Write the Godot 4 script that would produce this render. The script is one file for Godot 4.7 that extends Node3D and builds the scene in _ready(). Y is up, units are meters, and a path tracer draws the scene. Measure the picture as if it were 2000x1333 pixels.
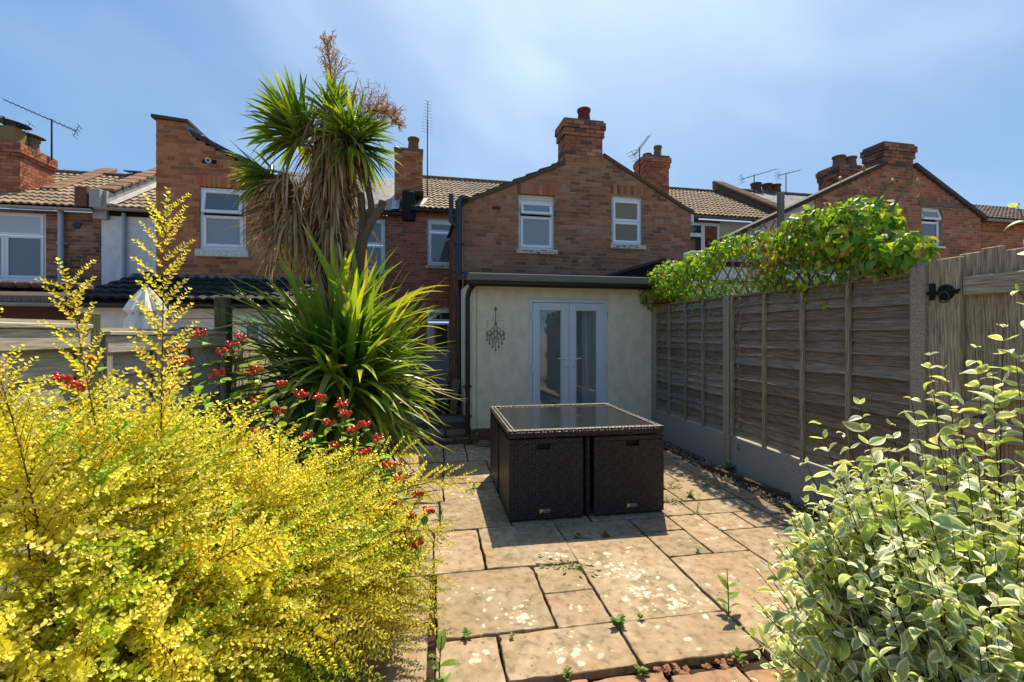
extends Node3D
# A back garden behind a brick terrace. Metres, y up. The camera stands over the origin and looks along -z.
# Two plan frames: the terrace is turned by HOUSE about y, the garden (fences, paving, table) by GARDEN; in both, x runs along the houses and -z away from the camera.

const HOUSE := 0.20944
const GARDEN := 0.16755
const EYE := 1.65

var rng := RandomNumberGenerator.new()
var names := {}
var M := {}
var T := {}

# ---------------------------------------------------------------- geometry collector
class Geo:
	var v := PackedVector3Array()
	var n := PackedVector3Array()
	var c := PackedColorArray()
	var t := PackedVector2Array()

	func tri(a: Vector3, b: Vector3, d: Vector3, col: Color) -> void:
		var nn := (d - a).cross(b - a).normalized()
		v.append(a); v.append(b); v.append(d)
		n.append(nn); n.append(nn); n.append(nn)
		c.append(col); c.append(col); c.append(col)
		t.append(Vector2(a.x, a.y)); t.append(Vector2(b.x, b.y)); t.append(Vector2(d.x, d.y))

	func tri3(a: Vector3, b: Vector3, d: Vector3, ca: Color, cb: Color, cd: Color) -> void:
		tri(a, b, d, ca)
		var k := c.size()
		c[k - 2] = cb; c[k - 1] = cd

	func quad(a: Vector3, b: Vector3, d: Vector3, e: Vector3, col: Color) -> void:
		tri(a, b, d, col)
		tri(a, d, e, col)

	func quad_uv(p: Array, uv: Array, col: Color) -> void:
		quad(p[0], p[1], p[2], p[3], col)
		var k := t.size() - 6
		t[k] = uv[0]; t[k + 1] = uv[1]; t[k + 2] = uv[2]; t[k + 3] = uv[0]; t[k + 4] = uv[2]; t[k + 5] = uv[3]

	func smooth_quad(p: Array, nn: Array, col: Color) -> void:
		for k in [0, 1, 2, 0, 2, 3]:
			v.append(p[k]); n.append(nn[k]); c.append(col); t.append(Vector2(p[k].x, p[k].y))

	func box(lo: Vector3, hi: Vector3, col: Color, xf := Transform3D()) -> void:
		var p := []
		for k in 8:
			p.append(xf * Vector3(hi.x if k & 1 else lo.x, hi.y if k & 2 else lo.y, hi.z if k & 4 else lo.z))
		quad(p[4], p[6], p[7], p[5], col)
		quad(p[1], p[3], p[2], p[0], col)
		quad(p[0], p[2], p[6], p[4], col)
		quad(p[5], p[7], p[3], p[1], col)
		quad(p[6], p[2], p[3], p[7], col)
		quad(p[0], p[4], p[5], p[1], col)

	# a box with chamfered edges
	func cbox(lo: Vector3, hi: Vector3, b: float, col: Color, xf := Transform3D()) -> void:
		var m := (lo + hi) * 0.5
		var h := (hi - lo) * 0.5
		var axes := [Vector3.RIGHT, Vector3.UP, Vector3.BACK]
		for a in 3:
			var u: Vector3 = axes[(a + 1) % 3]
			var w: Vector3 = axes[(a + 2) % 3]
			var hu: float = h[(a + 1) % 3] - b
			var hw: float = h[(a + 2) % 3] - b
			for s in [-1.0, 1.0]:
				var o: Vector3 = m + axes[a] * h[a] * s
				var q := [o - u * hu - w * hw, o + u * hu - w * hw, o + u * hu + w * hw, o - u * hu + w * hw]
				if s > 0:
					quad(xf * q[0], xf * q[3], xf * q[2], xf * q[1], col)
				else:
					quad(xf * q[0], xf * q[1], xf * q[2], xf * q[3], col)
		for a in 3:
			var i := (a + 1) % 3
			var j := (a + 2) % 3
			for s in [-1.0, 1.0]:
				for r in [-1.0, 1.0]:
					var p0 := Vector3(); p0[i] = s * h[i]; p0[j] = r * (h[j] - b); p0[a] = h[a] - b
					var p1 := p0; p1[i] = s * (h[i] - b); p1[j] = r * h[j]
					var p2 := p1; p2[a] = -p1[a]
					var p3 := p0; p3[a] = -p0[a]
					if s * r > 0:
						quad(xf * (m + p0), xf * (m + p1), xf * (m + p2), xf * (m + p3), col)
					else:
						quad(xf * (m + p3), xf * (m + p2), xf * (m + p1), xf * (m + p0), col)
		for k in 8:
			var s := Vector3(1 if k & 1 else -1, 1 if k & 2 else -1, 1 if k & 4 else -1)
			var ax := m + Vector3(s.x * h.x, s.y * (h.y - b), s.z * (h.z - b))
			var ay := m + Vector3(s.x * (h.x - b), s.y * h.y, s.z * (h.z - b))
			var az := m + Vector3(s.x * (h.x - b), s.y * (h.y - b), s.z * h.z)
			if s.x * s.y * s.z > 0:
				tri(xf * ax, xf * az, xf * ay, col)
			else:
				tri(xf * ax, xf * ay, xf * az, col)

	func tube(pts: Array, r0: float, r1: float, sides: int, col: Color, col2 = null, caps := true) -> void:
		var rings := []
		var norms := []
		var side := Vector3.ZERO
		for i in pts.size():
			var d: Vector3 = (pts[mini(i + 1, pts.size() - 1)] - pts[maxi(i - 1, 0)]).normalized()
			if side == Vector3.ZERO:
				side = d.cross(Vector3.UP if absf(d.y) < 0.9 else Vector3.RIGHT).normalized()
			side = (side - d * side.dot(d)).normalized()
			var up := d.cross(side)
			var r := lerpf(r0, r1, float(i) / maxi(1, pts.size() - 1))
			var ring := []
			var nr := []
			for k in sides:
				var a := TAU * k / sides
				var dir := side * cos(a) + up * sin(a)
				ring.append(pts[i] + dir * r)
				nr.append(dir)
			rings.append(ring); norms.append(nr)
		for i in pts.size() - 1:
			var cc: Color = col if col2 == null else col.lerp(col2, float(i) / (pts.size() - 1))
			for k in sides:
				var j := (k + 1) % sides
				smooth_quad([rings[i][k], rings[i + 1][k], rings[i + 1][j], rings[i][j]], [norms[i][k], norms[i + 1][k], norms[i + 1][j], norms[i][j]], cc)
		if caps:
			for e in [0, pts.size() - 1]:
				for k in range(1, sides - 1):
					if e == 0:
						tri(rings[e][0], rings[e][k], rings[e][k + 1], col)
					else:
						tri(rings[e][0], rings[e][k + 1], rings[e][k], col)

	# a solid of revolution about the local y axis: profile of (radius, height)
	func lathe(prof: Array, sides: int, col: Color, xf := Transform3D()) -> void:
		for i in prof.size() - 1:
			var a: Vector2 = prof[i]
			var b: Vector2 = prof[i + 1]
			var sl := Vector2(b.y - a.y, a.x - b.x).normalized()
			for k in sides:
				var q := []
				var nn := []
				for e in [[a, k], [a, k + 1], [b, k + 1], [b, k]]:
					var an: float = TAU * e[1] / sides
					q.append(xf * Vector3(cos(an) * e[0].x, e[0].y, sin(an) * e[0].x))
					nn.append(xf.basis * Vector3(cos(an) * sl.x, sl.y, sin(an) * sl.x))
				smooth_quad(q, nn, col)

	# a flat outline in the xy plane drawn out from z0 to z1
	func prism(poly: PackedVector2Array, z0: float, z1: float, col: Color, xf := Transform3D()) -> void:
		var idx := Geometry2D.triangulate_polygon(poly)
		for k in range(0, idx.size(), 3):
			var a := poly[idx[k]]
			var b := poly[idx[k + 1]]
			var d := poly[idx[k + 2]]
			if (b - a).cross(d - a) > 0:
				var e := b; b = d; d = e
			tri(xf * Vector3(a.x, a.y, z1), xf * Vector3(b.x, b.y, z1), xf * Vector3(d.x, d.y, z1), col)
			tri(xf * Vector3(a.x, a.y, z0), xf * Vector3(d.x, d.y, z0), xf * Vector3(b.x, b.y, z0), col)
		var area := 0.0
		for k in poly.size():
			area += poly[k].cross(poly[(k + 1) % poly.size()])
		for k in poly.size():
			var a := poly[k]
			var b := poly[(k + 1) % poly.size()]
			if area < 0:
				var e := a; a = b; b = e
			quad(xf * Vector3(a.x, a.y, z0), xf * Vector3(a.x, a.y, z1), xf * Vector3(b.x, b.y, z1), xf * Vector3(b.x, b.y, z0), col)

	func add(o: Geo, xf: Transform3D, tint := Color.WHITE) -> void:
		for k in o.v.size():
			v.append(xf * o.v[k])
			n.append((xf.basis * o.n[k]).normalized())
			c.append(o.c[k] * tint)
			t.append(o.t[k])

	func mesh() -> ArrayMesh:
		var a := []
		a.resize(Mesh.ARRAY_MAX)
		a[Mesh.ARRAY_VERTEX] = v
		a[Mesh.ARRAY_NORMAL] = n
		a[Mesh.ARRAY_COLOR] = c
		a[Mesh.ARRAY_TEX_UV] = t
		var m := ArrayMesh.new()
		m.add_surface_from_arrays(Mesh.PRIMITIVE_TRIANGLES, a)
		return m

# ---------------------------------------------------------------- naming and parenting
func numbered(called: String) -> String:
	var k: int = names.get(called, 0)
	names[called] = k + 1
	return called if k == 0 else "%s_%03d" % [called, k]

func tag(o: Node, label := "", category := "", group := "", kind := "") -> void:
	if label: o.set_meta("label", label)
	if category: o.set_meta("category", category)
	if group: o.set_meta("group", group)
	if kind: o.set_meta("kind", kind)

func thing(called: String, label: String, category: String, at := Vector3.ZERO, turn := 0.0, group := "") -> Node3D:
	var o := Node3D.new()
	o.name = numbered(called)
	add_child(o)
	o.position = at
	o.rotation.y = turn
	tag(o, label, category, group)
	return o

func sub(parent: Node, called: String) -> Node3D:
	var o := Node3D.new()
	o.name = called
	parent.add_child(o, true)
	return o

func part(parent: Node, called: String, what, mat: Material, xf := Transform3D(), kind := "") -> MeshInstance3D:
	var o := MeshInstance3D.new()
	o.name = called if parent != self else numbered(called)
	o.mesh = what.mesh() if what is Geo else what
	o.material_override = mat
	o.transform = xf
	parent.add_child(o, true)
	if kind: o.set_meta("kind", kind)
	return o

func multi(parent: Node, called: String, mesh: Mesh, mat: Material, xfs: Array, cols: Array) -> MultiMeshInstance3D:
	var mm := MultiMesh.new()
	mm.transform_format = MultiMesh.TRANSFORM_3D
	mm.use_colors = true
	mm.mesh = mesh
	mm.instance_count = xfs.size()
	for k in xfs.size():
		mm.set_instance_transform(k, xfs[k])
		mm.set_instance_color(k, cols[k])
	var o := MultiMeshInstance3D.new()
	o.name = called
	o.multimesh = mm
	o.material_override = mat
	o.set_meta("kind", "stuff")
	parent.add_child(o, true)
	return o

func aim(dir: Vector3, sag := Vector3.DOWN) -> Basis:
	var y := dir.normalized()
	var z := sag - y * y.dot(sag)
	if z.length() < 0.05:
		z = Vector3(0.3, 0.1, 1.0)
		z -= y * y.dot(z)
	z = z.normalized()
	return Basis(y.cross(z), y, z)

func rv(k := 1.0) -> Vector3:
	return Vector3(rng.randf_range(-k, k), rng.randf_range(-k, k), rng.randf_range(-k, k))

func jit(col: Color, k: float) -> Color:
	var f := 1.0 + rng.randf_range(-k, k)
	return Color(col.r * f * (1.0 + rng.randf_range(-k, k) * 0.3), col.g * f, col.b * f * (1.0 + rng.randf_range(-k, k) * 0.3))

# garden plan -> world
func G(p: float, y: float, q: float) -> Vector3:
	return Basis(Vector3.UP, GARDEN) * Vector3(p, y, -q)

# ---------------------------------------------------------------- textures and materials
func noise_tex(size: int, freq: float, octaves: int, lo: float, hi: float, sd: int, gain := 0.5) -> NoiseTexture2D:
	var f := FastNoiseLite.new()
	f.noise_type = FastNoiseLite.TYPE_SIMPLEX_SMOOTH
	f.frequency = freq
	f.fractal_octaves = octaves
	f.fractal_gain = gain
	f.seed = sd
	var g := Gradient.new()
	g.set_color(0, Color(lo, lo, lo))
	g.set_color(1, Color(hi, hi, hi))
	var t := NoiseTexture2D.new()
	t.width = size; t.height = size
	t.seamless = true
	t.noise = f
	t.color_ramp = g
	return t

func ramp_tex(size: int, freq: float, octaves: int, cols: Array, stops: Array, sd: int) -> NoiseTexture2D:
	var t := noise_tex(size, freq, octaves, 0, 1, sd, 0.55)
	var g := Gradient.new()
	g.offsets = PackedFloat32Array(stops)
	g.colors = PackedColorArray(cols)
	t.color_ramp = g
	return t

func mat(rough: float, tex: Texture2D = null, scale := Vector3.ONE, bump: Texture2D = null, depth := 0.3, spec := 0.5, world := false) -> StandardMaterial3D:
	var m := StandardMaterial3D.new()
	m.vertex_color_use_as_albedo = true
	m.roughness = rough
	m.metallic_specular = spec
	m.cull_mode = BaseMaterial3D.CULL_DISABLED
	if tex or bump:
		m.uv1_triplanar = true
		m.uv1_world_triplanar = world
		m.uv1_scale = scale
	if tex: m.albedo_texture = tex
	if bump:
		m.heightmap_enabled = true
		m.heightmap_texture = bump
		m.heightmap_scale = depth
	return m

func leaf_mat(rough: float, through: Color, spec := 0.4) -> StandardMaterial3D:
	var m := mat(rough, null, Vector3.ONE, null, 0, spec)
	m.backlight_enabled = true
	m.backlight = through
	return m

func materials() -> void:
	T.fine = noise_tex(512, 0.03, 5, 0.72, 1.0, 3, 0.6)
	T.blotch = noise_tex(512, 0.008, 6, 0.6, 1.0, 5, 0.6)
	T.bump = noise_tex(512, 0.05, 5, 0, 1, 7, 0.6)
	T.grit = noise_tex(512, 0.12, 3, 0.0, 1.0, 9, 0.7)
	T.wood = noise_tex(512, 0.02, 6, 0.48, 1.0, 11, 0.6)
	T.pit = noise_tex(512, 0.06, 5, 0.5, 1.0, 17, 0.65)
	T.soft = noise_tex(512, 0.008, 6, 0.88, 1.0, 25, 0.6)
	T.pale = noise_tex(512, 0.02, 6, 0.62, 1.0, 11, 0.65)
	T.lichen = ramp_tex(512, 0.02, 5, [Color(1, 1, 1), Color(1, 1, 1), Color(0.62, 0.66, 0.5)], [0.0, 0.5, 0.75], 13)
	M.brick = mat(0.92, T.fine, Vector3(4, 4, 4), T.bump, 0.35, 0.3, true)
	M.mortar = mat(0.95, T.fine, Vector3(3, 3, 3), T.grit, 0.2, 0.2, true)
	M.tile = mat(0.85, T.blotch, Vector3(2.5, 2.5, 2.5), T.grit, 0.2, 0.4, true)
	M.slate = mat(0.5, T.blotch, Vector3(2, 2, 2), T.bump, 0.15, 0.5, true)
	M.concrete = mat(0.95, T.pit, Vector3(2.6, 1.8, 2.6), T.grit, 0.4, 0.2)
	M.render = mat(0.9, T.soft, Vector3(0.9, 0.6, 0.9), T.bump, 0.12, 0.25)
	M.felt = mat(0.95, T.fine, Vector3(3, 3, 3), T.grit, 0.3, 0.25)
	M.upvc = mat(0.28, null, Vector3.ONE, null, 0, 0.5)
	M.paint = mat(0.6, T.lichen, Vector3(3, 3, 3), null, 0, 0.4)
	M.plain = mat(0.7)
	M.black = mat(0.4, null, Vector3.ONE, null, 0, 0.5)
	M.lead = mat(0.55, T.blotch, Vector3(2, 2, 2), null, 0, 0.5)
	M.board = mat(0.9, T.wood, Vector3(0.35, 7, 7), T.wood, 0.25, 0.2)
	M.silver = mat(0.9, T.pale, Vector3(0.35, 7, 7), T.wood, 0.25, 0.2)
	M.upright = mat(0.9, T.wood, Vector3(8, 0.4, 8), T.wood, 0.25, 0.2)
	M.soil = mat(1.0, T.blotch, Vector3(1.5, 1.5, 1.5), T.grit, 1.2, 0.1, true)
	M.stone = mat(0.9, T.fine, Vector3(3, 3, 3), T.bump, 0.4, 0.25, true)
	M.bark = mat(0.95, T.wood, Vector3(10, 3, 10), T.bump, 0.8, 0.2)
	M.metal = mat(0.35, null, Vector3.ONE, null, 0, 0.5)
	M.metal.metallic = 0.8
	M.iron = mat(0.6, T.fine, Vector3(6, 6, 6), null, 0, 0.4)
	M.cloth = mat(0.9, T.fine, Vector3(8, 8, 8), null, 0, 0.3)
	M.pane = mat(0.05, null, Vector3.ONE, null, 0, 0.7)
	M.glass = StandardMaterial3D.new()
	M.glass.transparency = BaseMaterial3D.TRANSPARENCY_ALPHA
	M.glass.albedo_color = Color(0.75, 0.85, 0.85, 0.06)
	M.glass.roughness = 0.02
	M.glass.metallic_specular = 0.85
	M.dark_glass = mat(0.07, null, Vector3.ONE, null, 0, 0.6)
	M.gold = leaf_mat(0.42, Color(0.95, 0.93, 0.7))
	M.cream = leaf_mat(0.42, Color(0.85, 0.85, 0.6))
	M.green = leaf_mat(0.42, Color(0.95, 0.95, 0.55))
	M.sword = leaf_mat(0.38, Color(0.9, 0.9, 0.5))
	M.dead = leaf_mat(0.8, Color(0.75, 0.7, 0.6), 0.2)
	M.berry = mat(0.25, null, Vector3.ONE, null, 0, 0.5)

# ---------------------------------------------------------------- camera, sky, sun
func camera_and_light() -> void:
	var cam := Camera3D.new()
	cam.name = "camera"
	cam.projection = Camera3D.PROJECTION_FRUSTUM
	cam.near = 0.1
	cam.far = 400.0
	cam.size = 0.1 * 1333.0 / 889.0
	cam.frustum_offset = Vector2(0, -0.1 * 16.5 / 889.0)
	cam.position = Vector3(0, EYE, 0)
	add_child(cam)
	cam.current = true

	var to_sun := Vector3(0.125, 0.79, -0.475).normalized()
	var sun := DirectionalLight3D.new()
	sun.name = "sun"
	add_child(sun)
	sun.look_at_from_position(to_sun * 50.0, Vector3.ZERO)
	sun.light_energy = 0.68
	sun.light_angular_distance = 0.5
	sun.light_color = Color(1.0, 0.945, 0.83)
	sun.shadow_enabled = true

	var e := Environment.new()
	e.background_mode = Environment.BG_SKY
	e.sky = Sky.new()
	var sm := PanoramaSkyMaterial.new()
	sm.panorama = ImageTexture.create_from_image(sky_picture(to_sun))
	e.sky.sky_material = sm
	e.background_energy_multiplier = 1.0
	e.tonemap_mode = Environment.TONE_MAPPER_LINEAR
	e.tonemap_exposure = 3.8
	e.sdfgi_enabled = true
	e.ssao_enabled = true
	e.ssil_enabled = true
	var w := WorldEnvironment.new()
	w.name = "world"
	w.environment = e
	add_child(w)

# clear summer air, whiter towards the sun and the horizon, with a few thin veils of high cloud
func sky_picture(to_sun: Vector3) -> Image:
	var im := Image.create(768, 384, false, Image.FORMAT_RGBAF)
	var f := FastNoiseLite.new()
	f.noise_type = FastNoiseLite.TYPE_SIMPLEX_SMOOTH
	f.frequency = 1.1
	f.fractal_octaves = 5
	f.seed = 21
	for j in 384:
		var el := PI * 0.5 - PI * (j + 0.5) / 384.0
		for i in 768:
			var az := TAU * (i + 0.5) / 768.0
			var d := Vector3(sin(az) * cos(el), sin(el), -cos(az) * cos(el))
			var h := maxf(d.y, 0.0)
			var col := Color(0.022, 0.066, 0.160).lerp(Color(0.104, 0.175, 0.258), pow(1.0 - h, 2.3))
			var g := acos(clampf(d.dot(to_sun), -1, 1))
			var glow := 0.9 * exp(-g * g / 0.03) + 0.34 * exp(-g * g / 0.30)
			var veil := clampf(f.get_noise_3d(d.x * 2.0 + d.y * 1.5, d.y * 3.0, d.z * 1.6) * 1.1 + 0.1, 0.0, 1.0)
			glow += veil * 0.11 * (0.15 + exp(-g * g / 0.5))
			col = Color(col.r + glow * 0.72, col.g + glow * 0.72, col.b + glow * 0.58)
			if d.y < 0.0:
				col = Color(0.20, 0.19, 0.16)
			im.set_pixel(i, j, Color(col.r, col.g, col.b, 1.0))
	return im

# ---------------------------------------------------------------- brickwork
func spans_at(poly: PackedVector2Array, y: float, holes: Array) -> Array:
	var xs := []
	for k in poly.size():
		var a := poly[k]
		var b := poly[(k + 1) % poly.size()]
		if (a.y <= y) != (b.y <= y):
			xs.append(a.x + (b.x - a.x) * (y - a.y) / (b.y - a.y))
	xs.sort()
	var out := []
	for k in range(0, xs.size() - 1, 2):
		out.append([xs[k], xs[k + 1]])
	for h in holes:
		if y < h.position.y or y > h.end.y:
			continue
		var next := []
		for s in out:
			if h.end.x <= s[0] or h.position.x >= s[1]:
				next.append(s)
				continue
			if h.position.x > s[0]: next.append([s[0], h.position.x])
			if h.end.x < s[1]: next.append([h.end.x, s[1]])
		out = next
	return out

var brick_meshes := {}
func brick_mesh(size: float, tone: Color) -> ArrayMesh:
	var key := [size, tone]
	if not brick_meshes.has(key):
		var g := Geo.new()
		g.cbox(Vector3(-size / 2, -0.0325, -0.018), Vector3(size / 2, 0.0325, 0.007), 0.004, tone)
		brick_meshes[key] = g.mesh()
	return brick_meshes[key]

# A wall in the plane z of its parent: a mortar core, up to `keep` bricks near `focus` as parts, the other bricks joined.
func brick_wall(parent: Node3D, poly: PackedVector2Array, z: float, holes: Array, tones: Array, keep: int, focus: Vector2, arched := true, depth := 0.2, xf := Transform3D(), mortar := Color(0.52, 0.42, 0.33)) -> void:
	var core := Geo.new()
	var rest := Geo.new()
	var lo := poly[0]
	var hi := poly[0]
	for p in poly:
		lo = lo.min(p); hi = hi.max(p)
	var solid := holes.duplicate()
	if arched:
		for h in holes:
			solid.append(Rect2(h.position.x - 0.04, h.end.y, h.size.x + 0.08, 0.21))
	# bricks of one firing lie together: paler and darker drifts across the wall
	var ranked := tones.duplicate()
	ranked.sort_custom(func(p, q): return p.get_luminance() < q.get_luminance())
	var soot := FastNoiseLite.new()
	soot.seed = int(absf(lo.x) * 31.0)
	soot.frequency = 0.9
	soot.fractal_octaves = 3
	var list := []
	var row := 0
	var y := lo.y
	while y < hi.y:
		for s in spans_at(poly, y + 0.0375, holes):
			core.box(Vector3(s[0], y, z - depth), Vector3(s[1], y + 0.075, z), mortar, xf)
		var header: bool = row % 4 == 2
		var step := 0.1125 if header else 0.225
		var off := 0.056 if header else (0.1125 if row % 2 else 0.0)
		for s in spans_at(poly, y + 0.0375, solid):
			var a: float = lo.x + off - step + floorf((s[0] - lo.x - off + step) / step) * step
			while a < s[1]:
				var b0 := maxf(a + 0.005, s[0])
				var b1 := minf(a + step - 0.005, s[1])
				if b1 - b0 > 0.025:
					list.append([(b0 + b1) / 2, y + 0.0375, b1 - b0, not header and b1 - b0 > 0.214])
				a += step
		y += 0.075
		row += 1
	list.sort_custom(func(p, q): return Vector2(p[0], p[1]).distance_squared_to(focus) < Vector2(q[0], q[1]).distance_squared_to(focus))
	for b in list:
		var drift := soot.get_noise_2d(b[0], b[1] * 1.4) * 0.55 + rng.randf_range(-0.42, 0.42)
		var tone: Color = ranked[clampi(int((drift + 0.5) * ranked.size()), 0, ranked.size() - 1)]
		var at := Vector3(b[0] + rng.randf_range(-0.0015, 0.0015), b[1] + rng.randf_range(-0.0015, 0.0015), z + rng.randf_range(-0.002, 0.002))
		if keep > 0 and b[3]:
			keep -= 1
			part(parent, "brick", brick_mesh(0.215, tone), M.brick, xf * Transform3D(Basis(), at))
		else:
			var col := jit(tone, 0.12)
			var e := Vector3(b[2] / 2, 0.0325, 0)
			var p := [at + Vector3(-e.x, -e.y, 0.007), at + Vector3(-e.x, e.y, 0.007), at + Vector3(e.x, e.y, 0.007), at + Vector3(e.x, -e.y, 0.007)]
			var q := []
			for k in 4:
				q.append(xf * (p[k] - Vector3(0, 0, 0.012)))
				p[k] = xf * p[k]
			rest.quad(p[0], p[1], p[2], p[3], col)
			for k in 4:
				rest.quad(p[k], q[k], q[(k + 1) % 4], p[(k + 1) % 4], col)
	if arched:
		for h in holes:
			var k := 0
			var x: float = h.position.x - 0.03
			while x < h.end.x + 0.02:
				rest.box(Vector3(x, h.end.y + 0.005, z - 0.01), Vector3(x + 0.064, h.end.y + 0.205, z + 0.008), jit(tones[rng.randi() % tones.size()], 0.12) * Color(1.1, 0.95, 0.9), xf)
				x += 0.074
				k += 1
	part(parent, "mortar", core, M.mortar)
	part(parent, "brickwork", rest, M.brick, Transform3D(), "stuff")

# four faces of a chimney stack, with a projecting head
func brick_stack(parent: Node3D, called: String, s0: float, s1: float, y0: float, y1: float, c0: float, c1: float, tones: Array, head := true) -> Node3D:
	var st := sub(parent, called)
	var g := Geo.new()
	var core := Geo.new()
	var y := y0
	var row := 0
	core.box(Vector3(s0, y0, -c1), Vector3(s1, y1 - 0.004, -c0), Color(0.22, 0.18, 0.14))
	while y < y1 - 0.03:
		var o := 0.0
		if head and y > y1 - 0.33: o = 0.03
		if head and y > y1 - 0.2: o = 0.055
		for face in 4:
			var l: float = (s1 - s0 if face % 2 == 0 else c1 - c0) + 2 * o
			var a := -(0.1125 if row % 2 else 0.0)
			while a < l:
				var b0 := maxf(a + 0.005, 0.0)
				var b1 := minf(a + 0.22, l)
				if b1 - b0 > 0.03:
					var tone := jit(tones[rng.randi() % tones.size()], 0.15)
					var lo: Vector3
					var hi: Vector3
					match face:
						0: lo = Vector3(s0 - o + b0, y, -c0 - 0.1); hi = Vector3(s0 - o + b1, y + 0.066, -c0 + o + 0.007)
						1: lo = Vector3(s0 - o - 0.007, y, -c1 - o + b0); hi = Vector3(s0 + 0.1, y + 0.066, -c1 - o + b1)
						2: lo = Vector3(s0 - o + b0, y, -c1 - o - 0.007); hi = Vector3(s0 - o + b1, y + 0.066, -c1 + 0.1)
						_: lo = Vector3(s1 - 0.1, y, -c1 - o + b0); hi = Vector3(s1 + o + 0.007, y + 0.066, -c1 - o + b1)
					var inset := Vector3(0.001, 0, 0.001) * (1 + face)
					g.box(lo + inset, hi - inset, tone)
				a += 0.225
		y += 0.075
		row += 1
	core.box(Vector3(s0 - 0.02, y1 - 0.02, -c1 - 0.02), Vector3(s1 + 0.02, y1 + 0.04, -c0 + 0.02), Color(0.2, 0.18, 0.15))
	part(st, "mortar", core, M.mortar)
	part(st, "brickwork", g, M.brick, Transform3D(), "stuff")
	return st

func pot(parent: Node3D, at: Vector3, r: float, h: float, col: Color, tilt := 0.0) -> void:
	var g := Geo.new()
	g.lathe([Vector2(r * 1.1, 0), Vector2(r * 1.1, h * 0.12), Vector2(r, h * 0.16), Vector2(r * 0.86, h * 0.8), Vector2(r * 1.02, h * 0.83), Vector2(r * 1.05, h * 0.97), Vector2(r * 0.95, h), Vector2(r * 0.75, h), Vector2(r * 0.72, h * 0.6), Vector2(0, h * 0.58)], 16, col)
	part(parent, "chimney_pot", g, M.concrete, Transform3D(Basis(Vector3.BACK, tilt), at))

# ---------------------------------------------------------------- windows
func bars(g: Geo, r: Rect2, z0: float, z1: float, w: float, col: Color) -> void:
	g.cbox(Vector3(r.position.x, r.position.y, z0), Vector3(r.position.x + w, r.end.y, z1), 0.006, col)
	g.cbox(Vector3(r.end.x - w, r.position.y, z0), Vector3(r.end.x, r.end.y, z1), 0.006, col)
	g.cbox(Vector3(r.position.x + w - 0.001, r.position.y + 0.0005, z0 + 0.001), Vector3(r.end.x - w + 0.001, r.position.y + w, z1 - 0.001), 0.006, col)
	g.cbox(Vector3(r.position.x + w - 0.001, r.end.y - w, z0 + 0.001), Vector3(r.end.x - w + 0.001, r.end.y - 0.0005, z1 - 0.001), 0.006, col)

# layout: [x0, y0, x1, y1 as fractions of the opening, colour behind the pane, how far a top-hung sash stands open]
func window(parent: Node3D, r: Rect2, z: float, layout: Array, sill := "stone", back := 0.1, head := 0.0) -> Node3D:
	var w := sub(parent, "window")
	var white := Color(0.74, 0.75, 0.77)
	var g := Geo.new()
	var rr := Rect2(r.position, r.size - Vector2(0, head))
	bars(g, rr, z - back - 0.05, z - back + 0.012, 0.05, white)
	if head > 0:
		g.box(Vector3(r.position.x, r.end.y - head, z - back - 0.05), Vector3(r.end.x, r.end.y, z - back + 0.012), Color(0.62, 0.57, 0.42))
	var inner := rr.grow(-0.046)
	for l in layout:
		var q := Rect2(inner.position + inner.size * Vector2(l[0], l[1]), inner.size * Vector2(l[2] - l[0], l[3] - l[1]))
		var sash := Geo.new()
		var off := Vector3(q.position.x, q.end.y, z - back)
		var loc := Rect2(0, -q.size.y, q.size.x, q.size.y)
		bars(sash, loc, -0.012, 0.03, 0.055, white)
		var xf := Transform3D(Basis(Vector3.RIGHT, -l[5]), off + Vector3(0, 0, 0.006))
		part(w, "sash", sash, M.upvc, xf)
		var p := Geo.new()
		p.box(Vector3(0.05, -q.size.y + 0.05, 0.0), Vector3(q.size.x - 0.05, -0.05, 0.008), l[4])
		part(w, "pane", p, M.pane, xf)
		if l[5] > 0:
			g.box(Vector3(q.position.x, q.position.y, z - back - 0.08), Vector3(q.end.x, q.end.y, z - back - 0.06), Color(0.015, 0.013, 0.01))  # near-black sheet, painted shade of the unlit room behind the open sash
	part(w, "frame", g, M.upvc)
	var s := Geo.new()
	if sill == "stone":
		s.cbox(Vector3(r.position.x - 0.05, r.position.y - 0.095, z - back - 0.02), Vector3(r.end.x + 0.05, r.position.y - 0.004, z + 0.075), 0.012, Color(0.62, 0.56, 0.45))
		for k in 14:
			var x := rng.randf_range(r.position.x - 0.04, r.end.x - 0.03)
			var yy := r.position.y - rng.randf_range(0.03, 0.085)
			s.box(Vector3(x, yy, z + 0.06), Vector3(x + rng.randf_range(0.02, 0.09), yy + rng.randf_range(0.008, 0.02), z + 0.0765), Color(0.16, 0.12, 0.09))
		part(w, "sill", s, M.paint)
	elif sill == "white":
		s.cbox(Vector3(r.position.x - 0.05, r.position.y - 0.13, z - back - 0.02), Vector3(r.end.x + 0.05, r.position.y - 0.004, z + 0.07), 0.012, Color(0.7, 0.7, 0.7))
		part(w, "sill", s, M.paint)
	elif sill == "plastic":
		s.cbox(Vector3(r.position.x - 0.03, r.position.y - 0.045, z - back - 0.02), Vector3(r.end.x + 0.03, r.position.y - 0.003, z + 0.05), 0.008, white)
		part(w, "sill", s, M.upvc)
	return w

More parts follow.
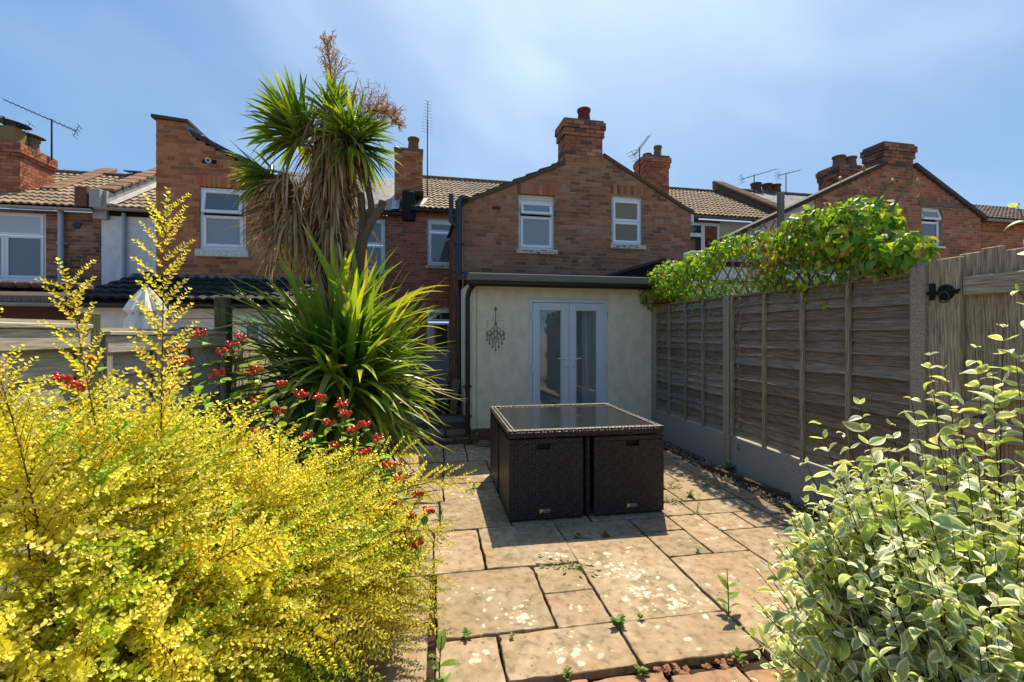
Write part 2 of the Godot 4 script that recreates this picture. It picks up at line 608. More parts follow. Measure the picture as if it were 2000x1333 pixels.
# ---------------------------------------------------------------- roofs
var tile_meshes := {}
func tile_mesh(kind: String, w: float, l: float) -> ArrayMesh:
	var key := [kind, w, l]
	if tile_meshes.has(key):
		return tile_meshes[key]
	var g := Geo.new()
	var white := Color.WHITE
	if kind == "slate":
		g.cbox(Vector3(0.002, 0.0, -l - 0.1), Vector3(w - 0.003, 0.008, 0), 0.002, white)
	else:
		var prof := []
		for k in 17:
			var x := float(k) / 16.0
			prof.append(Vector2(x * w * 1.015, 0.03 * absf(sin(TAU * x)) + 0.004 if kind == "roman" else 0.016 + 0.014 * sin(2.0 * TAU * x)))
		for k in 16:
			var a: Vector2 = prof[k]
			var b: Vector2 = prof[k + 1]
			var th := Vector3(0, -0.034, 0)
			var a0 := Vector3(a.x, a.y + 0.022, 0)
			var b0 := Vector3(b.x, b.y + 0.022, 0)
			var a1 := Vector3(a.x, a.y - 0.012, -l - 0.07)
			var b1 := Vector3(b.x, b.y - 0.012, -l - 0.07)
			g.quad(a0, a1, b1, b0, white)
			g.quad(a0, b0, b0 + th, a0 + th, white)
	tile_meshes[key] = g.mesh()
	return tile_meshes[key]

# tiles from an eave line (s0..s1 at height y, distance c) up a slope of `rise` per metre over `run` metres of plan
func tiled_roof(parent: Node3D, s0: float, s1: float, y: float, c: float, rise: float, run: float, kind: String, tones: Array, keep: int, w := 0.3, l := 0.29, slab := Color(0.05, 0.04, 0.03)) -> void:
	var tilt := atan(rise)
	var b := Basis(Vector3.RIGHT, tilt)
	var rows := int(ceil(run / cos(tilt) / l))
	var cols := int(ceil((s1 - s0) / w))
	var xfs := []
	var tints := []
	var mesh := tile_mesh(kind, w, l)
	var mats := []
	for t in tones:
		var m: StandardMaterial3D = (M.slate if kind == "slate" else M.tile).duplicate()
		m.albedo_color = Color(t.r, t.g, t.b).linear_to_srgb()
		mats.append(m)
	for r in rows:
		for k in cols:
			var off := w * 0.5 if kind == "slate" and r % 2 else 0.0
			var x := s0 + k * w + off
			var at := Vector3(x, y, -c) + b * Vector3(0, 0.012 + rng.randf_range(-0.002, 0.003), -r * l)
			var xf := Transform3D(b.rotated(Vector3.UP, rng.randf_range(-0.014, 0.014)).rotated(Vector3.BACK, rng.randf_range(-0.012, 0.012)), at)
			var n := rng.randi() % tones.size()
			if keep > 0:
				keep -= 1
				part(parent, "roof_tile", mesh, mats[n], xf)
			else:
				xfs.append(xf)
				tints.append(jit(tones[n], 0.1))
	if xfs.size():
		multi(parent, "more_roof_tiles", mesh, M.slate if kind == "slate" else M.tile, xfs, tints)
	var g := Geo.new()
	var e := Vector3(0, rise * run, -run)
	var d := b * Vector3(0, -0.08, 0)
	var p := [Vector3(s0 + 0.01, y - 0.012, -c - 0.02), Vector3(s1 + 0.0, y - 0.012, -c - 0.02)]
	g.quad(p[0], p[0] + e, p[1] + e, p[1], slab)
	g.quad(p[0] + d, p[1] + d, p[1] + e + d, p[0] + e + d, slab)
	g.quad(p[0], p[1], p[1] + d, p[0] + d, slab)
	g.quad(p[0], p[0] + d, p[0] + e + d, p[0] + e, slab)
	g.quad(p[1], p[1] + e, p[1] + e + d, p[1] + d, slab)
	part(parent, "roof_deck", g, M.felt)

func ridge(parent: Node3D, s0: float, s1: float, y: float, c: float, col: Color) -> void:
	var x := s0
	while x < s1 - 0.05:
		var g := Geo.new()
		var pts := [Vector3(x, y, -c), Vector3(minf(x + 0.43, s1), y, -c)]
		g.tube(pts, 0.11, 0.105, 10, jit(col, 0.12))
		part(parent, "ridge_tile", g, M.tile)
		x += 0.435

func gutter(parent: Node3D, s0: float, s1: float, y: float, z: float, col: Color) -> void:
	var g := Geo.new()
	var prev := []
	for k in 9:
		var a := PI + PI * k / 8.0
		prev.append(Vector3(0, y + sin(a) * 0.055, z + cos(a) * 0.06))
	for k in 8:
		g.quad(prev[k] + Vector3(s0, 0, 0), prev[k + 1] + Vector3(s0, 0, 0), prev[k + 1] + Vector3(s1, 0, 0), prev[k] + Vector3(s1, 0, 0), col)
	for s in [s0, s1]:
		for k in range(1, 8):
			g.tri(prev[0] + Vector3(s, 0, 0), prev[k] + Vector3(s, 0, 0), prev[k + 1] + Vector3(s, 0, 0), col)
	g.box(Vector3(s0, y - 0.005, z + 0.058), Vector3(s1, y + 0.006, z + 0.066), col)
	part(parent, "gutter", g, M.black)

func pipe(parent: Node3D, called: String, pts: Array, r: float, col: Color, collars: Array = []) -> void:
	var g := Geo.new()
	g.tube(pts, r, r, 12, col)
	for k in collars:
		var p: Vector3 = k
		g.tube([p, p + Vector3(0, 0.07, 0)], r * 1.18, r * 1.18, 12, col)
		g.box(p + Vector3(-r * 1.7, 0.02, -r * 1.2), p + Vector3(r * 1.7, 0.05, -r * 0.5), col)
	part(parent, called, g, M.black)

func antenna(label: String, base: Vector3, mast: float, dir: Vector3, length: float, n: int, upright := false, parent_turn := HOUSE) -> void:
	var o := thing("television_aerial", label, "aerial", Basis(Vector3.UP, parent_turn) * base, parent_turn, "rooftop television aerials")
	var dark := Color(0.03, 0.03, 0.035)
	var g := Geo.new()
	g.tube([Vector3.ZERO, Vector3(0, mast, 0)], 0.02, 0.016, 6, dark)
	part(o, "mast", g, M.iron)
	var b := Geo.new()
	var top := Vector3(0, mast - 0.03, 0)
	var d := dir.normalized()
	var a0 := top - d * length * 0.35
	b.tube([a0, top + d * length * 0.65], 0.012, 0.01, 6, dark)
	part(o, "boom", b, M.iron)
	var side := d.cross(Vector3.UP).normalized()
	if upright: side = d.cross(Vector3(0.3, 0, 1)).normalized()
	for k in n:
		var t := float(k) / (n - 1)
		var e := Geo.new()
		var p := a0.lerp(top + d * length * 0.65, t)
		var h := lerpf(0.17, 0.09, t)
		e.tube([p - side * h, p + side * h], 0.006, 0.006, 4, dark)
		part(o, "element", e, M.iron)
	if not upright:
		for s in [-0.14, -0.05, 0.05, 0.14]:
			var e := Geo.new()
			var p: Vector3 = a0 - d * 0.02 + d.cross(side) * s
			e.tube([p - side * 0.2, p + side * 0.2], 0.007, 0.007, 4, dark)
			part(o, "reflector", e, M.iron)
		var s2 := Geo.new()
		s2.tube([a0 - d.cross(side) * 0.15, a0 + d.cross(side) * 0.15], 0.008, 0.008, 4, dark)
		part(o, "reflector_frame", s2, M.iron)

# a raking strip along a gable
func verge(g: Geo, a: Vector3, b: Vector3, h: float, depth: float, col: Color) -> void:
	var up := Vector3(0, h, 0)
	var z := Vector3(0, 0, -depth)
	g.quad(a, a + up, b + up, b, col)
	g.quad(a + z, b + z, b + up + z, a + up + z, col)
	g.quad(a + up, a + up + z, b + up + z, b + up, col)
	g.quad(a, b, b + z, a + z, col)
	g.quad(a, a + z, a + up + z, a + up, col)
	g.quad(b, b + up, b + up + z, b + z, col)

# ---------------------------------------------------------------- the terrace
func terrace() -> void:
	var brown := [Color(0.460, 0.200, 0.105), Color(0.520, 0.235, 0.125), Color(0.390, 0.165, 0.090), Color(0.540, 0.235, 0.120), Color(0.270, 0.130, 0.085), Color(0.470, 0.245, 0.150), Color(0.560, 0.300, 0.185), Color(0.430, 0.185, 0.100)]
	var orange := [Color(0.620, 0.225, 0.090), Color(0.680, 0.265, 0.105), Color(0.540, 0.190, 0.080), Color(0.700, 0.310, 0.140), Color(0.420, 0.165, 0.080), Color(0.630, 0.285, 0.140)]
	var red := [Color(0.550, 0.185, 0.095), Color(0.600, 0.220, 0.110), Color(0.470, 0.160, 0.080), Color(0.620, 0.265, 0.145), Color(0.350, 0.145, 0.090)]
	var sooty := [Color(0.320, 0.155, 0.100), Color(0.200, 0.125, 0.090), Color(0.430, 0.185, 0.105), Color(0.480, 0.215, 0.125), Color(0.160, 0.105, 0.080)]
	var pan := [Color(0.38, 0.27, 0.17), Color(0.44, 0.31, 0.20), Color(0.30, 0.215, 0.14), Color(0.50, 0.36, 0.24), Color(0.34, 0.25, 0.15)]
	var pan2 := [Color(0.36, 0.235, 0.155), Color(0.42, 0.275, 0.18), Color(0.29, 0.19, 0.13), Color(0.33, 0.225, 0.14)]
	var frosted := Color(0.24, 0.245, 0.25)    # obscured glass
	var blind := Color(0.12, 0.123, 0.126)     # grey roller blind close behind the glass
	var pale := Color(0.42, 0.46, 0.47)

	# --- the gabled rear wing in the middle
	var w := thing("rear_wing", "brown brick gabled rear wing with two sash windows and a central chimney stack", "building", Vector3.ZERO, HOUSE)
	var wl := Rect2(1.983, 3.29, 0.735, 1.085)
	var wr := Rect2(3.94, 3.46, 0.69, 1.025)
	var apex := PackedVector2Array([Vector2(0.9, 2.3), Vector2(5.74, 2.3), Vector2(5.74, 4.22), Vector2(3.76, 5.27), Vector2(2.93, 5.05), Vector2(0.9, 4.12)])
	brick_wall(w, apex, -8.7, [wl, wr], brown, 300, Vector2(3.3, 4.1))
	window(w, wl, -8.7, [[0, 0, 1, 0.70, frosted, 0.0], [0, 0.72, 1, 1, frosted, 0.30]], "stone", 0.07, 0.11)
	window(w, wr, -8.7, [[0, 0, 1, 0.5, Color(0.15, 0.085, 0.015), 0.0], [0, 0.505, 1, 1, Color(0.19, 0.11, 0.025), 0.0]], "stone", 0.07, 0.05)
	# side wall towards the passage and the far side
	var sw := PackedVector2Array([Vector2(0, 0), Vector2(3.6, 0), Vector2(3.6, 4.1), Vector2(0, 4.1)])
	var left := Transform3D(Basis(Vector3.UP, -PI / 2), Vector3(0.9, 0, -8.905))
	left.basis = Basis(Vector3(0, 0, -1), Vector3.UP, Vector3(-1, 0, 0)).orthonormalized()
	brick_wall(w, sw, 0.0, [], brown, 0, Vector2.ZERO, false, 0.15, left)
	var g := Geo.new()
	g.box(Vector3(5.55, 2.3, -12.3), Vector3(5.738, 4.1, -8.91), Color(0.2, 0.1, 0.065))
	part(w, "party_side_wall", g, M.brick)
	var r := Geo.new()
	for side in 2:
		var n := 9
		for k in n:
			var a: Vector2 = (Vector2(0.82, 4.10).lerp(Vector2(3.2, 5.18), float(k) / n)) if side == 0 else (Vector2(5.84, 4.19).lerp(Vector2(3.2, 5.5), float(k) / n))
			var b: Vector2 = (Vector2(0.82, 4.10).lerp(Vector2(3.2, 5.18), float(k + 1.08) / n)) if side == 0 else (Vector2(5.84, 4.19).lerp(Vector2(3.2, 5.5), float(k + 1.08) / n))
			verge(r, Vector3(a.x, a.y + 0.045, -8.72), Vector3(b.x, b.y + 0.012, -8.72), 0.035, 3.5, jit(Color(0.12, 0.085, 0.06), 0.2))
	part(w, "roof", r, M.tile)
	var vg := Geo.new()
	verge(vg, Vector3(0.84, 4.065, -8.66), Vector3(2.93, 5.01, -8.66), 0.075, 0.1, Color(0.15, 0.11, 0.07))
	verge(vg, Vector3(5.82, 4.14, -8.66), Vector3(3.76, 5.23, -8.66), 0.075, 0.1, Color(0.15, 0.11, 0.07))
	part(w, "verge_mortar", vg, M.mortar)
	var st := brick_stack(w, "chimney", 2.94, 3.745, 4.95, 5.93, 8.72, 9.16, sooty + brown)
	pot(st, Vector3(3.42, 5.95, -8.92), 0.135, 0.33, Color(0.33, 0.085, 0.055))
	var ab := Geo.new()
	ab.box(Vector3(1.46, 4.03, -8.71), Vector3(1.62, 4.10, -8.688), Color(0.36, 0.08, 0.045))
	for k in 5:
		ab.box(Vector3(1.475 + k * 0.028, 4.04, -8.69), Vector3(1.487 + k * 0.028, 4.09, -8.683), Color(0.12, 0.03, 0.02))
	part(w, "air_brick", ab, M.brick)
	pipe(w, "soil_pipe", [Vector3(0.80, 0.25, -8.62), Vector3(0.80, 4.12, -8.62), Vector3(0.86, 4.2, -8.62), Vector3(0.98, 4.2, -8.62)], 0.062, Color(0.022, 0.024, 0.03), [Vector3(0.80, 1.4, -8.62), Vector3(0.80, 2.75, -8.62), Vector3(0.80, 3.3, -8.62)])
	pipe(w, "vent_pipe", [Vector3(0.80, 3.62, -8.62), Vector3(0.74, 3.68, -8.62), Vector3(0.66, 3.74, -8.62), Vector3(0.66, 4.26, -8.62)], 0.045, Color(0.022, 0.024, 0.03), [])
	gutter(w, 5.74, 5.95, 4.1, -8.78, Color(0.02, 0.02, 0.022))
	var eb := Geo.new()
	eb.box(Vector3(5.745, 4.0, -8.8), Vector3(5.80, 4.2, -8.67), Color(0.62, 0.62, 0.6))
	part(w, "barge_end", eb, M.upvc)

	# --- main house behind, left of the wing
	var k := thing("terraced_house", "red brick terraced house behind the wing, with brown pantiles and black soil pipe", "building", Vector3.ZERO, HOUSE)
	var k1 := Rect2(0.322, 3.46, 0.73, 1.28)
	var k2 := Rect2(0.29, 1.10, 0.82, 1.23)
	brick_wall(k, PackedVector2Array([Vector2(-0.72, 0), Vector2(1.5, 0), Vector2(1.5, 4.9), Vector2(-0.72, 4.9)]), -12.4, [k1, k2], red, 300, Vector2(0.1, 3.2), true, 0.25)
	window(k, k1, -12.4, [[0, 0, 1, 0.76, blind, 0.0], [0, 0.77, 1, 1, blind, 0.0]], "stone", 0.07, 0.07)
	var kw := window(k, k2, -12.4, [[0, 0.0, 1, 0.70, Color(0.05, 0.055, 0.04), 0.0], [0, 0.74, 1, 1, Color(0.03, 0.035, 0.03), 0.12]], "plastic", 0.07, 0.05)
	var bl := Geo.new()
	for i in 22:
		bl.box(Vector3(0.85, 1.25 + i * 0.028, -12.43), Vector3(1.0, 1.268 + i * 0.028, -12.422), Color(0.6, 0.55, 0.42))
	part(kw, "blind", bl, M.plain)
	var rb := Geo.new()
	rb.box(Vector3(-0.72, 0, -12.4), Vector3(1.4, 1.03, -12.36), Color(0.42, 0.41, 0.40))
	part(k, "rendered_base", rb, M.render)
	tiled_roof(k, -0.1, 3.6, 4.92, 12.2, 0.56, 3.4, "pan", pan, 300)
	ridge(k, -0.1, 3.6, 6.87, 15.65, Color(0.2, 0.13, 0.09))
	gutter(k, -0.1, 1.0, 4.88, -12.17, Color(0.02, 0.02, 0.02))
	var ks := brick_stack(k, "chimney", -0.56, 0.20, 5.0, 6.75, 13.0, 13.6, orange, false)
	pot(ks, Vector3(-0.05, 6.78, -13.3), 0.16, 0.42, Color(0.34, 0.2, 0.1))
	var pw := Geo.new()
	pw.cbox(Vector3(-0.34, 4.6, -13.0), Vector3(0.0, 5.38, -12.25), 0.03, Color(0.03, 0.028, 0.028))
	pw.cbox(Vector3(-0.30, 5.36, -13.0), Vector3(0.22, 5.44, -12.35), 0.02, Color(0.05, 0.04, 0.035))
	part(k, "party_wall_end", pw, M.render)
	var fl := Geo.new()
	verge(fl, Vector3(0.0, 4.99, -12.3), Vector3(0.24, 5.0, -12.3), 0.05, 0.05, Color(0.6, 0.6, 0.6))
	fl.quad(Vector3(0.0, 4.98, -12.22), Vector3(0.2, 5.42, -12.98), Vector3(0.36, 5.44, -12.98), Vector3(0.2, 4.99, -12.22), Color(0.55, 0.55, 0.55))
	part(k, "flashing", fl, M.lead)

	# --- neighbour to the left: window and slate roof behind the palm
	var kl := thing("slate_roofed_house", "brick house with dark slate roof and white window behind the palm", "building", Vector3.ZERO, HOUSE)
	var kl1 := Rect2(-1.60, 3.30, 0.82, 1.32)
	brick_wall(kl, PackedVector2Array([Vector2(-4.2, 0), Vector2(-0.725, 0), Vector2(-0.725, 4.75), Vector2(-4.2, 4.75)]), -12.4, [kl1], brown, 60, Vector2(-1.2, 2.8), true, 0.25)
	window(kl, kl1, -12.4, [[0, 0, 1, 0.48, blind, 0.0], [0, 0.5, 1, 1, blind, 0.0]], "white", 0.06)
	tiled_roof(kl, -4.2, -0.4, 4.80, 12.2, 0.56, 3.4, "slate", [Color(0.06, 0.065, 0.075), Color(0.075, 0.08, 0.09), Color(0.05, 0.052, 0.06)], 200, 0.3, 0.22)
	gutter(kl, -4.2, -0.35, 4.74, -12.15, Color(0.02, 0.02, 0.02))
	var wh := Geo.new()
	wh.quad(Vector3(-0.62, 4.86, -12.2), Vector3(-0.62, 5.66, -13.6), Vector3(-0.42, 5.68, -13.6), Vector3(-0.42, 4.88, -12.2), Color(0.5, 0.5, 0.5))
	part(kl, "flashing", wh, M.lead)

	# --- tall orange brick wing on the left
	var l := thing("brick_wing", "tall orange brick wing with one white window and a raking parapet, left of the palm", "building", Vector3.ZERO, HOUSE)
	var lw := Rect2(-3.60, 3.075, 0.72, 1.065)
	brick_wall(l, PackedVector2Array([Vector2(-4.25, 2.3), Vector2(-1.56, 2.3), Vector2(-1.56, 3.92), Vector2(-3.74, 5.0), Vector2(-3.78, 5.20), Vector2(-4.25, 5.24)]), -8.7, [lw], orange, 300, Vector2(-3.5, 3.9))
	window(l, lw, -8.7, [[0, 0, 1, 0.56, frosted, 0.0], [0, 0.575, 1, 1, blind, 0.20]], "white", 0.04)
	var lb := Geo.new()
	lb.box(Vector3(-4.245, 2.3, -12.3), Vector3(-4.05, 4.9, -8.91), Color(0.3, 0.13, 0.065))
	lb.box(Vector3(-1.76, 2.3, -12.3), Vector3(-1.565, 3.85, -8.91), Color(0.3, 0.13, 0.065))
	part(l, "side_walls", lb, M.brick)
	var lstk := brick_stack(l, "parapet", -4.245, -3.79, 4.85, 5.2, 8.91, 9.75, orange, false)
	var cp := Geo.new()
	cp.prism(PackedVector2Array([Vector2(-4.30, 5.235), Vector2(-3.75, 5.20), Vector2(-3.75, 5.25), Vector2(-4.30, 5.29)]), -9.8, -8.64, Color(0.16, 0.14, 0.12))
	part(lstk, "coping", cp, M.concrete)
	var rk := Vector2(-3.72, 5.03)
	for i in 6:
		var a := rk.lerp(Vector2(-1.5, 3.90), i / 6.0)
		var b := rk.lerp(Vector2(-1.5, 3.90), (i + 0.97) / 6.0)
		var c := Geo.new()
		verge(c, Vector3(a.x, a.y - 0.03, -8.63), Vector3(b.x, b.y - 0.03, -8.63), 0.085, 0.3, jit(Color(0.035, 0.04, 0.05), 0.2))
		part(l, "coping_tile", c, M.slate)
	var lr := Geo.new()
	verge(lr, Vector3(-3.8, 4.93, -8.95), Vector3(-1.5, 3.85, -8.95), 0.06, 3.4, Color(0.06, 0.06, 0.07))
	part(l, "roof", lr, M.slate)
	var ldf := Geo.new()
	ldf.quad(Vector3(-3.78, 5.03, -8.66), Vector3(-3.78, 5.17, -8.66), Vector3(-3.60, 5.10, -8.9), Vector3(-3.60, 4.97, -8.66), Color(0.3, 0.33, 0.38))
	part(l, "flashing", ldf, M.lead)
	var vp := Geo.new()
	vp.lathe([Vector2(0.03, -0.15), Vector2(0.03, 0.05), Vector2(0.042, 0.05), Vector2(0.042, -0.15)], 14, Color(0.7, 0.68, 0.64), Transform3D(Basis(Vector3.RIGHT, PI / 2), Vector3(-3.45, 4.58, -8.68)))
	part(l, "flue", vp, M.upvc)
	var vh := Geo.new()
	vh.box(Vector3(-3.56, 4.545, -8.69), Vector3(-3.34, 4.61, -8.687), Color(0.04, 0.025, 0.02))
	part(l, "flue_hole", vh, M.brick)

	# --- lean-to with black tiles against that wing
	var lt := thing("tiled_lean_to", "white lean-to with black wavy roof tiles below the orange brick wing", "lean-to", Vector3.ZERO, HOUSE)
	tiled_roof(lt, -4.6, -1.6, 2.09, 7.25, 0.33, 1.44, "roman", [Color(0.022, 0.022, 0.025), Color(0.03, 0.03, 0.032), Color(0.018, 0.018, 0.02)], 300, 0.3, 0.3)
	var lf := Geo.new()
	lf.box(Vector3(-4.6, 2.50, -8.688), Vector3(-1.6, 2.63, -8.66), Color(0.2, 0.22, 0.26))
	lf.quad(Vector3(-4.6, 2.56, -8.66), Vector3(-1.5, 2.56, -8.66), Vector3(-1.5, 2.53, -8.5), Vector3(-4.6, 2.53, -8.5), Color(0.2, 0.22, 0.26))
	part(lt, "flashing", lf, M.lead)
	gutter(lt, -4.62, -1.48, 2.04, -7.2, Color(0.015, 0.015, 0.015))
	var lwall := Geo.new()
	lwall.box(Vector3(-4.6, 0, -7.6), Vector3(-3.50, 2.03, -7.4), Color(0.84, 0.81, 0.76))
	lwall.box(Vector3(-3.50, 1.86, -7.6), Vector3(-2.85, 2.03, -7.4), Color(0.84, 0.81, 0.76))
	lwall.box(Vector3(-2.85, 0, -7.6), Vector3(-1.5, 2.03, -7.4), Color(0.84, 0.81, 0.76))
	part(lt, "wall", lwall, M.render)
	var ld := sub(lt, "door")
	var dg := Geo.new()
	bars(dg, Rect2(-3.495, 0.02, 0.64, 1.835), -7.56, -7.45, 0.06, Color(0.72, 0.72, 0.74))
	bars(dg, Rect2(-3.44, 0.05, 0.53, 1.76), -7.54, -7.47, 0.085, Color(0.74, 0.74, 0.76))
	part(ld, "frame", dg, M.upvc)
	var dp := Geo.new()
	dp.box(Vector3(-3.36, 0.13, -7.51), Vector3(-2.99, 1.73, -7.50), Color(0.03, 0.035, 0.025))
	part(ld, "pane", dp, M.pane)
	window(lt, Rect2(-2.52, 0.9, 0.35, 0.98), -7.4, [[0, 0, 1, 1, Color(0.04, 0.05, 0.03), 0.0]], "none", -0.02)
	pipe(lt, "downpipe", [Vector3(-1.78, 0, -7.3), Vector3(-1.78, 1.98, -7.3)], 0.04, Color(0.02, 0.02, 0.02))
	var rg := Geo.new()
	rg.cbox(Vector3(-1.95, 2.05, -7.5), Vector3(-1.5, 2.13, -7.15), 0.03, Color(0.42, 0.33, 0.22))
	part(lt, "ridge_end", rg, M.tile)

	# --- white painted house and the brick house at the far left
	var wt := thing("white_painted_house", "white painted house wall with grey downpipe between two brick houses", "building", Vector3.ZERO, HOUSE)
	var ww := Geo.new()
	ww.box(Vector3(-6.95, 0, -12.25), Vector3(-4.4, 4.30, -12.0), Color(0.82, 0.80, 0.78))
	ww.box(Vector3(-6.95, 4.30, -12.25), Vector3(-4.4, 4.42, -11.97), Color(0.03, 0.025, 0.02))
	part(wt, "wall", ww, M.render)
	window(wt, Rect2(-5.93, 2.5, 0.7, 1.6), -12.0, [[0, 0, 1, 1, blind, 0.0]], "none", -0.03)
	tiled_roof(wt, -6.75, -4.3, 4.46, 11.85, 0.55, 2.7, "pan", pan, 120)
	gutter(wt, -6.95, -4.4, 4.43, -11.8, Color(0.33, 0.31, 0.30))
	pipe(wt, "downpipe", [Vector3(-6.47, 0, -11.93), Vector3(-6.47, 4.36, -11.93)], 0.042, Color(0.36, 0.40, 0.45))
	var bw := Geo.new()
	for i in 9:
		var t := i / 9.0
		var y := 4.50 + t * 1.50
		var c := 11.88 + t * 2.75
		bw.box(Vector3(-7.05, y - 0.3, -c - 0.33), Vector3(-6.78, y + 0.34, -c), jit(Color(0.45, 0.44, 0.43), 0.08))
	part(wt, "party_parapet", bw, M.render)
	var cop := Geo.new()
	cop.quad(Vector3(-7.08, 4.86, -12.1), Vector3(-6.74, 4.86, -12.1), Vector3(-6.74, 6.36, -14.7), Vector3(-7.08, 6.36, -14.7), Color(0.36, 0.2, 0.12))
	for i in 8:
		var t := i / 8.0
		cop.cbox(Vector3(-7.10, 0, -0.34), Vector3(-6.72, 0.07, 0), 0.015, jit(Color(0.36, 0.2, 0.12), 0.2), Transform3D(Basis(Vector3.RIGHT, 0.5), Vector3(0, 4.86 + t * 1.5, -12.05 - t * 2.75)))
	part(wt, "coping", cop, M.tile)
	var wf := Geo.new()
	wf.quad(Vector3(-6.76, 4.56, -11.86), Vector3(-6.60, 4.53, -11.86), Vector3(-6.60, 6.0, -14.55), Vector3(-6.76, 6.06, -14.55), Color(0.58, 0.58, 0.58))
	part(wt, "flashing", wf, M.lead)
	var ov := Geo.new()
	ov.cbox(Vector3(-7.3, 4.42, -11.95), Vector3(-7.07, 4.86, -11.72), 0.01, Color(0.26, 0.12, 0.07))
	ov.cbox(Vector3(-7.04, 4.42, -12.0), Vector3(-6.84, 4.84, -11.74), 0.01, Color(0.55, 0.54, 0.5))
	part(wt, "parapet_end", ov, M.brick)

	var w1 := thing("pantiled_house", "brick house with wide white window and wavy brown roof tiles, leftmost", "building", Vector3.ZERO, HOUSE)
	var wide := Rect2(-10.2, 2.80, 2.2, 1.5)
	brick_wall(w1, PackedVector2Array([Vector2(-11.5, 0), Vector2(-6.96, 0), Vector2(-6.96, 4.36), Vector2(-11.5, 4.36)]), -12.0, [wide], sooty + brown, 260, Vector2(-7.4, 3.5), false, 0.25)
	window(w1, wide, -12.0, [[0, 0.67, 1, 1, pale, 0.0], [0, 0, 0.33, 0.66, frosted, 0.0], [0.335, 0, 0.66, 0.66, frosted, 0.0], [0.67, 0, 1, 0.66, blind, 0.0]], "plastic", 0.03)
	tiled_roof(w1, -11.5, -7.06, 4.42, 11.8, 0.55, 2.75, "pan", pan, 300)
	ridge(w1, -11.5, -7.06, 5.96, 14.6, Color(0.19, 0.13, 0.09))
	gutter(w1, -11.5, -6.98, 4.37, -11.77, Color(0.33, 0.31, 0.30))
	pipe(w1, "downpipe", [Vector3(-7.66, 2.72, -11.9), Vector3(-7.66, 4.34, -11.9)], 0.055, Color(0.36, 0.42, 0.48), [Vector3(-7.66, 3.6, -11.9)])
	pipe(w1, "waste_pipe", [Vector3(-7.66, 2.74, -11.9), Vector3(-7.75, 2.62, -11.88), Vector3(-8.05, 2.52, -11.88)], 0.05, Color(0.36, 0.42, 0.48))
	pipe(w1, "soil_pipe", [Vector3(-7.22, 2.82, -11.95), Vector3(-7.5, 2.70, -11.9), Vector3(-8.1, 2.56, -11.9)], 0.06, Color(0.02, 0.02, 0.022))
	var bh := Geo.new()
	bh.lathe([Vector2(0.0, 0.02), Vector2(0.075, 0.02), Vector2(0.085, 0.0)], 14, Color(0.02, 0.02, 0.02), Transform3D(Basis(Vector3.RIGHT, PI / 2), Vector3(-7.42, 4.05, -11.995)))
	part(w1, "vent", bh, M.black)
	var wst := brick_stack(w1, "chimney", -9.75, -8.84, 4.7, 5.95, 12.5, 13.5, red)
	var pc := Geo.new()
	pc.prism(PackedVector2Array([Vector2(-0.17, 0), Vector2(0.17, 0), Vector2(0.15, 0.42), Vector2(-0.15, 0.42)]), -0.17, 0.17, Color(0.45, 0.33, 0.16), Transform3D(Basis(), Vector3(-9.15, 5.97, -12.75)))
	part(wst, "chimney_pot", pc, M.concrete)
	pot(wst, Vector3(-9.1, 5.97, -13.2), 0.16, 0.36, Color(0.45, 0.33, 0.17))
	for p in [[Vector3(-9.15, 6.5, -12.75), 0.32], [Vector3(-9.1, 6.4, -13.2), 0.26]]:
		var cw := Geo.new()
		cw.lathe([Vector2(0.02, 0.07), Vector2(p[1] * 0.6, 0.04), Vector2(p[1], 0), Vector2(p[1] * 0.9, -0.012), Vector2(0, 0.01)], 18, Color(0.02, 0.02, 0.02), Transform3D(Basis(Vector3.BACK, -0.1), p[0]))
		for a in 4:
			var d := Vector3(cos(a * PI / 2 + 0.5), 0, sin(a * PI / 2 + 0.5)) * 0.13
			cw.tube([p[0] + d, p[0] + d - Vector3(0, 0.12, 0)], 0.012, 0.012, 5, Color(0.02, 0.02, 0.02))
		part(wst, "chimney_cowl", cw, M.iron)
	var pc2 := Geo.new()
	for i in 7:
		var t := i / 7.0
		pc2.cbox(Vector3(-8.72, 0, -0.4), Vector3(-8.35, 0.1, 0), 0.02, jit(Color(0.36, 0.2, 0.12), 0.15), Transform3D(Basis(Vector3.RIGHT, 0.5), Vector3(0, 5.0 + t * 1.25, -12.9 - t * 2.2)))
		pc2.box(Vector3(-8.66, 4.7 + t * 1.25, -13.25 - t * 2.2), Vector3(-8.40, 5.02 + t * 1.25, -12.85 - t * 2.2), Color(0.5, 0.49, 0.47))
	part(w1, "party_coping", pc2, M.tile)
	var rw := Geo.new()
	for i in 2:
		rw.box(Vector3(-0.25, 0, -0.35), Vector3(0.25, 0.025, 0.35), Color(0.10, 0.11, 0.13), Transform3D(Basis(Vector3.RIGHT, 0.1), Vector3(-7.55 + i * 0.6, 6.10, -14.7)))
		rw.box(Vector3(-7.72 + i * 0.6, 5.9, -14.75), Vector3(-7.68 + i * 0.6, 6.10, -14.65), Color(0.2, 0.2, 0.2))
		rw.box(Vector3(-7.42 + i * 0.6, 5.9, -14.75), Vector3(-7.38 + i * 0.6, 6.10, -14.65), Color(0.2, 0.2, 0.2))
	part(w1, "roof_light", rw, M.metal)

	# --- low outhouse roof below it
	var oh := thing("low_outhouse", "low outhouse with weathered grey roof edge just above the left fence", "outhouse", Vector3.ZERO, HOUSE)
	var og := Geo.new()
	og.box(Vector3(-9.2, 0, -9.6), Vector3(-4.75, 2.12, -9.0), Color(0.16, 0.075, 0.05))
	part(oh, "wall", og, M.brick)
	var orf := Geo.new()
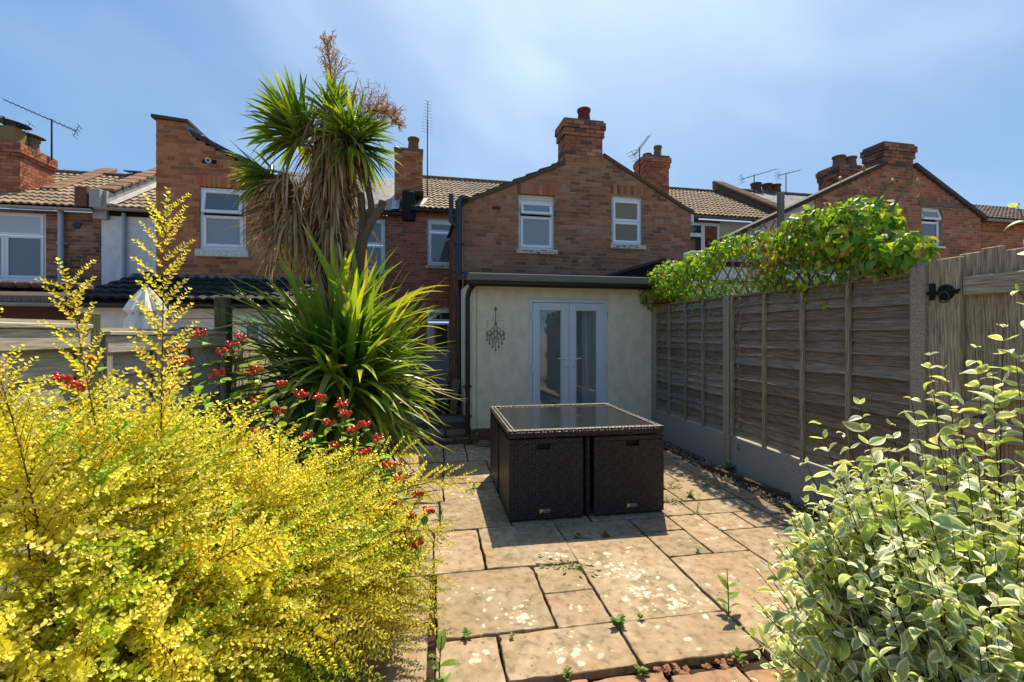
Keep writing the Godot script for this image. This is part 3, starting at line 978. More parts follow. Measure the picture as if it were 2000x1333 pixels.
	orf.prism(PackedVector2Array([Vector2(8.85, 2.16), Vector2(11.9, 2.62), Vector2(11.9, 2.70), Vector2(8.85, 2.24)]), 4.7, 9.2, Color(0.12, 0.10, 0.08), Transform3D(Basis(Vector3(0, 0, -1), Vector3.UP, Vector3(-1, 0, 0)), Vector3.ZERO))
	part(oh, "roof", orf, M.felt)
	var oe := Geo.new()
	oe.cbox(Vector3(-9.2, 2.14, -8.86), Vector3(-4.7, 2.26, -8.80), 0.015, Color(0.25, 0.23, 0.2))
	part(oh, "fascia", oe, M.upright)
	gutter(oh, -9.2, -4.7, 2.12, -8.72, Color(0.27, 0.27, 0.28))
	for i in 12:
		var rt := Geo.new()
		rt.cbox(Vector3(-9.0 + i * 0.24, 2.46, -10.4), Vector3(-8.77 + i * 0.24, 2.58, -9.9), 0.03, jit(Color(0.26, 0.13, 0.085), 0.2))
		part(oh, "ridge_tile", rt, M.tile)

	# --- terrace to the right behind the wing
	var t1 := thing("tiled_terraced_house", "terraced house with brown pantile roof and two pane white window, right of the wing", "building", Vector3.ZERO, HOUSE)
	var tw := Geo.new()
	tw.box(Vector3(5.8, 0, -12.65), Vector3(8.0, 5.1, -12.4), Color(0.24, 0.11, 0.07))
	tw.box(Vector3(8.0, 0, -12.65), Vector3(9.2, 4.05, -12.4), Color(0.24, 0.11, 0.07))
	tw.box(Vector3(8.0, 5.02, -12.65), Vector3(9.2, 5.1, -12.4), Color(0.24, 0.11, 0.07))
	tw.box(Vector3(9.2, 0, -12.65), Vector3(10.5, 5.1, -12.4), Color(0.68, 0.63, 0.55))
	tw.box(Vector3(10.5, 0, -12.65), Vector3(11.3, 5.1, -12.4), Color(0.24, 0.11, 0.07))
	part(t1, "wall", tw, M.brick)
	window(t1, Rect2(8.0, 4.05, 1.2, 0.97), -12.4, [[0, 0, 0.5, 0.6, Color(0.03, 0.035, 0.03), 0.0], [0, 0.61, 0.5, 1, Color(0.04, 0.045, 0.04), 0.0], [0.51, 0, 1, 1, Color(0.10, 0.05, 0.035), 0.0]], "none", 0.02)
	tiled_roof(t1, 5.6, 11.2, 5.17, 12.15, 0.56, 3.2, "pan", pan2, 300)
	ridge(t1, 5.6, 11.2, 7.0, 15.4, Color(0.16, 0.10, 0.075))
	gutter(t1, 5.8, 11.2, 5.13, -12.1, Color(0.16, 0.13, 0.10))
	var tst := brick_stack(t1, "chimney", 6.78, 7.55, 5.6, 6.98, 12.55, 13.2, red, true)
	pot(tst, Vector3(7.30, 7.0, -12.8), 0.12, 0.40, Color(0.30, 0.24, 0.17), -0.06)
	pot(tst, Vector3(7.08, 7.0, -13.0), 0.13, 0.22, Color(0.36, 0.2, 0.11))
	for i in 10:
		var t := i / 10.0
		var cc := Geo.new()
		cc.cbox(Vector3(11.15, 0, -0.42), Vector3(11.6, 0.12, 0), 0.03, jit(Color(0.21, 0.14, 0.10), 0.15), Transform3D(Basis(Vector3.RIGHT, 0.53), Vector3(0, 5.42 + t * 1.95, -12.2 - t * 3.3)))
		part(t1, "coping_stone", cc, M.concrete)
	var pp := Geo.new()
	pp.prism(PackedVector2Array([Vector2(12.1, 4.6), Vector2(15.6, 6.7), Vector2(15.6, 7.4), Vector2(12.1, 5.42)]), -11.52, -11.24, Color(0.20, 0.14, 0.105), Transform3D(Basis(Vector3(0, 0, -1), Vector3.UP, Vector3(-1, 0, 0)), Vector3.ZERO))
	part(t1, "party_parapet", pp, M.mortar)

	var t2 := thing("grey_roofed_house", "house with pale grey slate roof and squat chimney pots beyond the raking parapet", "building", Vector3.ZERO, HOUSE)
	tiled_roof(t2, 11.6, 16.5, 5.3, 12.15, 0.56, 3.2, "slate", [Color(0.22, 0.21, 0.22), Color(0.26, 0.25, 0.25), Color(0.19, 0.19, 0.2)], 0, 0.3, 0.22)
	ridge(t2, 11.6, 16.5, 7.13, 15.4, Color(0.2, 0.17, 0.15))
	var t2w := Geo.new()
	t2w.box(Vector3(11.6, 0, -12.65), Vector3(16.5, 5.25, -12.4), Color(0.24, 0.11, 0.07))
	part(t2, "wall", t2w, M.brick)
	for p in [Vector3(13.1, 7.12, -15.5), Vector3(13.6, 7.12, -15.5), Vector3(14.0, 7.12, -15.5)]:
		pot(t2, p, 0.2, 0.4, Color(0.22, 0.12, 0.08))

	# --- right-hand gabled wing
	var n := thing("gabled_wing", "brown brick gabled wing with broad chimney behind the vine", "building", Vector3.ZERO, HOUSE)
	var nw := Rect2(11.97, 3.755, 0.67, 0.95)
	brick_wall(n, PackedVector2Array([Vector2(8.9, 2.0), Vector2(13.83, 2.0), Vector2(13.83, 4.53), Vector2(11.735, 5.62), Vector2(10.86, 5.6), Vector2(8.9, 4.72)]), -8.7, [nw], brown + red, 300, Vector2(12.2, 4.4), false)
	window(n, nw, -8.7, [[0, 0, 1, 0.66, Color(0.10, 0.11, 0.12), 0.0], [0, 0.69, 1, 1, frosted, 0.28]], "plastic", 0.1)
	var lin := Geo.new()
	lin.cbox(Vector3(11.88, 4.72, -8.75), Vector3(12.95, 4.83, -8.66), 0.008, Color(0.33, 0.29, 0.24))
	part(n, "lintel", lin, M.concrete)
	var nr := Geo.new()
	nr.prism(PackedVector2Array([Vector2(6.75, 2.0), Vector2(8.9, 2.0), Vector2(8.9, 4.72), Vector2(6.75, 3.70)]), -8.95, -8.71, Color(0.52, 0.44, 0.42))
	part(n, "rendered_wall", nr, M.render)
	var nv := Geo.new()
	verge(nv, Vector3(6.62, 3.64, -8.62), Vector3(10.86, 5.60, -8.62), 0.10, 0.4, Color(0.08, 0.055, 0.043))
	verge(nv, Vector3(13.95, 4.45, -8.62), Vector3(11.74, 5.62, -8.62), 0.10, 3.6, Color(0.10, 0.085, 0.085))
	part(n, "roof", nv, M.tile)
	var ns := brick_stack(n, "chimney", 10.86, 11.73, 5.3, 6.14, 8.71, 9.2, sooty)
	var ns2 := brick_stack(n, "rear_chimney", 12.0, 12.75, 5.6, 6.5, 10.9, 11.6, sooty)
	pot(ns2, Vector3(12.2, 6.5, -11.1), 0.17, 0.34, Color(0.36, 0.2, 0.12))
	pot(ns2, Vector3(12.6, 6.5, -11.1), 0.17, 0.34, Color(0.36, 0.22, 0.14))
	var sf := Geo.new()
	for i in 6:
		sf.box(Vector3(9.35 + i * 0.22, 4.28 + i * 0.115, -12.40), Vector3(9.6 + i * 0.22, 4.44 + i * 0.115, -12.36), Color(0.09, 0.11, 0.16))
	part(n, "stepped_flashing", sf, M.lead)

	# --- house at the far right
	var fr := thing("edge_house", "brick house with ribbed grey-brown roof at the right edge above the gate", "building", Vector3.ZERO, HOUSE)
	brick_wall(fr, PackedVector2Array([Vector2(14.0, 2.0), Vector2(19.5, 2.0), Vector2(19.5, 4.72), Vector2(14.0, 4.72)]), -9.5, [], red, 120, Vector2(15.6, 4.2), false)
	tiled_roof(fr, 13.9, 19.5, 4.72, 9.3, 0.5, 2.2, "roman", [Color(0.19, 0.15, 0.12), Color(0.22, 0.17, 0.14), Color(0.165, 0.13, 0.11)], 150)
	gutter(fr, 13.95, 19.5, 4.68, -9.24, Color(0.2, 0.2, 0.2))

	aerials()

func aerials() -> void:
	antenna("aerial on thin mast right of the leftmost brick chimney", Vector3(-8.75, 5.9, -13.3), 1.0, Vector3(-1.0, 0.38, 0.35), 1.35, 15)
	antenna("aerial seen just above the pale pots of the leftmost chimney", Vector3(-9.5, 6.0, -13.0), 0.75, Vector3(-1.0, 0.45, 0.3), 1.2, 13)
	antenna("upright ladder-like aerial on the long mast beside the palm's seed heads", Vector3(0.34, 5.4, -13.3), 2.35, Vector3(0.02, 1.0, 0.0), 0.9, 11, true)
	antenna("aerial pointing up beside the wing's central chimney", Vector3(6.45, 5.55, -12.3), 1.55, Vector3(0.62, 0.75, -0.2), 0.95, 11)
	antenna("aerial at the head of the raking parapet, above the vine", Vector3(12.6, 6.9, -15.0), 0.75, Vector3(1.0, 0.30, 0.2), 1.4, 9)
	antenna("smaller aerial over the pale slate roof, above the vine", Vector3(14.3, 7.0, -15.3), 0.95, Vector3(1.0, 0.25, 0.2), 0.9, 8)
	antenna("lower of two aerials right of the broad chimney", Vector3(15.4, 5.4, -11.9), 1.0, Vector3(1.0, 0.30, 0.2), 1.1, 9)
	antenna("taller of two aerials right of the broad chimney", Vector3(16.4, 5.2, -11.9), 1.15, Vector3(1.0, 0.22, 0.2), 1.1, 9)

# ---------------------------------------------------------------- the cream extension with its doors
func extension() -> void:
	var o := thing("garden_extension", "cream rendered single-storey extension with grey felt lean-to roof", "extension", Vector3.ZERO, HOUSE)
	var cream := Color(0.93, 0.80, 0.60)
	var g := Geo.new()
	var z := -6.87
	g.box(Vector3(0.842, 0.16, z - 0.2), Vector3(1.735, 2.40, z), cream)
	g.box(Vector3(3.04, 0.16, z - 0.2), Vector3(4.0, 2.40, z), cream)
	g.box(Vector3(1.735, 2.18, z - 0.2), Vector3(3.04, 2.40, z), cream)
	part(o, "front_wall", g, M.render)
	var sd := Geo.new()
	sd.box(Vector3(0.842, 0.16, -8.69), Vector3(1.04, 2.45, z - 0.202), Color(0.80, 0.74, 0.58))
	part(o, "side_wall", sd, M.render)
	var rt := Geo.new()
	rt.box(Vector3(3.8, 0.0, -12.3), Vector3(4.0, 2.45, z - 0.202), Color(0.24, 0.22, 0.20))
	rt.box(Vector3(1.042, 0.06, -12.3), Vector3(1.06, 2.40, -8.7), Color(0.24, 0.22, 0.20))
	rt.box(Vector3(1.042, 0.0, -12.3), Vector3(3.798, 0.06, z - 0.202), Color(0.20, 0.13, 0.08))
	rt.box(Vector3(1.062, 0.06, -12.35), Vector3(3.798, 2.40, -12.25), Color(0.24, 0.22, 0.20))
	rt.box(Vector3(1.042, 2.402, -12.35), Vector3(3.798, 2.425, z - 0.202), Color(0.6, 0.58, 0.54))
	part(o, "inner_walls", rt, M.render)
	var cb := Geo.new()
	cb.box(Vector3(0.90, 0.10, z - 0.01), Vector3(0.925, 2.38, z + 0.012), Color(0.66, 0.58, 0.40))
	part(o, "corner_bead", cb, M.render)
	for row in 3:
		for k in 15:
			var x := 0.845 + k * 0.225 + (0.1 if row % 2 else 0.0)
			if x > 3.8 or (x > 1.6 and x < 3.05): continue
			part(o, "plinth_brick", brick_mesh(0.215, jit(Color(0.30, 0.15, 0.085), 0.2) if k < 2 else Color(0.27, 0.13, 0.075)), M.brick, Transform3D(Basis(), Vector3(x + 0.11, 0.038 + row * 0.07 - 0.02, z + 0.012)))
	var pl := Geo.new()
	pl.box(Vector3(0.85, -0.1, z - 0.2), Vector3(1.735, 0.159, z - 0.002), Color(0.25, 0.2, 0.15))
	pl.box(Vector3(3.04, -0.1, z - 0.2), Vector3(3.99, 0.159, z - 0.002), Color(0.25, 0.2, 0.15))
	pl.box(Vector3(1.735, -0.1, z - 0.2), Vector3(3.04, 0.03, z + 0.06), Color(0.4, 0.38, 0.35))
	part(o, "plinth", pl, M.mortar)
	# roof: a felt slab with a thick front edge
	var r := Geo.new()
	var turn := Transform3D(Basis(Vector3(0, 0, -1), Vector3.UP, Vector3(-1, 0, 0)), Vector3.ZERO)
	r.prism(PackedVector2Array([Vector2(6.76, 2.43), Vector2(8.69, 2.66), Vector2(8.69, 2.73), Vector2(6.76, 2.515)]), -4.05, -0.76, Color(0.13, 0.12, 0.105), turn)
	part(o, "roof", r, M.felt)
	var ed := Geo.new()
	ed.cbox(Vector3(0.755, 2.415, -6.765), Vector3(4.06, 2.53, -6.62), 0.012, Color(0.30, 0.265, 0.21))
	part(o, "roof_edge", ed, M.felt)
	var fl := Geo.new()
	fl.box(Vector3(0.9, 2.70, -8.69), Vector3(4.0, 2.82, -8.672), Color(0.09, 0.105, 0.125))
	part(o, "flashing", fl, M.lead)
	gutter(o, 0.76, 4.05, 2.385, -6.64, Color(0.012, 0.012, 0.012))
	pipe(o, "downpipe", [Vector3(0.83, 2.34, -6.66), Vector3(0.79, 2.28, -6.76), Vector3(0.77, 2.18, -6.84), Vector3(0.77, 0.12, -6.84)], 0.038, Color(0.016, 0.016, 0.016), [Vector3(0.77, 0.35, -6.84), Vector3(0.77, 0.8, -6.84)])
	# doors
	var dr := sub(o, "french_doors")
	var white := Color(0.66, 0.70, 0.75)
	var f := Geo.new()
	bars(f, Rect2(1.735, 0.035, 1.305, 2.145), z - 0.12, z - 0.015, 0.055, white)
	f.cbox(Vector3(1.70, 2.175, z - 0.03), Vector3(3.075, 2.195, z + 0.015), 0.005, white)
	part(dr, "frame", f, M.upvc)
	for k in 2:
		var lf := Geo.new()
		var x0 := 1.792 + k * 0.599
		var x1 := x0 + 0.594
		bars(lf, Rect2(x0, 0.095, 0.594, 2.025), z - 0.10, z + 0.002, 0.118, white)
		# bead round the glass
		bars(lf, Rect2(x0 + 0.105, 0.2, 0.384, 1.815), z - 0.06, z - 0.022, 0.022, white)
		part(dr, "door_leaf", lf, M.upvc)
		var p := Geo.new()
		p.box(Vector3(x0 + 0.112, 0.205, z - 0.052), Vector3(x1 - 0.112, 2.01, z - 0.046), Color.WHITE)
		p.box(Vector3(x0 + 0.112, 0.205, z - 0.034), Vector3(x1 - 0.112, 2.01, z - 0.028), Color.WHITE)
		part(dr, "pane", p, M.glass)
		var h := Geo.new()
		var hx := x1 - 0.058 if k == 0 else x0 + 0.058
		var dirx := -1.0 if k == 0 else 1.0
		h.cbox(Vector3(hx - 0.017, 1.06, z), Vector3(hx + 0.017, 1.28, z + 0.014), 0.005, Color(0.78, 0.8, 0.82))
		h.tube([Vector3(hx, 1.235, z), Vector3(hx, 1.235, z + 0.045)], 0.011, 0.011, 8, Color(0.78, 0.8, 0.82))
		h.tube([Vector3(hx - dirx * 0.01, 1.235, z + 0.045), Vector3(hx + dirx * 0.06, 1.237, z + 0.047), Vector3(hx + dirx * 0.135, 1.243, z + 0.043)], 0.0105, 0.009, 8, Color(0.78, 0.8, 0.82))
		part(dr, "handle", h, M.upvc)
		var kh := Geo.new()
		kh.tube([Vector3(hx, 1.10, z + 0.012), Vector3(hx, 1.10, z + 0.017)], 0.009, 0.009, 10, Color(0.03, 0.03, 0.03))
		kh.box(Vector3(hx - 0.004, 1.08, z + 0.013), Vector3(hx + 0.004, 1.10, z + 0.016), Color(0.03, 0.03, 0.03))
		part(dr, "keyhole", kh, M.black)
		for y in [1.02, 1.86, 0.25]:
			var hg := Geo.new()
			var xx := x0 - 0.012 if k == 0 else x1 + 0.012
			hg.tube([Vector3(xx, y, z + 0.012), Vector3(xx, y + 0.13, z + 0.012)], 0.011, 0.011, 8, white)
			hg.box(Vector3(xx - 0.02, y + 0.03, z - 0.005), Vector3(xx + 0.02, y + 0.10, z + 0.006), white)
			part(dr, "hinge", hg, M.upvc)
	var gap := Geo.new()
	gap.box(Vector3(2.3865, 0.1, z - 0.06), Vector3(2.3905, 2.11, z - 0.01), Color(0.05, 0.05, 0.05))
	part(dr, "seal", gap, M.black)

	# what stands in the room
	var cu := thing("curtain", "pale grey pleated curtain behind the glass of the closer-to-fence door", "curtain", Basis(Vector3.UP, HOUSE) * Vector3(2.72, 0.06, -7.14), HOUSE)
	var c := Geo.new()
	var prev := Vector3.ZERO
	for k in 41:
		var x := -0.02 + k * 0.0095
		var p := Vector3(x, 0, 0.035 * sin(k * 0.9) + 0.012 * sin(k * 0.37))
		if k:
			c.quad(prev, prev + Vector3(0, 2.1, 0), p + Vector3(0, 2.1, 0), p, Color(0.62, 0.66, 0.68))
		prev = p
	part(cu, "drape", c, M.cloth)
	var rod := Geo.new()
	rod.tube([Vector3(-1.3, 2.12, 0), Vector3(0.5, 2.12, 0)], 0.012, 0.012, 8, Color(0.2, 0.2, 0.2))
	part(cu, "rod", rod, M.iron)

	# raised dark flank of the neighbour's roof, between the two extensions
	var nb := thing("felted_roof_upstand", "dark felted sloping roof end rising right of the extension roof", "roof", Vector3.ZERO, HOUSE)
	var ng := Geo.new()
	ng.prism(PackedVector2Array([Vector2(3.0, 2.52), Vector2(4.06, 2.47), Vector2(4.9, 2.47), Vector2(4.9, 2.90), Vector2(4.33, 2.93)]), -8.6, -7.45, Color(0.028, 0.026, 0.024))
	part(nb, "body", ng, M.felt)
	var ne := Geo.new()
	verge(ne, Vector3(2.95, 2.52, -7.40), Vector3(4.33, 2.93, -7.40), 0.05, 1.3, Color(0.07, 0.065, 0.06))
	verge(ne, Vector3(4.33, 2.93, -7.40), Vector3(4.95, 2.90, -7.40), 0.05, 1.3, Color(0.07, 0.065, 0.06))
	part(nb, "edge", ne, M.felt)

	# neighbour's boarded extension seen through the lattice
	var gx := thing("boarded_extension", "pale yellow boarded extension with mint fascia seen through the lattice", "extension", Vector3.ZERO, HOUSE)
	var gw := Geo.new()
	gw.box(Vector3(4.35, 2.50, -6.55), Vector3(7.6, 2.72, -6.50), Color(0.52, 0.66, 0.60))
	part(gx, "fascia", gw, M.paint)
	for k in 9:
		var b := Geo.new()
		b.prism(PackedVector2Array([Vector2(0, 0), Vector2(0.02, 0), Vector2(0.008, 0.145), Vector2(0, 0.145)]), -7.6, -4.35, jit(Color(0.56, 0.56, 0.33), 0.05), Transform3D(Basis(Vector3(0, 0, 1), Vector3.UP, Vector3(-1, 0, 0)), Vector3(0, 2.35 - k * 0.14, -6.62)))
		part(gx, "board", b, M.paint)
	var gb := Geo.new()
	gb.box(Vector3(4.35, 0, -7.4), Vector3(7.6, 2.50, -6.63), Color(0.5, 0.5, 0.32))
	part(gx, "wall", gb, M.render)
	var gr := Geo.new()
	gr.box(Vector3(4.3, 2.724, -8.5), Vector3(7.65, 2.80, -6.45), Color(0.05, 0.04, 0.035))
	part(gx, "roof", gr, M.felt)
	var gp := Geo.new()
	gp.cbox(Vector3(4.30, 2.42, -6.72), Vector3(4.62, 2.95, -6.45), 0.01, Color(0.62, 0.68, 0.68))
	part(gx, "corner_panel", gp, M.paint)

	wall_ornament()
	passage()

# wire chandelier hung on the cream wall
func wall_ornament() -> void:
	var o := thing("wire_wall_ornament", "rusty wire chandelier ornament hanging on the cream wall", "ornament", Basis(Vector3.UP, HOUSE) * Vector3(1.20, 2.03, -6.852), HOUSE)
	var rust := Color(0.05, 0.035, 0.025)
	var g := Geo.new()
	g.tube([Vector3(0, 0.02, 0), Vector3(0, -0.27, 0)], 0.004, 0.004, 5, rust)
	part(o, "stem", g, M.iron)
	for y in [-0.02, -0.24]:
		var rg := Geo.new()
		var pts := []
		for k in 13: pts.append(Vector3(sin(TAU * k / 12.0) * 0.02, y + cos(TAU * k / 12.0) * 0.02, 0.004))
		rg.tube(pts, 0.0035, 0.0035, 4, rust, null, false)
		part(o, "ring", rg, M.iron)
	var fr := Geo.new()
	for s in [-1, 1]:
		fr.tube([Vector3(s * 0.03, -0.19, 0.002), Vector3(s * 0.05, -0.20, 0.002), Vector3(s * 0.125, -0.195, 0.002), Vector3(s * 0.13, -0.36, 0.002)], 0.0016, 0.0016, 4, rust)
		fr.tube([Vector3(s * 0.03, -0.12, 0.002), Vector3(s * 0.035, -0.22, 0.002)], 0.0016, 0.0016, 4, rust)
	part(o, "wire_frame", fr, M.iron)
	var loops := [[0.0, -0.31, 0.028, 0.04], [-0.048, -0.345, 0.028, 0.035], [0.048, -0.345, 0.028, 0.035], [-0.095, -0.385, 0.027, 0.035], [0.095, -0.385, 0.027, 0.035], [0.0, -0.40, 0.028, 0.05], [-0.048, -0.44, 0.028, 0.045], [0.048, -0.44, 0.028, 0.045], [0.0, -0.50, 0.024, 0.04], [-0.13, -0.40, 0.012, 0.03], [0.13, -0.40, 0.012, 0.03]]
	for l in loops:
		var pts := []
		for k in 15: pts.append(Vector3(l[0] + sin(TAU * k / 14.0) * l[2], l[1] + cos(TAU * k / 14.0) * l[3], 0.004))
		var q := Geo.new()
		q.tube(pts, 0.0036, 0.0036, 4, rust, null, false)
		part(o, "loop", q, M.iron)
	for d in [[-0.13, -0.42, -0.50], [-0.093, -0.42, -0.56], [-0.048, -0.48, -0.61], [0.0, -0.52, -0.655], [0.048, -0.48, -0.61], [0.095, -0.42, -0.56], [0.13, -0.42, -0.49]]:
		var q := Geo.new()
		q.tube([Vector3(d[0], d[1], 0.004), Vector3(d[0], d[2] + 0.03, 0.004)], 0.003, 0.003, 4, rust)
		q.lathe([Vector2(0.0, 0.03), Vector2(0.004, 0.028), Vector2(0.012, 0.006), Vector2(0.011, 0.0), Vector2(0, -0.004)], 8, rust, Transform3D(Basis(), Vector3(d[0], d[2], 0.006)))
		part(o, "drop", q, M.iron)

# the side passage: raised concrete, steps of brick, and what is kept there
func passage() -> void:
	var s := Node3D.new()
	s.name = "passage_path"
	add_child(s)
	s.rotation.y = HOUSE
	tag(s, "raised worn concrete path in the passage beside the extension", "", "", "structure")
	var g := Geo.new()
	g.cbox(Vector3(-1.4, -0.1, -12.36), Vector3(0.84, 0.19, -7.55), 0.02, Color(0.22, 0.20, 0.18))
	part(s, "slab", g, M.concrete)
	for k in 9:
		var b := Geo.new()
		b.cbox(Vector3(-1.05 + k * 0.235, -0.08, -7.06 + 0.03 * sin(k * 2.0)), Vector3(-0.83 + k * 0.235, 0.03 + 0.012 * sin(k * 3.0), -6.92 + 0.03 * sin(k * 2.0)), 0.012, jit(Color(0.2, 0.12, 0.085), 0.2))
		part(s, "brick", b, M.brick)
	for k in 3:
		var b := Geo.new()
		b.cbox(Vector3(-0.2 + k * 0.34, -0.08, -7.5), Vector3(0.12 + k * 0.34, 0.07 + 0.02 * (k % 2), -7.12), 0.02, jit(Color(0.2, 0.16, 0.13), 0.15))
		part(s, "step_stone", b, M.stone)

	var hb := Basis(Vector3.UP, HOUSE)
	var br := thing("broom_handle", "long wooden broom handle leaning in the passage", "broom", hb * Vector3(0.36, 0.19, -8.35), HOUSE)
	var h := Geo.new()
	h.tube([Vector3(-0.02, 0.08, 0.02), Vector3(0.38, 1.02, -0.2)], 0.014, 0.014, 8, Color(0.36, 0.25, 0.14))
	part(br, "handle", h, M.upright)
	var hh := Geo.new()
	hh.cbox(Vector3(-0.15, 0.05, -0.03), Vector3(0.13, 0.09, 0.04), 0.01, Color(0.3, 0.2, 0.1))
	for k in 24:
		hh.box(Vector3(-0.14 + k * 0.011, 0, -0.02), Vector3(-0.134 + k * 0.011, 0.05, 0.03), Color(0.18, 0.1, 0.05))
	part(br, "brush", hh, M.plain)
	var bg := thing("black_rubbish_sack", "black plastic rubbish sack slumped against the passage wall", "sack", hb * Vector3(0.55, 0.19, -8.3), HOUSE)
	var q := Geo.new()
	lump(q, Vector3(0, 0.24, 0), Vector3(0.22, 0.26, 0.2), 5, Color(0.03, 0.032, 0.04), 0.35)
	q.tube([Vector3(0, 0.45, 0), Vector3(0.03, 0.55, 0.0), Vector3(0.06, 0.62, 0.02)], 0.05, 0.02, 7, Color(0.04, 0.045, 0.05))
	part(bg, "bag", q, M.black)
	var b2 := thing("black_storage_crate", "low black crate at the back of the passage", "crate", hb * Vector3(-0.1, 0.19, -8.9), HOUSE)
	var c2 := Geo.new()
	c2.cbox(Vector3(-0.3, 0, -0.25), Vector3(0.35, 0.5, 0.25), 0.03, Color(0.02, 0.022, 0.026))
	c2.cbox(Vector3(-0.33, 0.5, -0.28), Vector3(0.38, 0.55, 0.28), 0.015, Color(0.025, 0.03, 0.035))
	part(b2, "body", c2, M.black)
	var pk := thing("timber_plank", "short grey plank propped upright by the black downpipe", "plank", hb * Vector3(0.70, 0.19, -8.1), HOUSE)
	var p2 := Geo.new()
	p2.cbox(Vector3(-0.06, 0, -0.02), Vector3(0.06, 0.62, 0.02), 0.005, Color(0.33, 0.29, 0.23), Transform3D(Basis(Vector3.BACK, -0.1), Vector3(-0.05, 0.01, 0)))
	part(pk, "board", p2, M.upright)

# a noisy ball
func lump(g: Geo, at: Vector3, r: Vector3, sd: int, col: Color, rough: float, n := 12) -> void:
	var f := FastNoiseLite.new()
	f.seed = sd
	f.frequency = 0.9
	var grid := []
	for i in n + 1:
		var row := []
		for j in n * 2:
			var a := PI * i / n
			var b := PI * j / n
			var d := Vector3(sin(a) * cos(b), cos(a), sin(a) * sin(b))
			row.append(at + d * r * (1.0 + rough * f.get_noise_3dv(d * 2.0)))
		grid.append(row)
	for i in n:
		for j in n * 2:
			var j2 := (j + 1) % (n * 2)
			g.quad(grid[i][j], grid[i][j2], grid[i + 1][j2], grid[i + 1][j], col)

# ---------------------------------------------------------------- ground and paving
func ground() -> void:
	var g := Geo.new()
	g.quad(Vector3(-90, -0.045, -120), Vector3(90, -0.045, -120), Vector3(90, -0.045, 40), Vector3(-90, -0.045, 40), Color(0.46, 0.38, 0.27))
	var o := part(self, "ground", g, M.soil)
	tag(o, "", "", "", "structure")
	var b := Geo.new()
	b.quad(Vector3(-2.1, -0.04, -7.4), Vector3(3.6, -0.04, -7.4), Vector3(3.6, -0.04, -0.9), Vector3(-2.1, -0.04, -0.9), Color(0.085, 0.06, 0.042))
	var bed := part(self, "soil_bed", b, M.soil)
	bed.rotation.y = GARDEN
	tag(bed, "", "", "", "structure")

# colour of the sandstone flags: warm and grey patches, dark specks, pale round lichens
func patio_picture() -> Image:
	var w := 1050
	var h := 1300
	var im := Image.create(w, h, false, Image.FORMAT_RGB8)
	var a := FastNoiseLite.new(); a.seed = 4; a.frequency = 0.006; a.fractal_octaves = 5
	var b := FastNoiseLite.new(); b.seed = 8; b.frequency = 0.045; b.fractal_octaves = 4
	var c := FastNoiseLite.new(); c.seed = 15; c.frequency = 0.013; c.fractal_octaves = 4
	for j in h:
		for i in w:
			var n := a.get_noise_2d(i, j)
			var k := b.get_noise_2d(i, j)
			var m := c.get_noise_2d(i, j)
			var col := Color(0.79, 0.71, 0.61).lerp(Color(0.84, 0.78, 0.70), clampf(n * 1.4 + 0.4, 0, 1))
			col = col.lerp(Color(0.66, 0.60, 0.50), clampf(m * 1.4 - 0.15, 0, 0.6))
			col = col.lerp(Color(0.79, 0.66, 0.54), clampf(-m * 1.3 - 0.25, 0, 0.45))
			var f := 1.0 + k * 0.13
			if k < -0.36: f *= 0.92
			f *= 0.92
			im.set_pixel(i, j, Color(col.r * f, col.g * f, col.b * f))
	var r := RandomNumberGenerator.new()
	r.seed = 77
	# patches of lichen: centre p, q, spread, how many
	for s in [[1.32, 2.68, 0.30, 85], [1.25, 3.0, 0.22, 45], [1.5, 2.56, 0.14, 30], [0.42, 2.62, 0.16, 26], [0.5, 2.58, 0.10, 12], [0.85, 2.62, 0.06, 9], [0.72, 2.26, 0.12, 24], [0.62, 2.28, 0.06, 40], [0.2, 2.25, 0.12, 7], [0.9, 3.3, 0.2, 16], [1.3, 3.2, 0.25, 22], [1.9, 2.7, 0.2, 12], [0.25, 2.9, 0.15, 10], [0.4, 4.6, 0.3, 22], [0.9, 6.2, 0.25, 16], [0.4, 6.3, 0.2, 12], [0.5, 5.2, 0.3, 14], [2.2, 3.4, 0.3, 8], [2.6, 3.6, 0.3, 6], [1.4, 2.3, 0.25, 7]]:
		for k in s[3]:
			var p: float = s[0] + r.randfn() * s[1 + 1] * 0.5
			var q: float = s[1] + r.randfn() * s[2] * 0.45
			var rad := (0.004 + 0.016 * pow(r.randf(), 1.6)) if s[3] != 40 else r.randf_range(0.002, 0.006)
			blob(im, (p + 1.0) * 250.0, (7.0 - q) * 250.0, rad * 250.0, Color(1.0, 1.0, 0.97), r, r.randf_range(0.5, 0.95))
	# lime bloom in front of the table
	for s in [[0.75, 3.82, 0.35, 0.03], [1.2, 3.80, 0.3, 0.03], [1.75, 3.83, 0.25, 0.04], [2.2, 3.95, 0.14, 0.08], [1.62, 3.75, 0.12, 0.08], [0.1, 4.15, 0.16, 0.03], [0.0, 3.45, 0.2, 0.05], [0.3, 4.47, 0.3, 0.025]]:
		for k in 160:
			blob(im, (s[0] + r.randfn() * s[2] * 0.5 + 1.0) * 250.0, (7.0 - s[1] - r.randfn() * s[3] * 0.5) * 250.0, r.randf_range(0.6, 2.4), Color(0.9, 0.88, 0.86), r, 0.35)
	# dark specks
	for k in 900:
		blob(im, r.randf() * w, r.randf() * h, r.randf_range(0.5, 1.8), Color(0.28, 0.25, 0.2), r, 0.55)
	return im

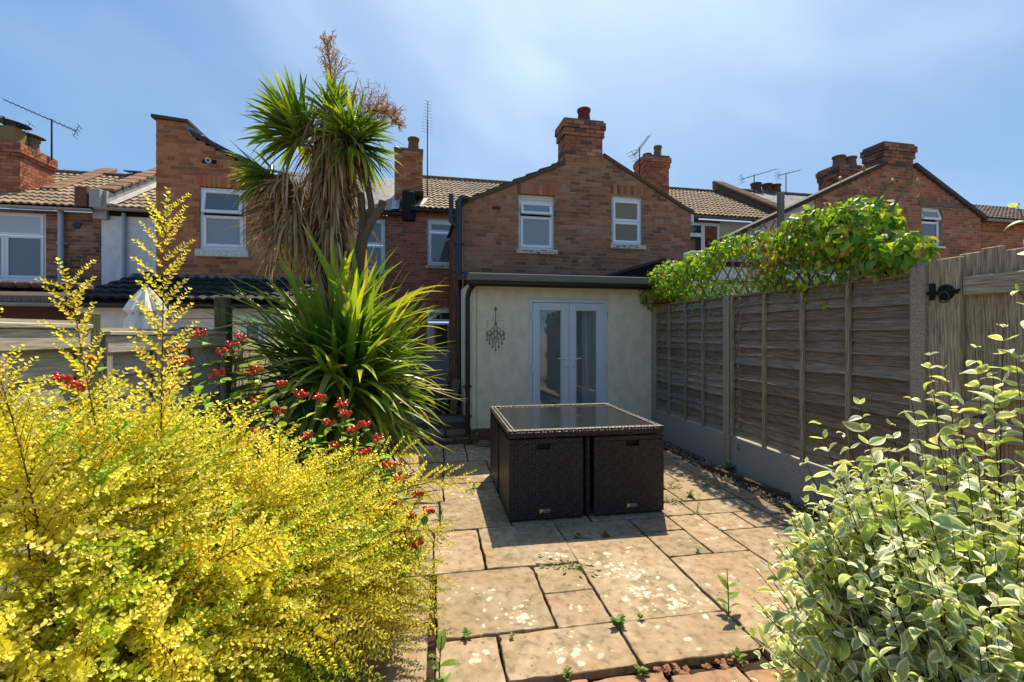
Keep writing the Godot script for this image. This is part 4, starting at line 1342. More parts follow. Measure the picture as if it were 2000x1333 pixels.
func blob(im: Image, x: float, y: float, rad: float, col: Color, r: RandomNumberGenerator, amount := 0.92) -> void:
	var ph := r.randf() * TAU
	var e := r.randf_range(0.15, 0.35)
	for j in range(int(y - rad * 1.5) - 1, int(y + rad * 1.5) + 2):
		for i in range(int(x - rad * 1.5) - 1, int(x + rad * 1.5) + 2):
			if i < 0 or j < 0 or i >= im.get_width() or j >= im.get_height(): continue
			var d := Vector2(i - x, j - y)
			var an := d.angle()
			var lim := rad * (1.0 + e * sin(an * 2.0 + ph) + 0.12 * sin(an * 5.0 + ph * 3.0))
			var k := clampf((lim - d.length()) * 0.6 + 0.5, 0, 1) * amount
			if k > 0:
				im.set_pixel(i, j, im.get_pixel(i, j).lerp(col, k))

func flag(parent: Node3D, p0: float, p1: float, q0: float, q1: float, tint: Color, called := "flagstone", thick := 0.05) -> void:
	var gap := 0.0042
	var r := [Vector2(p0 + gap, q0 + gap), Vector2(p1 - gap, q0 + gap), Vector2(p1 - gap, q1 - gap), Vector2(p0 + gap, q1 - gap)]
	var ring := []
	for k in 4:
		var a: Vector2 = r[k]
		var b: Vector2 = r[(k + 1) % 4]
		var nn := (b - a).orthogonal().normalized()
		for i in 10:
			var t := (i + (0.1 if i == 0 else 0.0)) / 10.0
			ring.append(a.lerp(b, t) + nn * (rng.randf_range(-0.0035, 0.002) if rng.randf() > 0.12 else rng.randf_range(-0.011, -0.004)))
		if rng.randf() < 0.25:
			ring[ring.size() - 10] = ring[ring.size() - 10].lerp((p_mid(r)), 0.03)
	var m := p_mid(r)
	var y := rng.randf_range(-0.004, 0.006)
	var tx := rng.randf_range(-0.004, 0.004)
	var ty := rng.randf_range(-0.004, 0.004)
	var g := Geo.new()
	var n := ring.size()
	var top := []
	var mid := []
	var low := []
	for k in n:
		var c: Vector2 = ring[k]
		var hgt: float = y + (c.x - m.x) * tx + (c.y - m.y) * ty
		var inn := c.lerp(m, 0.004 / maxf(0.05, c.distance_to(m)))
		top.append(Vector3(inn.x, hgt, -inn.y))
		mid.append(Vector3(c.x, hgt - 0.004, -c.y))
		low.append(Vector3(c.x, hgt - thick, -c.y))
	var cen := Vector3(m.x, y, -m.y)
	for k in n:
		var j := (k + 1) % n
		g.tri(cen, top[j], top[k], tint)
		g.quad(top[k], top[j], mid[j], mid[k], tint)
		g.quad(mid[k], mid[j], low[j], low[k], tint)
	for k in g.v.size():
		g.t[k] = Vector2((g.v[k].x + 1.0) / 4.2, (7.0 + g.v[k].z) / 5.2)
	part(parent, called, g, M.flag)

func p_mid(r: Array) -> Vector2:
	return (r[0] + r[1] + r[2] + r[3]) / 4.0

func patio() -> void:
	M.flag = StandardMaterial3D.new()
	M.flag.vertex_color_use_as_albedo = true
	M.flag.albedo_texture = ImageTexture.create_from_image(patio_picture())
	M.flag.roughness = 0.88
	M.flag.metallic_specular = 0.3
	M.flag.heightmap_enabled = true
	M.flag.heightmap_texture = noise_tex(1024, 0.03, 6, 0, 1, 31, 0.6)
	M.flag.heightmap_scale = 0.9
	var o := Node3D.new()
	o.name = "patio"
	add_child(o)
	o.rotation.y = GARDEN
	tag(o, "sandstone flag patio with open joints", "", "", "structure")
	var base := Color(0.585, 0.535, 0.475)
	var list := [
		[0.0, 0.333, 1.98, 2.465], [0.337, 1.008, 2.115, 2.46], [1.012, 1.69, 2.11, 2.45], [1.694, 2.352, 2.0, 3.1],
		[0.005, 0.672, 2.47, 3.145], [0.676, 1.006, 2.458, 2.80], [0.678, 1.01, 2.804, 3.14], [1.014, 1.69, 2.453, 3.50], [1.02, 1.69, 3.503, 3.805],
		[-0.01, 0.35, 3.15, 3.815], [0.354, 1.02, 3.145, 3.815], [1.695, 2.055, 3.108, 3.52], [1.695, 2.055, 3.524, 3.80], [2.06, 2.352, 3.104, 3.80],
		[2.356, 2.686, 3.456, 3.79], [2.69, 2.995, 3.456, 3.785], [2.356, 2.995, 2.80, 3.452], [2.356, 2.995, 2.05, 2.796],
		[0.045, 0.645, 3.82, 4.485], [0.65, 1.35, 3.82, 4.5], [1.354, 2.06, 3.81, 4.5], [2.064, 2.35, 3.806, 4.108], [2.064, 2.395, 4.112, 4.44], [2.354, 2.99, 3.794, 4.108], [2.4, 2.99, 4.112, 4.66],
		[0.085, 0.645, 4.49, 5.0], [0.65, 1.4, 4.505, 5.2], [1.404, 2.1, 4.505, 5.2], [2.104, 2.396, 4.445, 5.1], [2.4, 2.67, 4.664, 5.3], [2.674, 2.99, 4.664, 5.3],
		[0.09, 0.645, 5.004, 5.52], [0.65, 1.4, 5.204, 5.84], [1.404, 2.1, 5.204, 5.84], [2.104, 2.6, 5.304, 5.84], [2.604, 3.05, 5.304, 5.95],
		[0.1, 0.645, 5.524, 5.84], [0.12, 0.42, 5.844, 6.74], [0.424, 1.1, 5.844, 6.2], [0.424, 1.1, 6.204, 6.72], [1.104, 1.8, 5.844, 6.7], [1.804, 2.6, 5.844, 6.7], [2.604, 3.1, 5.954, 6.75],
		[-0.62, -0.035, 2.0, 2.62], [-0.62, -0.03, 2.624, 3.14], [-0.62, -0.014, 3.144, 3.81], [-0.62, 0.04, 3.814, 4.5], [-0.62, 0.08, 4.504, 5.2], [-0.62, 0.09, 5.204, 5.84], [-0.62, 0.115, 5.844, 6.74], [-1.2, -0.624, 2.2, 3.0], [-1.2, -0.624, 3.004, 3.8], [-1.2, -0.624, 6.0, 6.74]]
	for f in list:
		flag(o, f[0], f[1], f[2], f[3], jit(base, 0.07))
	# worn red pavers along the near edge
	for f in [[0.36, 0.72, 1.62, 2.085], [0.725, 1.10, 1.66, 2.075], [1.105, 1.47, 1.64, 2.03], [1.475, 1.98, 1.5, 2.0], [1.985, 2.5, 1.5, 1.98], [0.0, 0.355, 1.6, 1.96], [0.3, 1.0, 1.0, 1.6], [1.0, 1.7, 1.0, 1.6], [1.7, 2.5, 0.9, 1.5]]:
		flag(o, f[0], f[1], f[2], f[3], jit(Color(0.60, 0.44, 0.38), 0.1), "red_paver", 0.07)
	var sh := RandomNumberGenerator.new()
	sh.seed = 5
	for k in 16:
		var g := Geo.new()
		var s := sh.randf_range(0.012, 0.04)
		lump(g, Vector3.ZERO, Vector3(s, s * 0.45, s * 0.6), k, Color(0.34, 0.17, 0.10), 0.7, 5)
		part(o, "broken_shard", g, M.brick, Transform3D(Basis(Vector3.UP, sh.randf() * 6.0), Vector3(sh.randf_range(1.05, 1.5), -0.012, -sh.randf_range(2.04, 2.1))))
	# narrow edging setts by the gravel strip
	for k in 13:
		var q := 2.2 + k * 0.37
		flag(o, 3.0, 3.2 + 0.02 * sin(k * 3.0), q, q + 0.365, jit(Color(0.6, 0.56, 0.5), 0.15), "edging_stone")

	# gravel strip
	var gs := Node3D.new()
	gs.name = "gravel"
	add_child(gs)
	gs.rotation.y = GARDEN
	tag(gs, "loose grey gravel and leaf litter along the fence foot", "", "", "stuff")
	var st := Geo.new()
	lump(st, Vector3.ZERO, Vector3(1, 0.6, 0.8), 3, Color.WHITE, 0.5, 4)
	var xfs := []
	var cols := []
	for k in 2600:
		var s := rng.randf_range(0.006, 0.017)
		xfs.append(Transform3D(Basis.from_euler(rv(3.0)).scaled(Vector3.ONE * s), Vector3(rng.randf_range(3.18, 3.55), rng.randf_range(-0.045, -0.015), -rng.randf_range(2.2, 6.95))))
		cols.append(jit([Color(0.33, 0.29, 0.25), Color(0.42, 0.38, 0.33), Color(0.22, 0.17, 0.13), Color(0.36, 0.24, 0.17)][rng.randi() % 4], 0.2))
	multi(gs, "stones", st.mesh(), M.stone, xfs, cols)
	for b in [[3.30, 5.15, 3.52, 4.05], [3.22, 6.7, 3.26, 5.7]]:
		var tb := thing("timber_edging", "weathered timber edging rail in the gravel strip, %s" % ("near end" if b[1] < 6 else "far end behind the table"), "timber", G(b[0], -0.01, b[1]), 0.0, "timber edging rails")
		var e := G(b[2], -0.01, b[3]) - tb.position
		var g := Geo.new()
		g.cbox(Vector3(-0.025, -0.03, -e.length()), Vector3(0.025, 0.035, 0), 0.006, Color(0.22, 0.14, 0.09))
		part(tb, "rail", g, M.board, Transform3D(Basis.looking_at(e.normalized(), Vector3.UP), Vector3.ZERO))
	for p in [[0.72, 6.62, 0.13], [3.42, 5.02, 0.09], [3.36, 5.2, 0.07], [3.45, 4.75, 0.06]]:
		var rk := Geo.new()
		lump(rk, Vector3.ZERO, Vector3(p[2], p[2] * 0.45, p[2] * 0.7), int(p[0] * 100), Color(0.27, 0.2, 0.15), 0.5, 8)
		var o2 := part(self, "loose_stone", rk, M.stone, Transform3D(Basis(), G(p[0], p[2] * 0.25 - 0.02, p[1])))
		tag(o2, {0.13: "flat brown stone by the foot of the cream wall", 0.09: "reddish stone at the foot of the middle concrete post", 0.07: "small stone in gravel just beyond the middle post", 0.06: "small stone in gravel just nearer than the middle post"}[p[2]], "stone")

# ---------------------------------------------------------------- fences
# an overlapping board with a wavy lower edge, along x, facing +z
func lap_board(length: float, h: float, sd: int, col: Color) -> Geo:
	var g := Geo.new()
	var f := FastNoiseLite.new()
	f.seed = sd; f.frequency = 1.3
	var prev := []
	for k in 13:
		var x := length * k / 12.0
		var wob := f.get_noise_1d(x * 1.0) * 0.018
		var cup := f.get_noise_1d(x * 0.7 + 40.0) * 0.006
		var s := [Vector3(x, h + 0.02, 0.0), Vector3(x, h * 0.5, 0.014 + cup), Vector3(x, wob, 0.028 + cup), Vector3(x, wob, 0.020 + cup), Vector3(x, h + 0.02, -0.006)]
		if k:
			for j in 4:
				g.quad(prev[j], s[j], s[j + 1], prev[j + 1], col)
		prev = s
	return g

func lap_panel(parent: Node3D, length: float, y0: float, y1: float, boards: int, battens: Array, tones: Array, batten: Color) -> void:
	var h := (y1 - y0) / boards
	var pool := []
	for k in 6:
		pool.append([lap_board(length, h, k * 7 + int(length * 100), Color.WHITE).mesh()])
	var mats := []
	for t in tones:
		var m: StandardMaterial3D = M.board.duplicate()
		m.albedo_color = Color(t.r, t.g, t.b).linear_to_srgb()
		m.uv1_offset = Vector3(rng.randf(), rng.randf(), rng.randf())
		mats.append(m)
	for k in boards:
		part(parent, "board", pool[rng.randi() % 6][0], mats[rng.randi() % mats.size()], Transform3D(Basis(Vector3.BACK, rng.randf_range(-0.003, 0.003)), Vector3(0, y0 + k * h, 0)))
	for b in battens:
		var g := Geo.new()
		g.cbox(Vector3(b - 0.021, y0 - 0.01, 0.022), Vector3(b + 0.021, y1 + 0.02, 0.055), 0.004, jit(batten, 0.15))
		part(parent, "batten", g, M.upright)
	var c := Geo.new()
	c.cbox(Vector3(0, y1 + 0.015, -0.03), Vector3(length, y1 + 0.04, 0.045), 0.005, batten * Color(0.8, 0.8, 0.8))
	part(parent, "capping", c, M.board)

func concrete_post(label: String, at: Vector3, h: float, turn: float) -> void:
	var o := thing("concrete_post", label, "fence post", at, turn, "concrete fence posts")
	var g := Geo.new()
	g.cbox(Vector3(-0.055, -0.15, -0.05), Vector3(0.055, h - 0.02, 0.05), 0.012, Color(0.72, 0.61, 0.45))
	g.prism(PackedVector2Array([Vector2(-0.045, h - 0.021), Vector2(0.045, h - 0.021), Vector2(0.0, h + 0.01)]), -0.04, 0.04, Color(0.72, 0.61, 0.45))
	part(o, "shaft", g, M.concrete)

func fences() -> void:
	# right boundary: faces -x of the garden frame; panels are built along local x and turned
	var turn := GARDEN - PI / 2          # local x runs towards the camera, local z towards the patio
	var dark := [Color(0.42, 0.31, 0.22), Color(0.48, 0.37, 0.275), Color(0.33, 0.245, 0.175), Color(0.54, 0.435, 0.33), Color(0.44, 0.31, 0.205)]
	var bat := Color(0.60, 0.47, 0.32)
	var a := thing("lap_fence_panel", "weathered brown overlap fence panel nearest the cream extension", "fence panel", G(3.57, 0, 6.93), turn, "overlap fence panels on the right")
	lap_panel(a, 1.80, 0.41, 2.06, 18, [0.47, 0.93, 1.36], dark, bat)
	var b := thing("lap_fence_panel", "weathered brown overlap fence panel between the middle post and the gate post", "fence panel", G(3.57, 0, 5.02), turn, "overlap fence panels on the right")
	lap_panel(b, 2.14, 0.41, 2.06, 17, [0.06, 0.60, 1.12, 1.62], dark, bat)
	for p in [[6.97, 1.86, "concrete gravel board under the fence panel nearest the extension"], [5.03, 2.16, "concrete gravel board under the panel with the bulb string"]]:
		var o := thing("gravel_board", p[2], "gravel board", G(3.57, 0, p[0]), turn, "concrete gravel boards")
		var g := Geo.new()
		g.cbox(Vector3(0.03, -0.1, -0.028), Vector3(p[1], 0.40, 0.028), 0.008, Color(0.76, 0.68, 0.57))
		part(o, "slab", g, M.concrete)
	concrete_post("concrete fence post against the cream extension", G(3.57, 0, 7.0), 2.12, turn)
	concrete_post("concrete fence post in the middle of the right fence", G(3.56, 0, 5.07), 2.12, turn)
	concrete_post("concrete gate post beside the black latch", G(3.56, 0, 2.82), 2.17, turn)

	# gate of upright boards
	var gt := thing("garden_gate", "grey-brown boarded timber gate with black ring latch", "gate", G(3.56, 0, 2.74), turn)
	var oak := [Color(0.70, 0.54, 0.36), Color(0.76, 0.60, 0.40), Color(0.64, 0.49, 0.33)]
	for k in 2:
		var g := Geo.new()
		var x0: float = [0.0, 0.075][k]
		var x1: float = [0.073, 0.20][k]
		g.cbox(Vector3(x0, 0.06, 0.0), Vector3(x1, 2.17, 0.045), 0.005, jit(oak[k], 0.05))
		part(gt, "stile", g, M.upright)
	for k in 8:
		var g := Geo.new()
		g.cbox(Vector3(0.154 + k * 0.125, 0.08, -0.035), Vector3(0.154 + k * 0.125 + 0.124, 2.19 + 0.02 * sin(k * 2.0), -0.012), 0.005, jit(oak[rng.randi() % 3], 0.1))
		part(gt, "board", g, M.upright)
	for y in [1.90, 0.95, 0.2]:
		var g := Geo.new()
		g.cbox(Vector3(0.204, y, -0.011), Vector3(1.2, y + 0.13, 0.03), 0.006, jit(oak[1], 0.05))
		part(gt, "rail", g, M.board)
	var dgo := Geo.new()
	dgo.cbox(Vector3(-0.62, -0.05, -0.01), Vector3(0.62, 0.05, 0.028), 0.005, oak[1], Transform3D(Basis(Vector3.BACK, 0.55), Vector3(0.72, 1.43, 0)))
	part(gt, "brace", dgo, M.board)
	var la := sub(gt, "latch")
	var iron := Color(0.012, 0.012, 0.014)
	var g1 := Geo.new()
	g1.lathe([Vector2(0, 0.012), Vector2(0.05, 0.010), Vector2(0.058, 0.0)], 18, iron, Transform3D(Basis(Vector3.RIGHT, PI / 2), Vector3(0.115, 1.93, 0.046)))
	part(la, "rose", g1, M.iron)
	var g2 := Geo.new()
	g2.cbox(Vector3(0.005, 1.915, 0.05), Vector3(0.2, 1.945, 0.066), 0.004, iron)
	g2.tube([Vector3(0.0, 1.93, 0.06), Vector3(0.215, 1.94, 0.066)], 0.01, 0.008, 7, iron)
	part(la, "bar", g2, M.iron)
	var g3 := Geo.new()
	g3.cbox(Vector3(0.012, 1.88, 0.044), Vector3(0.05, 2.0, 0.062), 0.005, iron)
	part(la, "keep", g3, M.iron)
	var ringp := []
	for k in 17: ringp.append(Vector3(0.125 + sin(TAU * k / 16.0) * 0.032, 1.895 + cos(TAU * k / 16.0) * 0.036, 0.074))
	var g4 := Geo.new()
	g4.tube(ringp, 0.006, 0.006, 6, Color(0.08, 0.08, 0.08), null, false)
	part(la, "ring", g4, M.metal)
	var hb := Geo.new()
	hb.cbox(Vector3(0.0, 1.06, 0.046), Vector3(0.10, 1.14, 0.056), 0.003, Color(0.28, 0.28, 0.27))
	hb.tube([Vector3(0.06, 1.08, 0.06), Vector3(0.06, 1.17, 0.06)], 0.008, 0.008, 6, Color(0.25, 0.25, 0.25))
	part(gt, "lower_bolt", hb, M.metal)

	# left boundary: faces +x; local x runs away from the camera
	var tl := GARDEN + PI / 2
	var grey := [Color(0.58, 0.51, 0.41), Color(0.66, 0.59, 0.48), Color(0.50, 0.43, 0.35), Color(0.72, 0.65, 0.54)]
	var lt := [["silvery overlap panel of the left fence by the mossy post", 3.22, 1.64, 1.66], ["silvery overlap panel of the left fence in its middle", 1.45, 1.63, 1.70], ["silvery overlap panel of the left fence closest to the camera", -0.4, 1.75, 1.72]]
	for p in lt:
		var o := thing("weathered_fence_panel", p[0], "fence panel", G(-2.08, 0, p[1]), tl, "overlap fence panels on the left")
		var n := 11
		var h: float = (p[3] - 0.05) / n
		for k in n:
			var bd := lap_board(p[2], h, k * 5 + int(p[1] * 10), Color.WHITE)
			var m: StandardMaterial3D = M.silver.duplicate()
			var t: Color = jit(grey[k % 4], 0.1)
			m.albedo_color = Color(t.r, t.g, t.b).linear_to_srgb()
			m.uv1_offset = Vector3(rng.randf(), rng.randf(), rng.randf())
			part(o, "board", bd, m, Transform3D(Basis(), Vector3(0, 0.05 + k * h, 0)))
		for bx in [0.03, 0.55, 1.08, p[2] - 0.03]:
			var g := Geo.new()
			g.cbox(Vector3(bx - 0.028, 0.04, 0.026), Vector3(bx + 0.028, p[3] - 0.05, 0.06), 0.004, jit(grey[1], 0.1))
			part(o, "batten", g, M.upright)
		var c := Geo.new()
		c.cbox(Vector3(0, p[3] - 0.14, 0.03), Vector3(p[2], p[3] - 0.03, 0.066), 0.005, grey[3])
		part(o, "top_rail", c, M.silver)
		var c2 := Geo.new()
		c2.cbox(Vector3(0, p[3] - 0.028, -0.03), Vector3(p[2], p[3] + 0.0, 0.08), 0.005, grey[3])
		part(o, "capping", c2, M.silver)
	for p in [["mossy timber fence post standing tall beside the sword-leaf clump", 4.94, 2.0], ["mossy timber post between left fence panels", 3.13, 1.77], ["timber post of the left fence closest to the camera", 1.38, 1.77]]:
		var o := thing("timber_post", p[0], "fence post", G(-2.08, 0, p[1]), tl, "timber posts of the left fence")
		var g := Geo.new()
		g.cbox(Vector3(-0.075, -0.1, -0.05), Vector3(0.045, p[2], 0.06), 0.008, Color(0.20, 0.20, 0.10))
		part(o, "post", g, M.upright)
		var g5 := Geo.new()
		g5.cbox(Vector3(0.048, -0.1, -0.04), Vector3(0.10, p[2] - 0.1, 0.05), 0.008, Color(0.33, 0.31, 0.25))
		part(o, "packing_strip", g5, M.upright)
	var far := thing("weathered_fence_panel", "weathered board panel behind the sword-leaf clump, next to the house passage", "fence panel", G(-2.08, 0, 5.05), tl)
	for k in 10:
		var bd := lap_board(1.9, 0.15, k * 3 + 2, jit(grey[k % 4], 0.1))
		part(far, "board", bd, M.board, Transform3D(Basis(), Vector3(0, 0.03 + k * 0.15, 0)))

	trellis()
	bulb_string()
	for k in 3:
		var lg := thing("cut_log", ["cut log end lying on the fence top, leftmost of three", "cut log end lying on the fence top, middle of three", "cut log end lying on the fence top, rightmost of three"][k], "log", G(3.54, 2.14, 6.72 - k * 0.13), turn + 0.1)
		var g := Geo.new()
		g.tube([Vector3(0, 0, -0.12), Vector3(0, 0.0, 0.12)], 0.036, 0.036, 12, Color(0.42, 0.18, 0.06))
		part(lg, "log", g, M.bark)

func trellis() -> void:
	var turn := GARDEN - PI / 2
	var o := thing("diamond_trellis", "expanding diamond lattice trellis on top of the right fence", "trellis", G(3.60, 2.10, 6.9), turn)
	var L := 4.1
	var hgt := 0.66
	var n := 23
	for s in [-1, 1]:
		for k in n:
			var x := -0.4 + k * 0.205
			var g := Geo.new()
			var lean: float = 0.30 * s
			var a := Vector3(x - lean, 0.0, 0.004 * s)
			var b := Vector3(x + lean, hgt + (0.1 if k > 9 else 0.0), 0.004 * s)
			if a.x < -0.1 or b.x < -0.1 or a.x > L or b.x > L: continue
			var d := (b - a).normalized()
			var xf := Transform3D(Basis(d.cross(Vector3.BACK), d, Vector3.BACK), a)
			g.cbox(Vector3(-0.011, 0, -0.0035), Vector3(0.011, (b - a).length(), 0.0035), 0.001, jit(Color(0.46, 0.34, 0.22), 0.2))
			part(o, "lath", g, M.upright, xf)
	var p := thing("trellis_post", "slim grey post rising above the trellis beside the vine", "post", G(3.63, 0, 4.30), turn)
	var g2 := Geo.new()
	g2.cbox(Vector3(-0.027, 0, -0.027), Vector3(0.027, 3.14, 0.027), 0.004, Color(0.30, 0.30, 0.29))
	part(p, "shaft", g2, M.upright)

func bulb_string() -> void:
	var turn := GARDEN - PI / 2
	var o := thing("hanging_bulb_string", "string of small unlit bulbs hanging down the fence panel", "string lights", G(3.50, 0, 4.76), turn)
	var g := Geo.new()
	var pts := []
	for k in 16:
		pts.append(Vector3(0.02 * sin(k * 1.3), 2.10 - k * 0.115, 0.02 + 0.01 * cos(k * 1.1)))
	g.tube(pts, 0.0018, 0.0018, 4, Color(0.4, 0.38, 0.34))
	part(o, "cord", g, M.plain)
	var g2 := Geo.new()
	var p2 := []
	for k in 12:
		p2.append(Vector3(-0.2 + 0.02 * sin(k * 0.9), 2.08 - k * 0.065, 0.03))
	p2.append(Vector3(-0.24, 1.33, 0.03)); p2.append(Vector3(-0.32, 1.30, 0.05)); p2.append(Vector3(-0.36, 1.34, 0.05))
	g2.tube(p2, 0.0016, 0.0016, 4, Color(0.5, 0.5, 0.48))
	part(o, "loose_wire", g2, M.plain)
	for k in 9:
		var b := Geo.new()
		var y: float = [2.06, 1.93, 1.74, 1.52, 1.30, 0.98, 0.83, 0.62, 0.36][k]
		b.lathe([Vector2(0.006, 0.0), Vector2(0.011, -0.005), Vector2(0.012, -0.025), Vector2(0.019, -0.045), Vector2(0.02, -0.06), Vector2(0.013, -0.074), Vector2(0, -0.078)], 10, Color(0.16, 0.13, 0.08))
		part(o, "bulb", b, M.dark_glass, Transform3D(Basis(Vector3.BACK, [0.8, -0.7, 0.8, -0.3, -0.5, 0.0, -0.4, 0.0, 0.0][k]), Vector3(0.02 * sin(k * 2.0), y, 0.03)))

# ---------------------------------------------------------------- rattan table and tucked-in cube chairs
func weave_picture() -> Array:
	var n := 64
	var im := Image.create(n, n, false, Image.FORMAT_RGB8)
	var hm := Image.create(n, n, false, Image.FORMAT_RGB8)
	for j in n:
		for i in n:
			# flat strands in a basket weave: 4 columns by 8 rows a tile
			var cx := int(i / 16.0)
			var cy := int(j / 8.0)
			var fx := (i % 16) / 15.0
			var fy := (j % 8) / 7.0
			var over := (cx + cy) % 2 == 0
			var h := 0.0
			if over:
				h = sin(PI * fx) * 0.65 + 0.35
				h *= 1.0 - pow(absf(fy * 2.0 - 1.0), 4.0)
			else:
				h = 0.35 * (1.0 - pow(absf(fx * 2.0 - 1.0), 6.0))
				h *= sin(PI * clampf(fy, 0.1, 0.9))
			var c := 0.6 + 0.4 * fposmod(sin(cx * 12.9 + cy * 78.2) * 43758.5, 1.0)
			im.set_pixel(i, j, Color(c, c * 0.98, c * 0.95))
			hm.set_pixel(i, j, Color(h, h, h))
	return [ImageTexture.create_from_image(im), ImageTexture.create_from_image(hm)]

func table_set() -> void:
	var wv := weave_picture()
	var rat := mat(0.36, wv[0], Vector3(8, 8, 8), wv[1], 1.3, 0.5)
	M.rattan = rat
	var brown := Color(0.036, 0.031, 0.027)
	var at := G(1.353, 0, 4.575)
	var o := thing("rattan_table", "square dark rattan garden table with black glass top", "table", at, GARDEN)
	var hx := 0.725
	var hz := 0.69
	var H := 0.80
	var g := Geo.new()
	g.cbox(Vector3(-hx, H - 0.075, hz - 0.075), Vector3(hx, H - 0.012, hz), 0.012, brown)
	g.cbox(Vector3(-hx, H - 0.075, -hz), Vector3(hx, H - 0.012, -hz + 0.075), 0.012, brown)
	g.cbox(Vector3(-hx, H - 0.074, -hz + 0.074), Vector3(-hx + 0.075, H - 0.012, hz - 0.074), 0.012, brown)
	g.cbox(Vector3(hx - 0.075, H - 0.074, -hz + 0.074), Vector3(hx, H - 0.012, hz - 0.074), 0.012, brown)
	part(o, "rim", g, rat)
	var sb := Geo.new()
	sb.box(Vector3(-hx + 0.07, H - 0.04, -hz + 0.07), Vector3(hx - 0.07, H - 0.026, hz - 0.07), Color(0.02, 0.02, 0.02))
	part(o, "underside", sb, M.plain)
	var gl := Geo.new()
	gl.cbox(Vector3(-hx + 0.072, H - 0.025, -hz + 0.072), Vector3(hx - 0.072, H - 0.014, hz - 0.072), 0.002, Color(0.022, 0.022, 0.023))
	var top := mat(0.07, null, Vector3.ONE, null, 0, 0.6)
	top.roughness_texture = noise_tex(512, 0.012, 5, 0.0, 0.2, 41, 0.6)
	top.roughness = 1.0
	top.uv1_triplanar = true
	top.uv1_scale = Vector3(0.5, 1, 1.6)
	part(o, "glass_top", gl, top)
	# plaited edging: short slanted strands side by side, painted paler for glints
	for side in 4:
		var br := Geo.new()
		var along_x := side < 2
		var len := (hx if along_x else hz) * 2.0 - 0.01
		var n := int(len / 0.021)
		for row in 2:
			for k in n:
				var t := -len / 2 + (k + 0.5) * len / n
				var inner := 0.018 + row * 0.034
				var p := Vector3(t, H - 0.010, (hz - inner) * (1 if side == 0 else -1)) if along_x else Vector3((hx - inner) * (1 if side == 2 else -1), H - 0.010, t)
				var yaw := (0.55 if row else -0.55) + (0.0 if along_x else PI / 2)
				br.lathe([Vector2(0.0, -0.02), Vector2(0.005, -0.016), Vector2(0.0075, 0.0), Vector2(0.005, 0.016), Vector2(0.0, 0.02)], 5, jit(Color(0.17, 0.15, 0.13), 0.25), Transform3D(Basis(Vector3.UP, yaw) * Basis(Vector3.BACK, PI / 2) , p))
		part(o, "plaited_edge", br, rat)
	for s in [[0, 1], [0, -1], [1, 0], [-1, 0]]:
		var lg := Geo.new()
		var c := Vector3(s[0] * (hx - 0.05), 0, s[1] * (hz - 0.05))
		lg.cbox(c + Vector3(-0.022, 0.0, -0.022), c + Vector3(0.022, H - 0.078, 0.022), 0.008, brown)
		part(o, "leg", lg, rat)

	var where := ["near chair of the rattan cube set on the shrub side", "near chair of the rattan cube set on the fence side", "far chair of the rattan cube set on the shrub side", "far chair of the rattan cube set on the fence side"]
	for k in 4:
		var sx := -1.0 if k % 2 == 0 else 1.0
		var sz := 1.0 if k < 2 else -1.0
		var ch := thing("rattan_cube_chair", "dark " + where[k] + ", tucked under the table", "chair", at + Basis(Vector3.UP, GARDEN) * Vector3(sx * 0.386, 0, sz * 0.372), GARDEN, "rattan cube chairs")
		cube_chair(ch, sx, sz, rat, brown, k < 2)

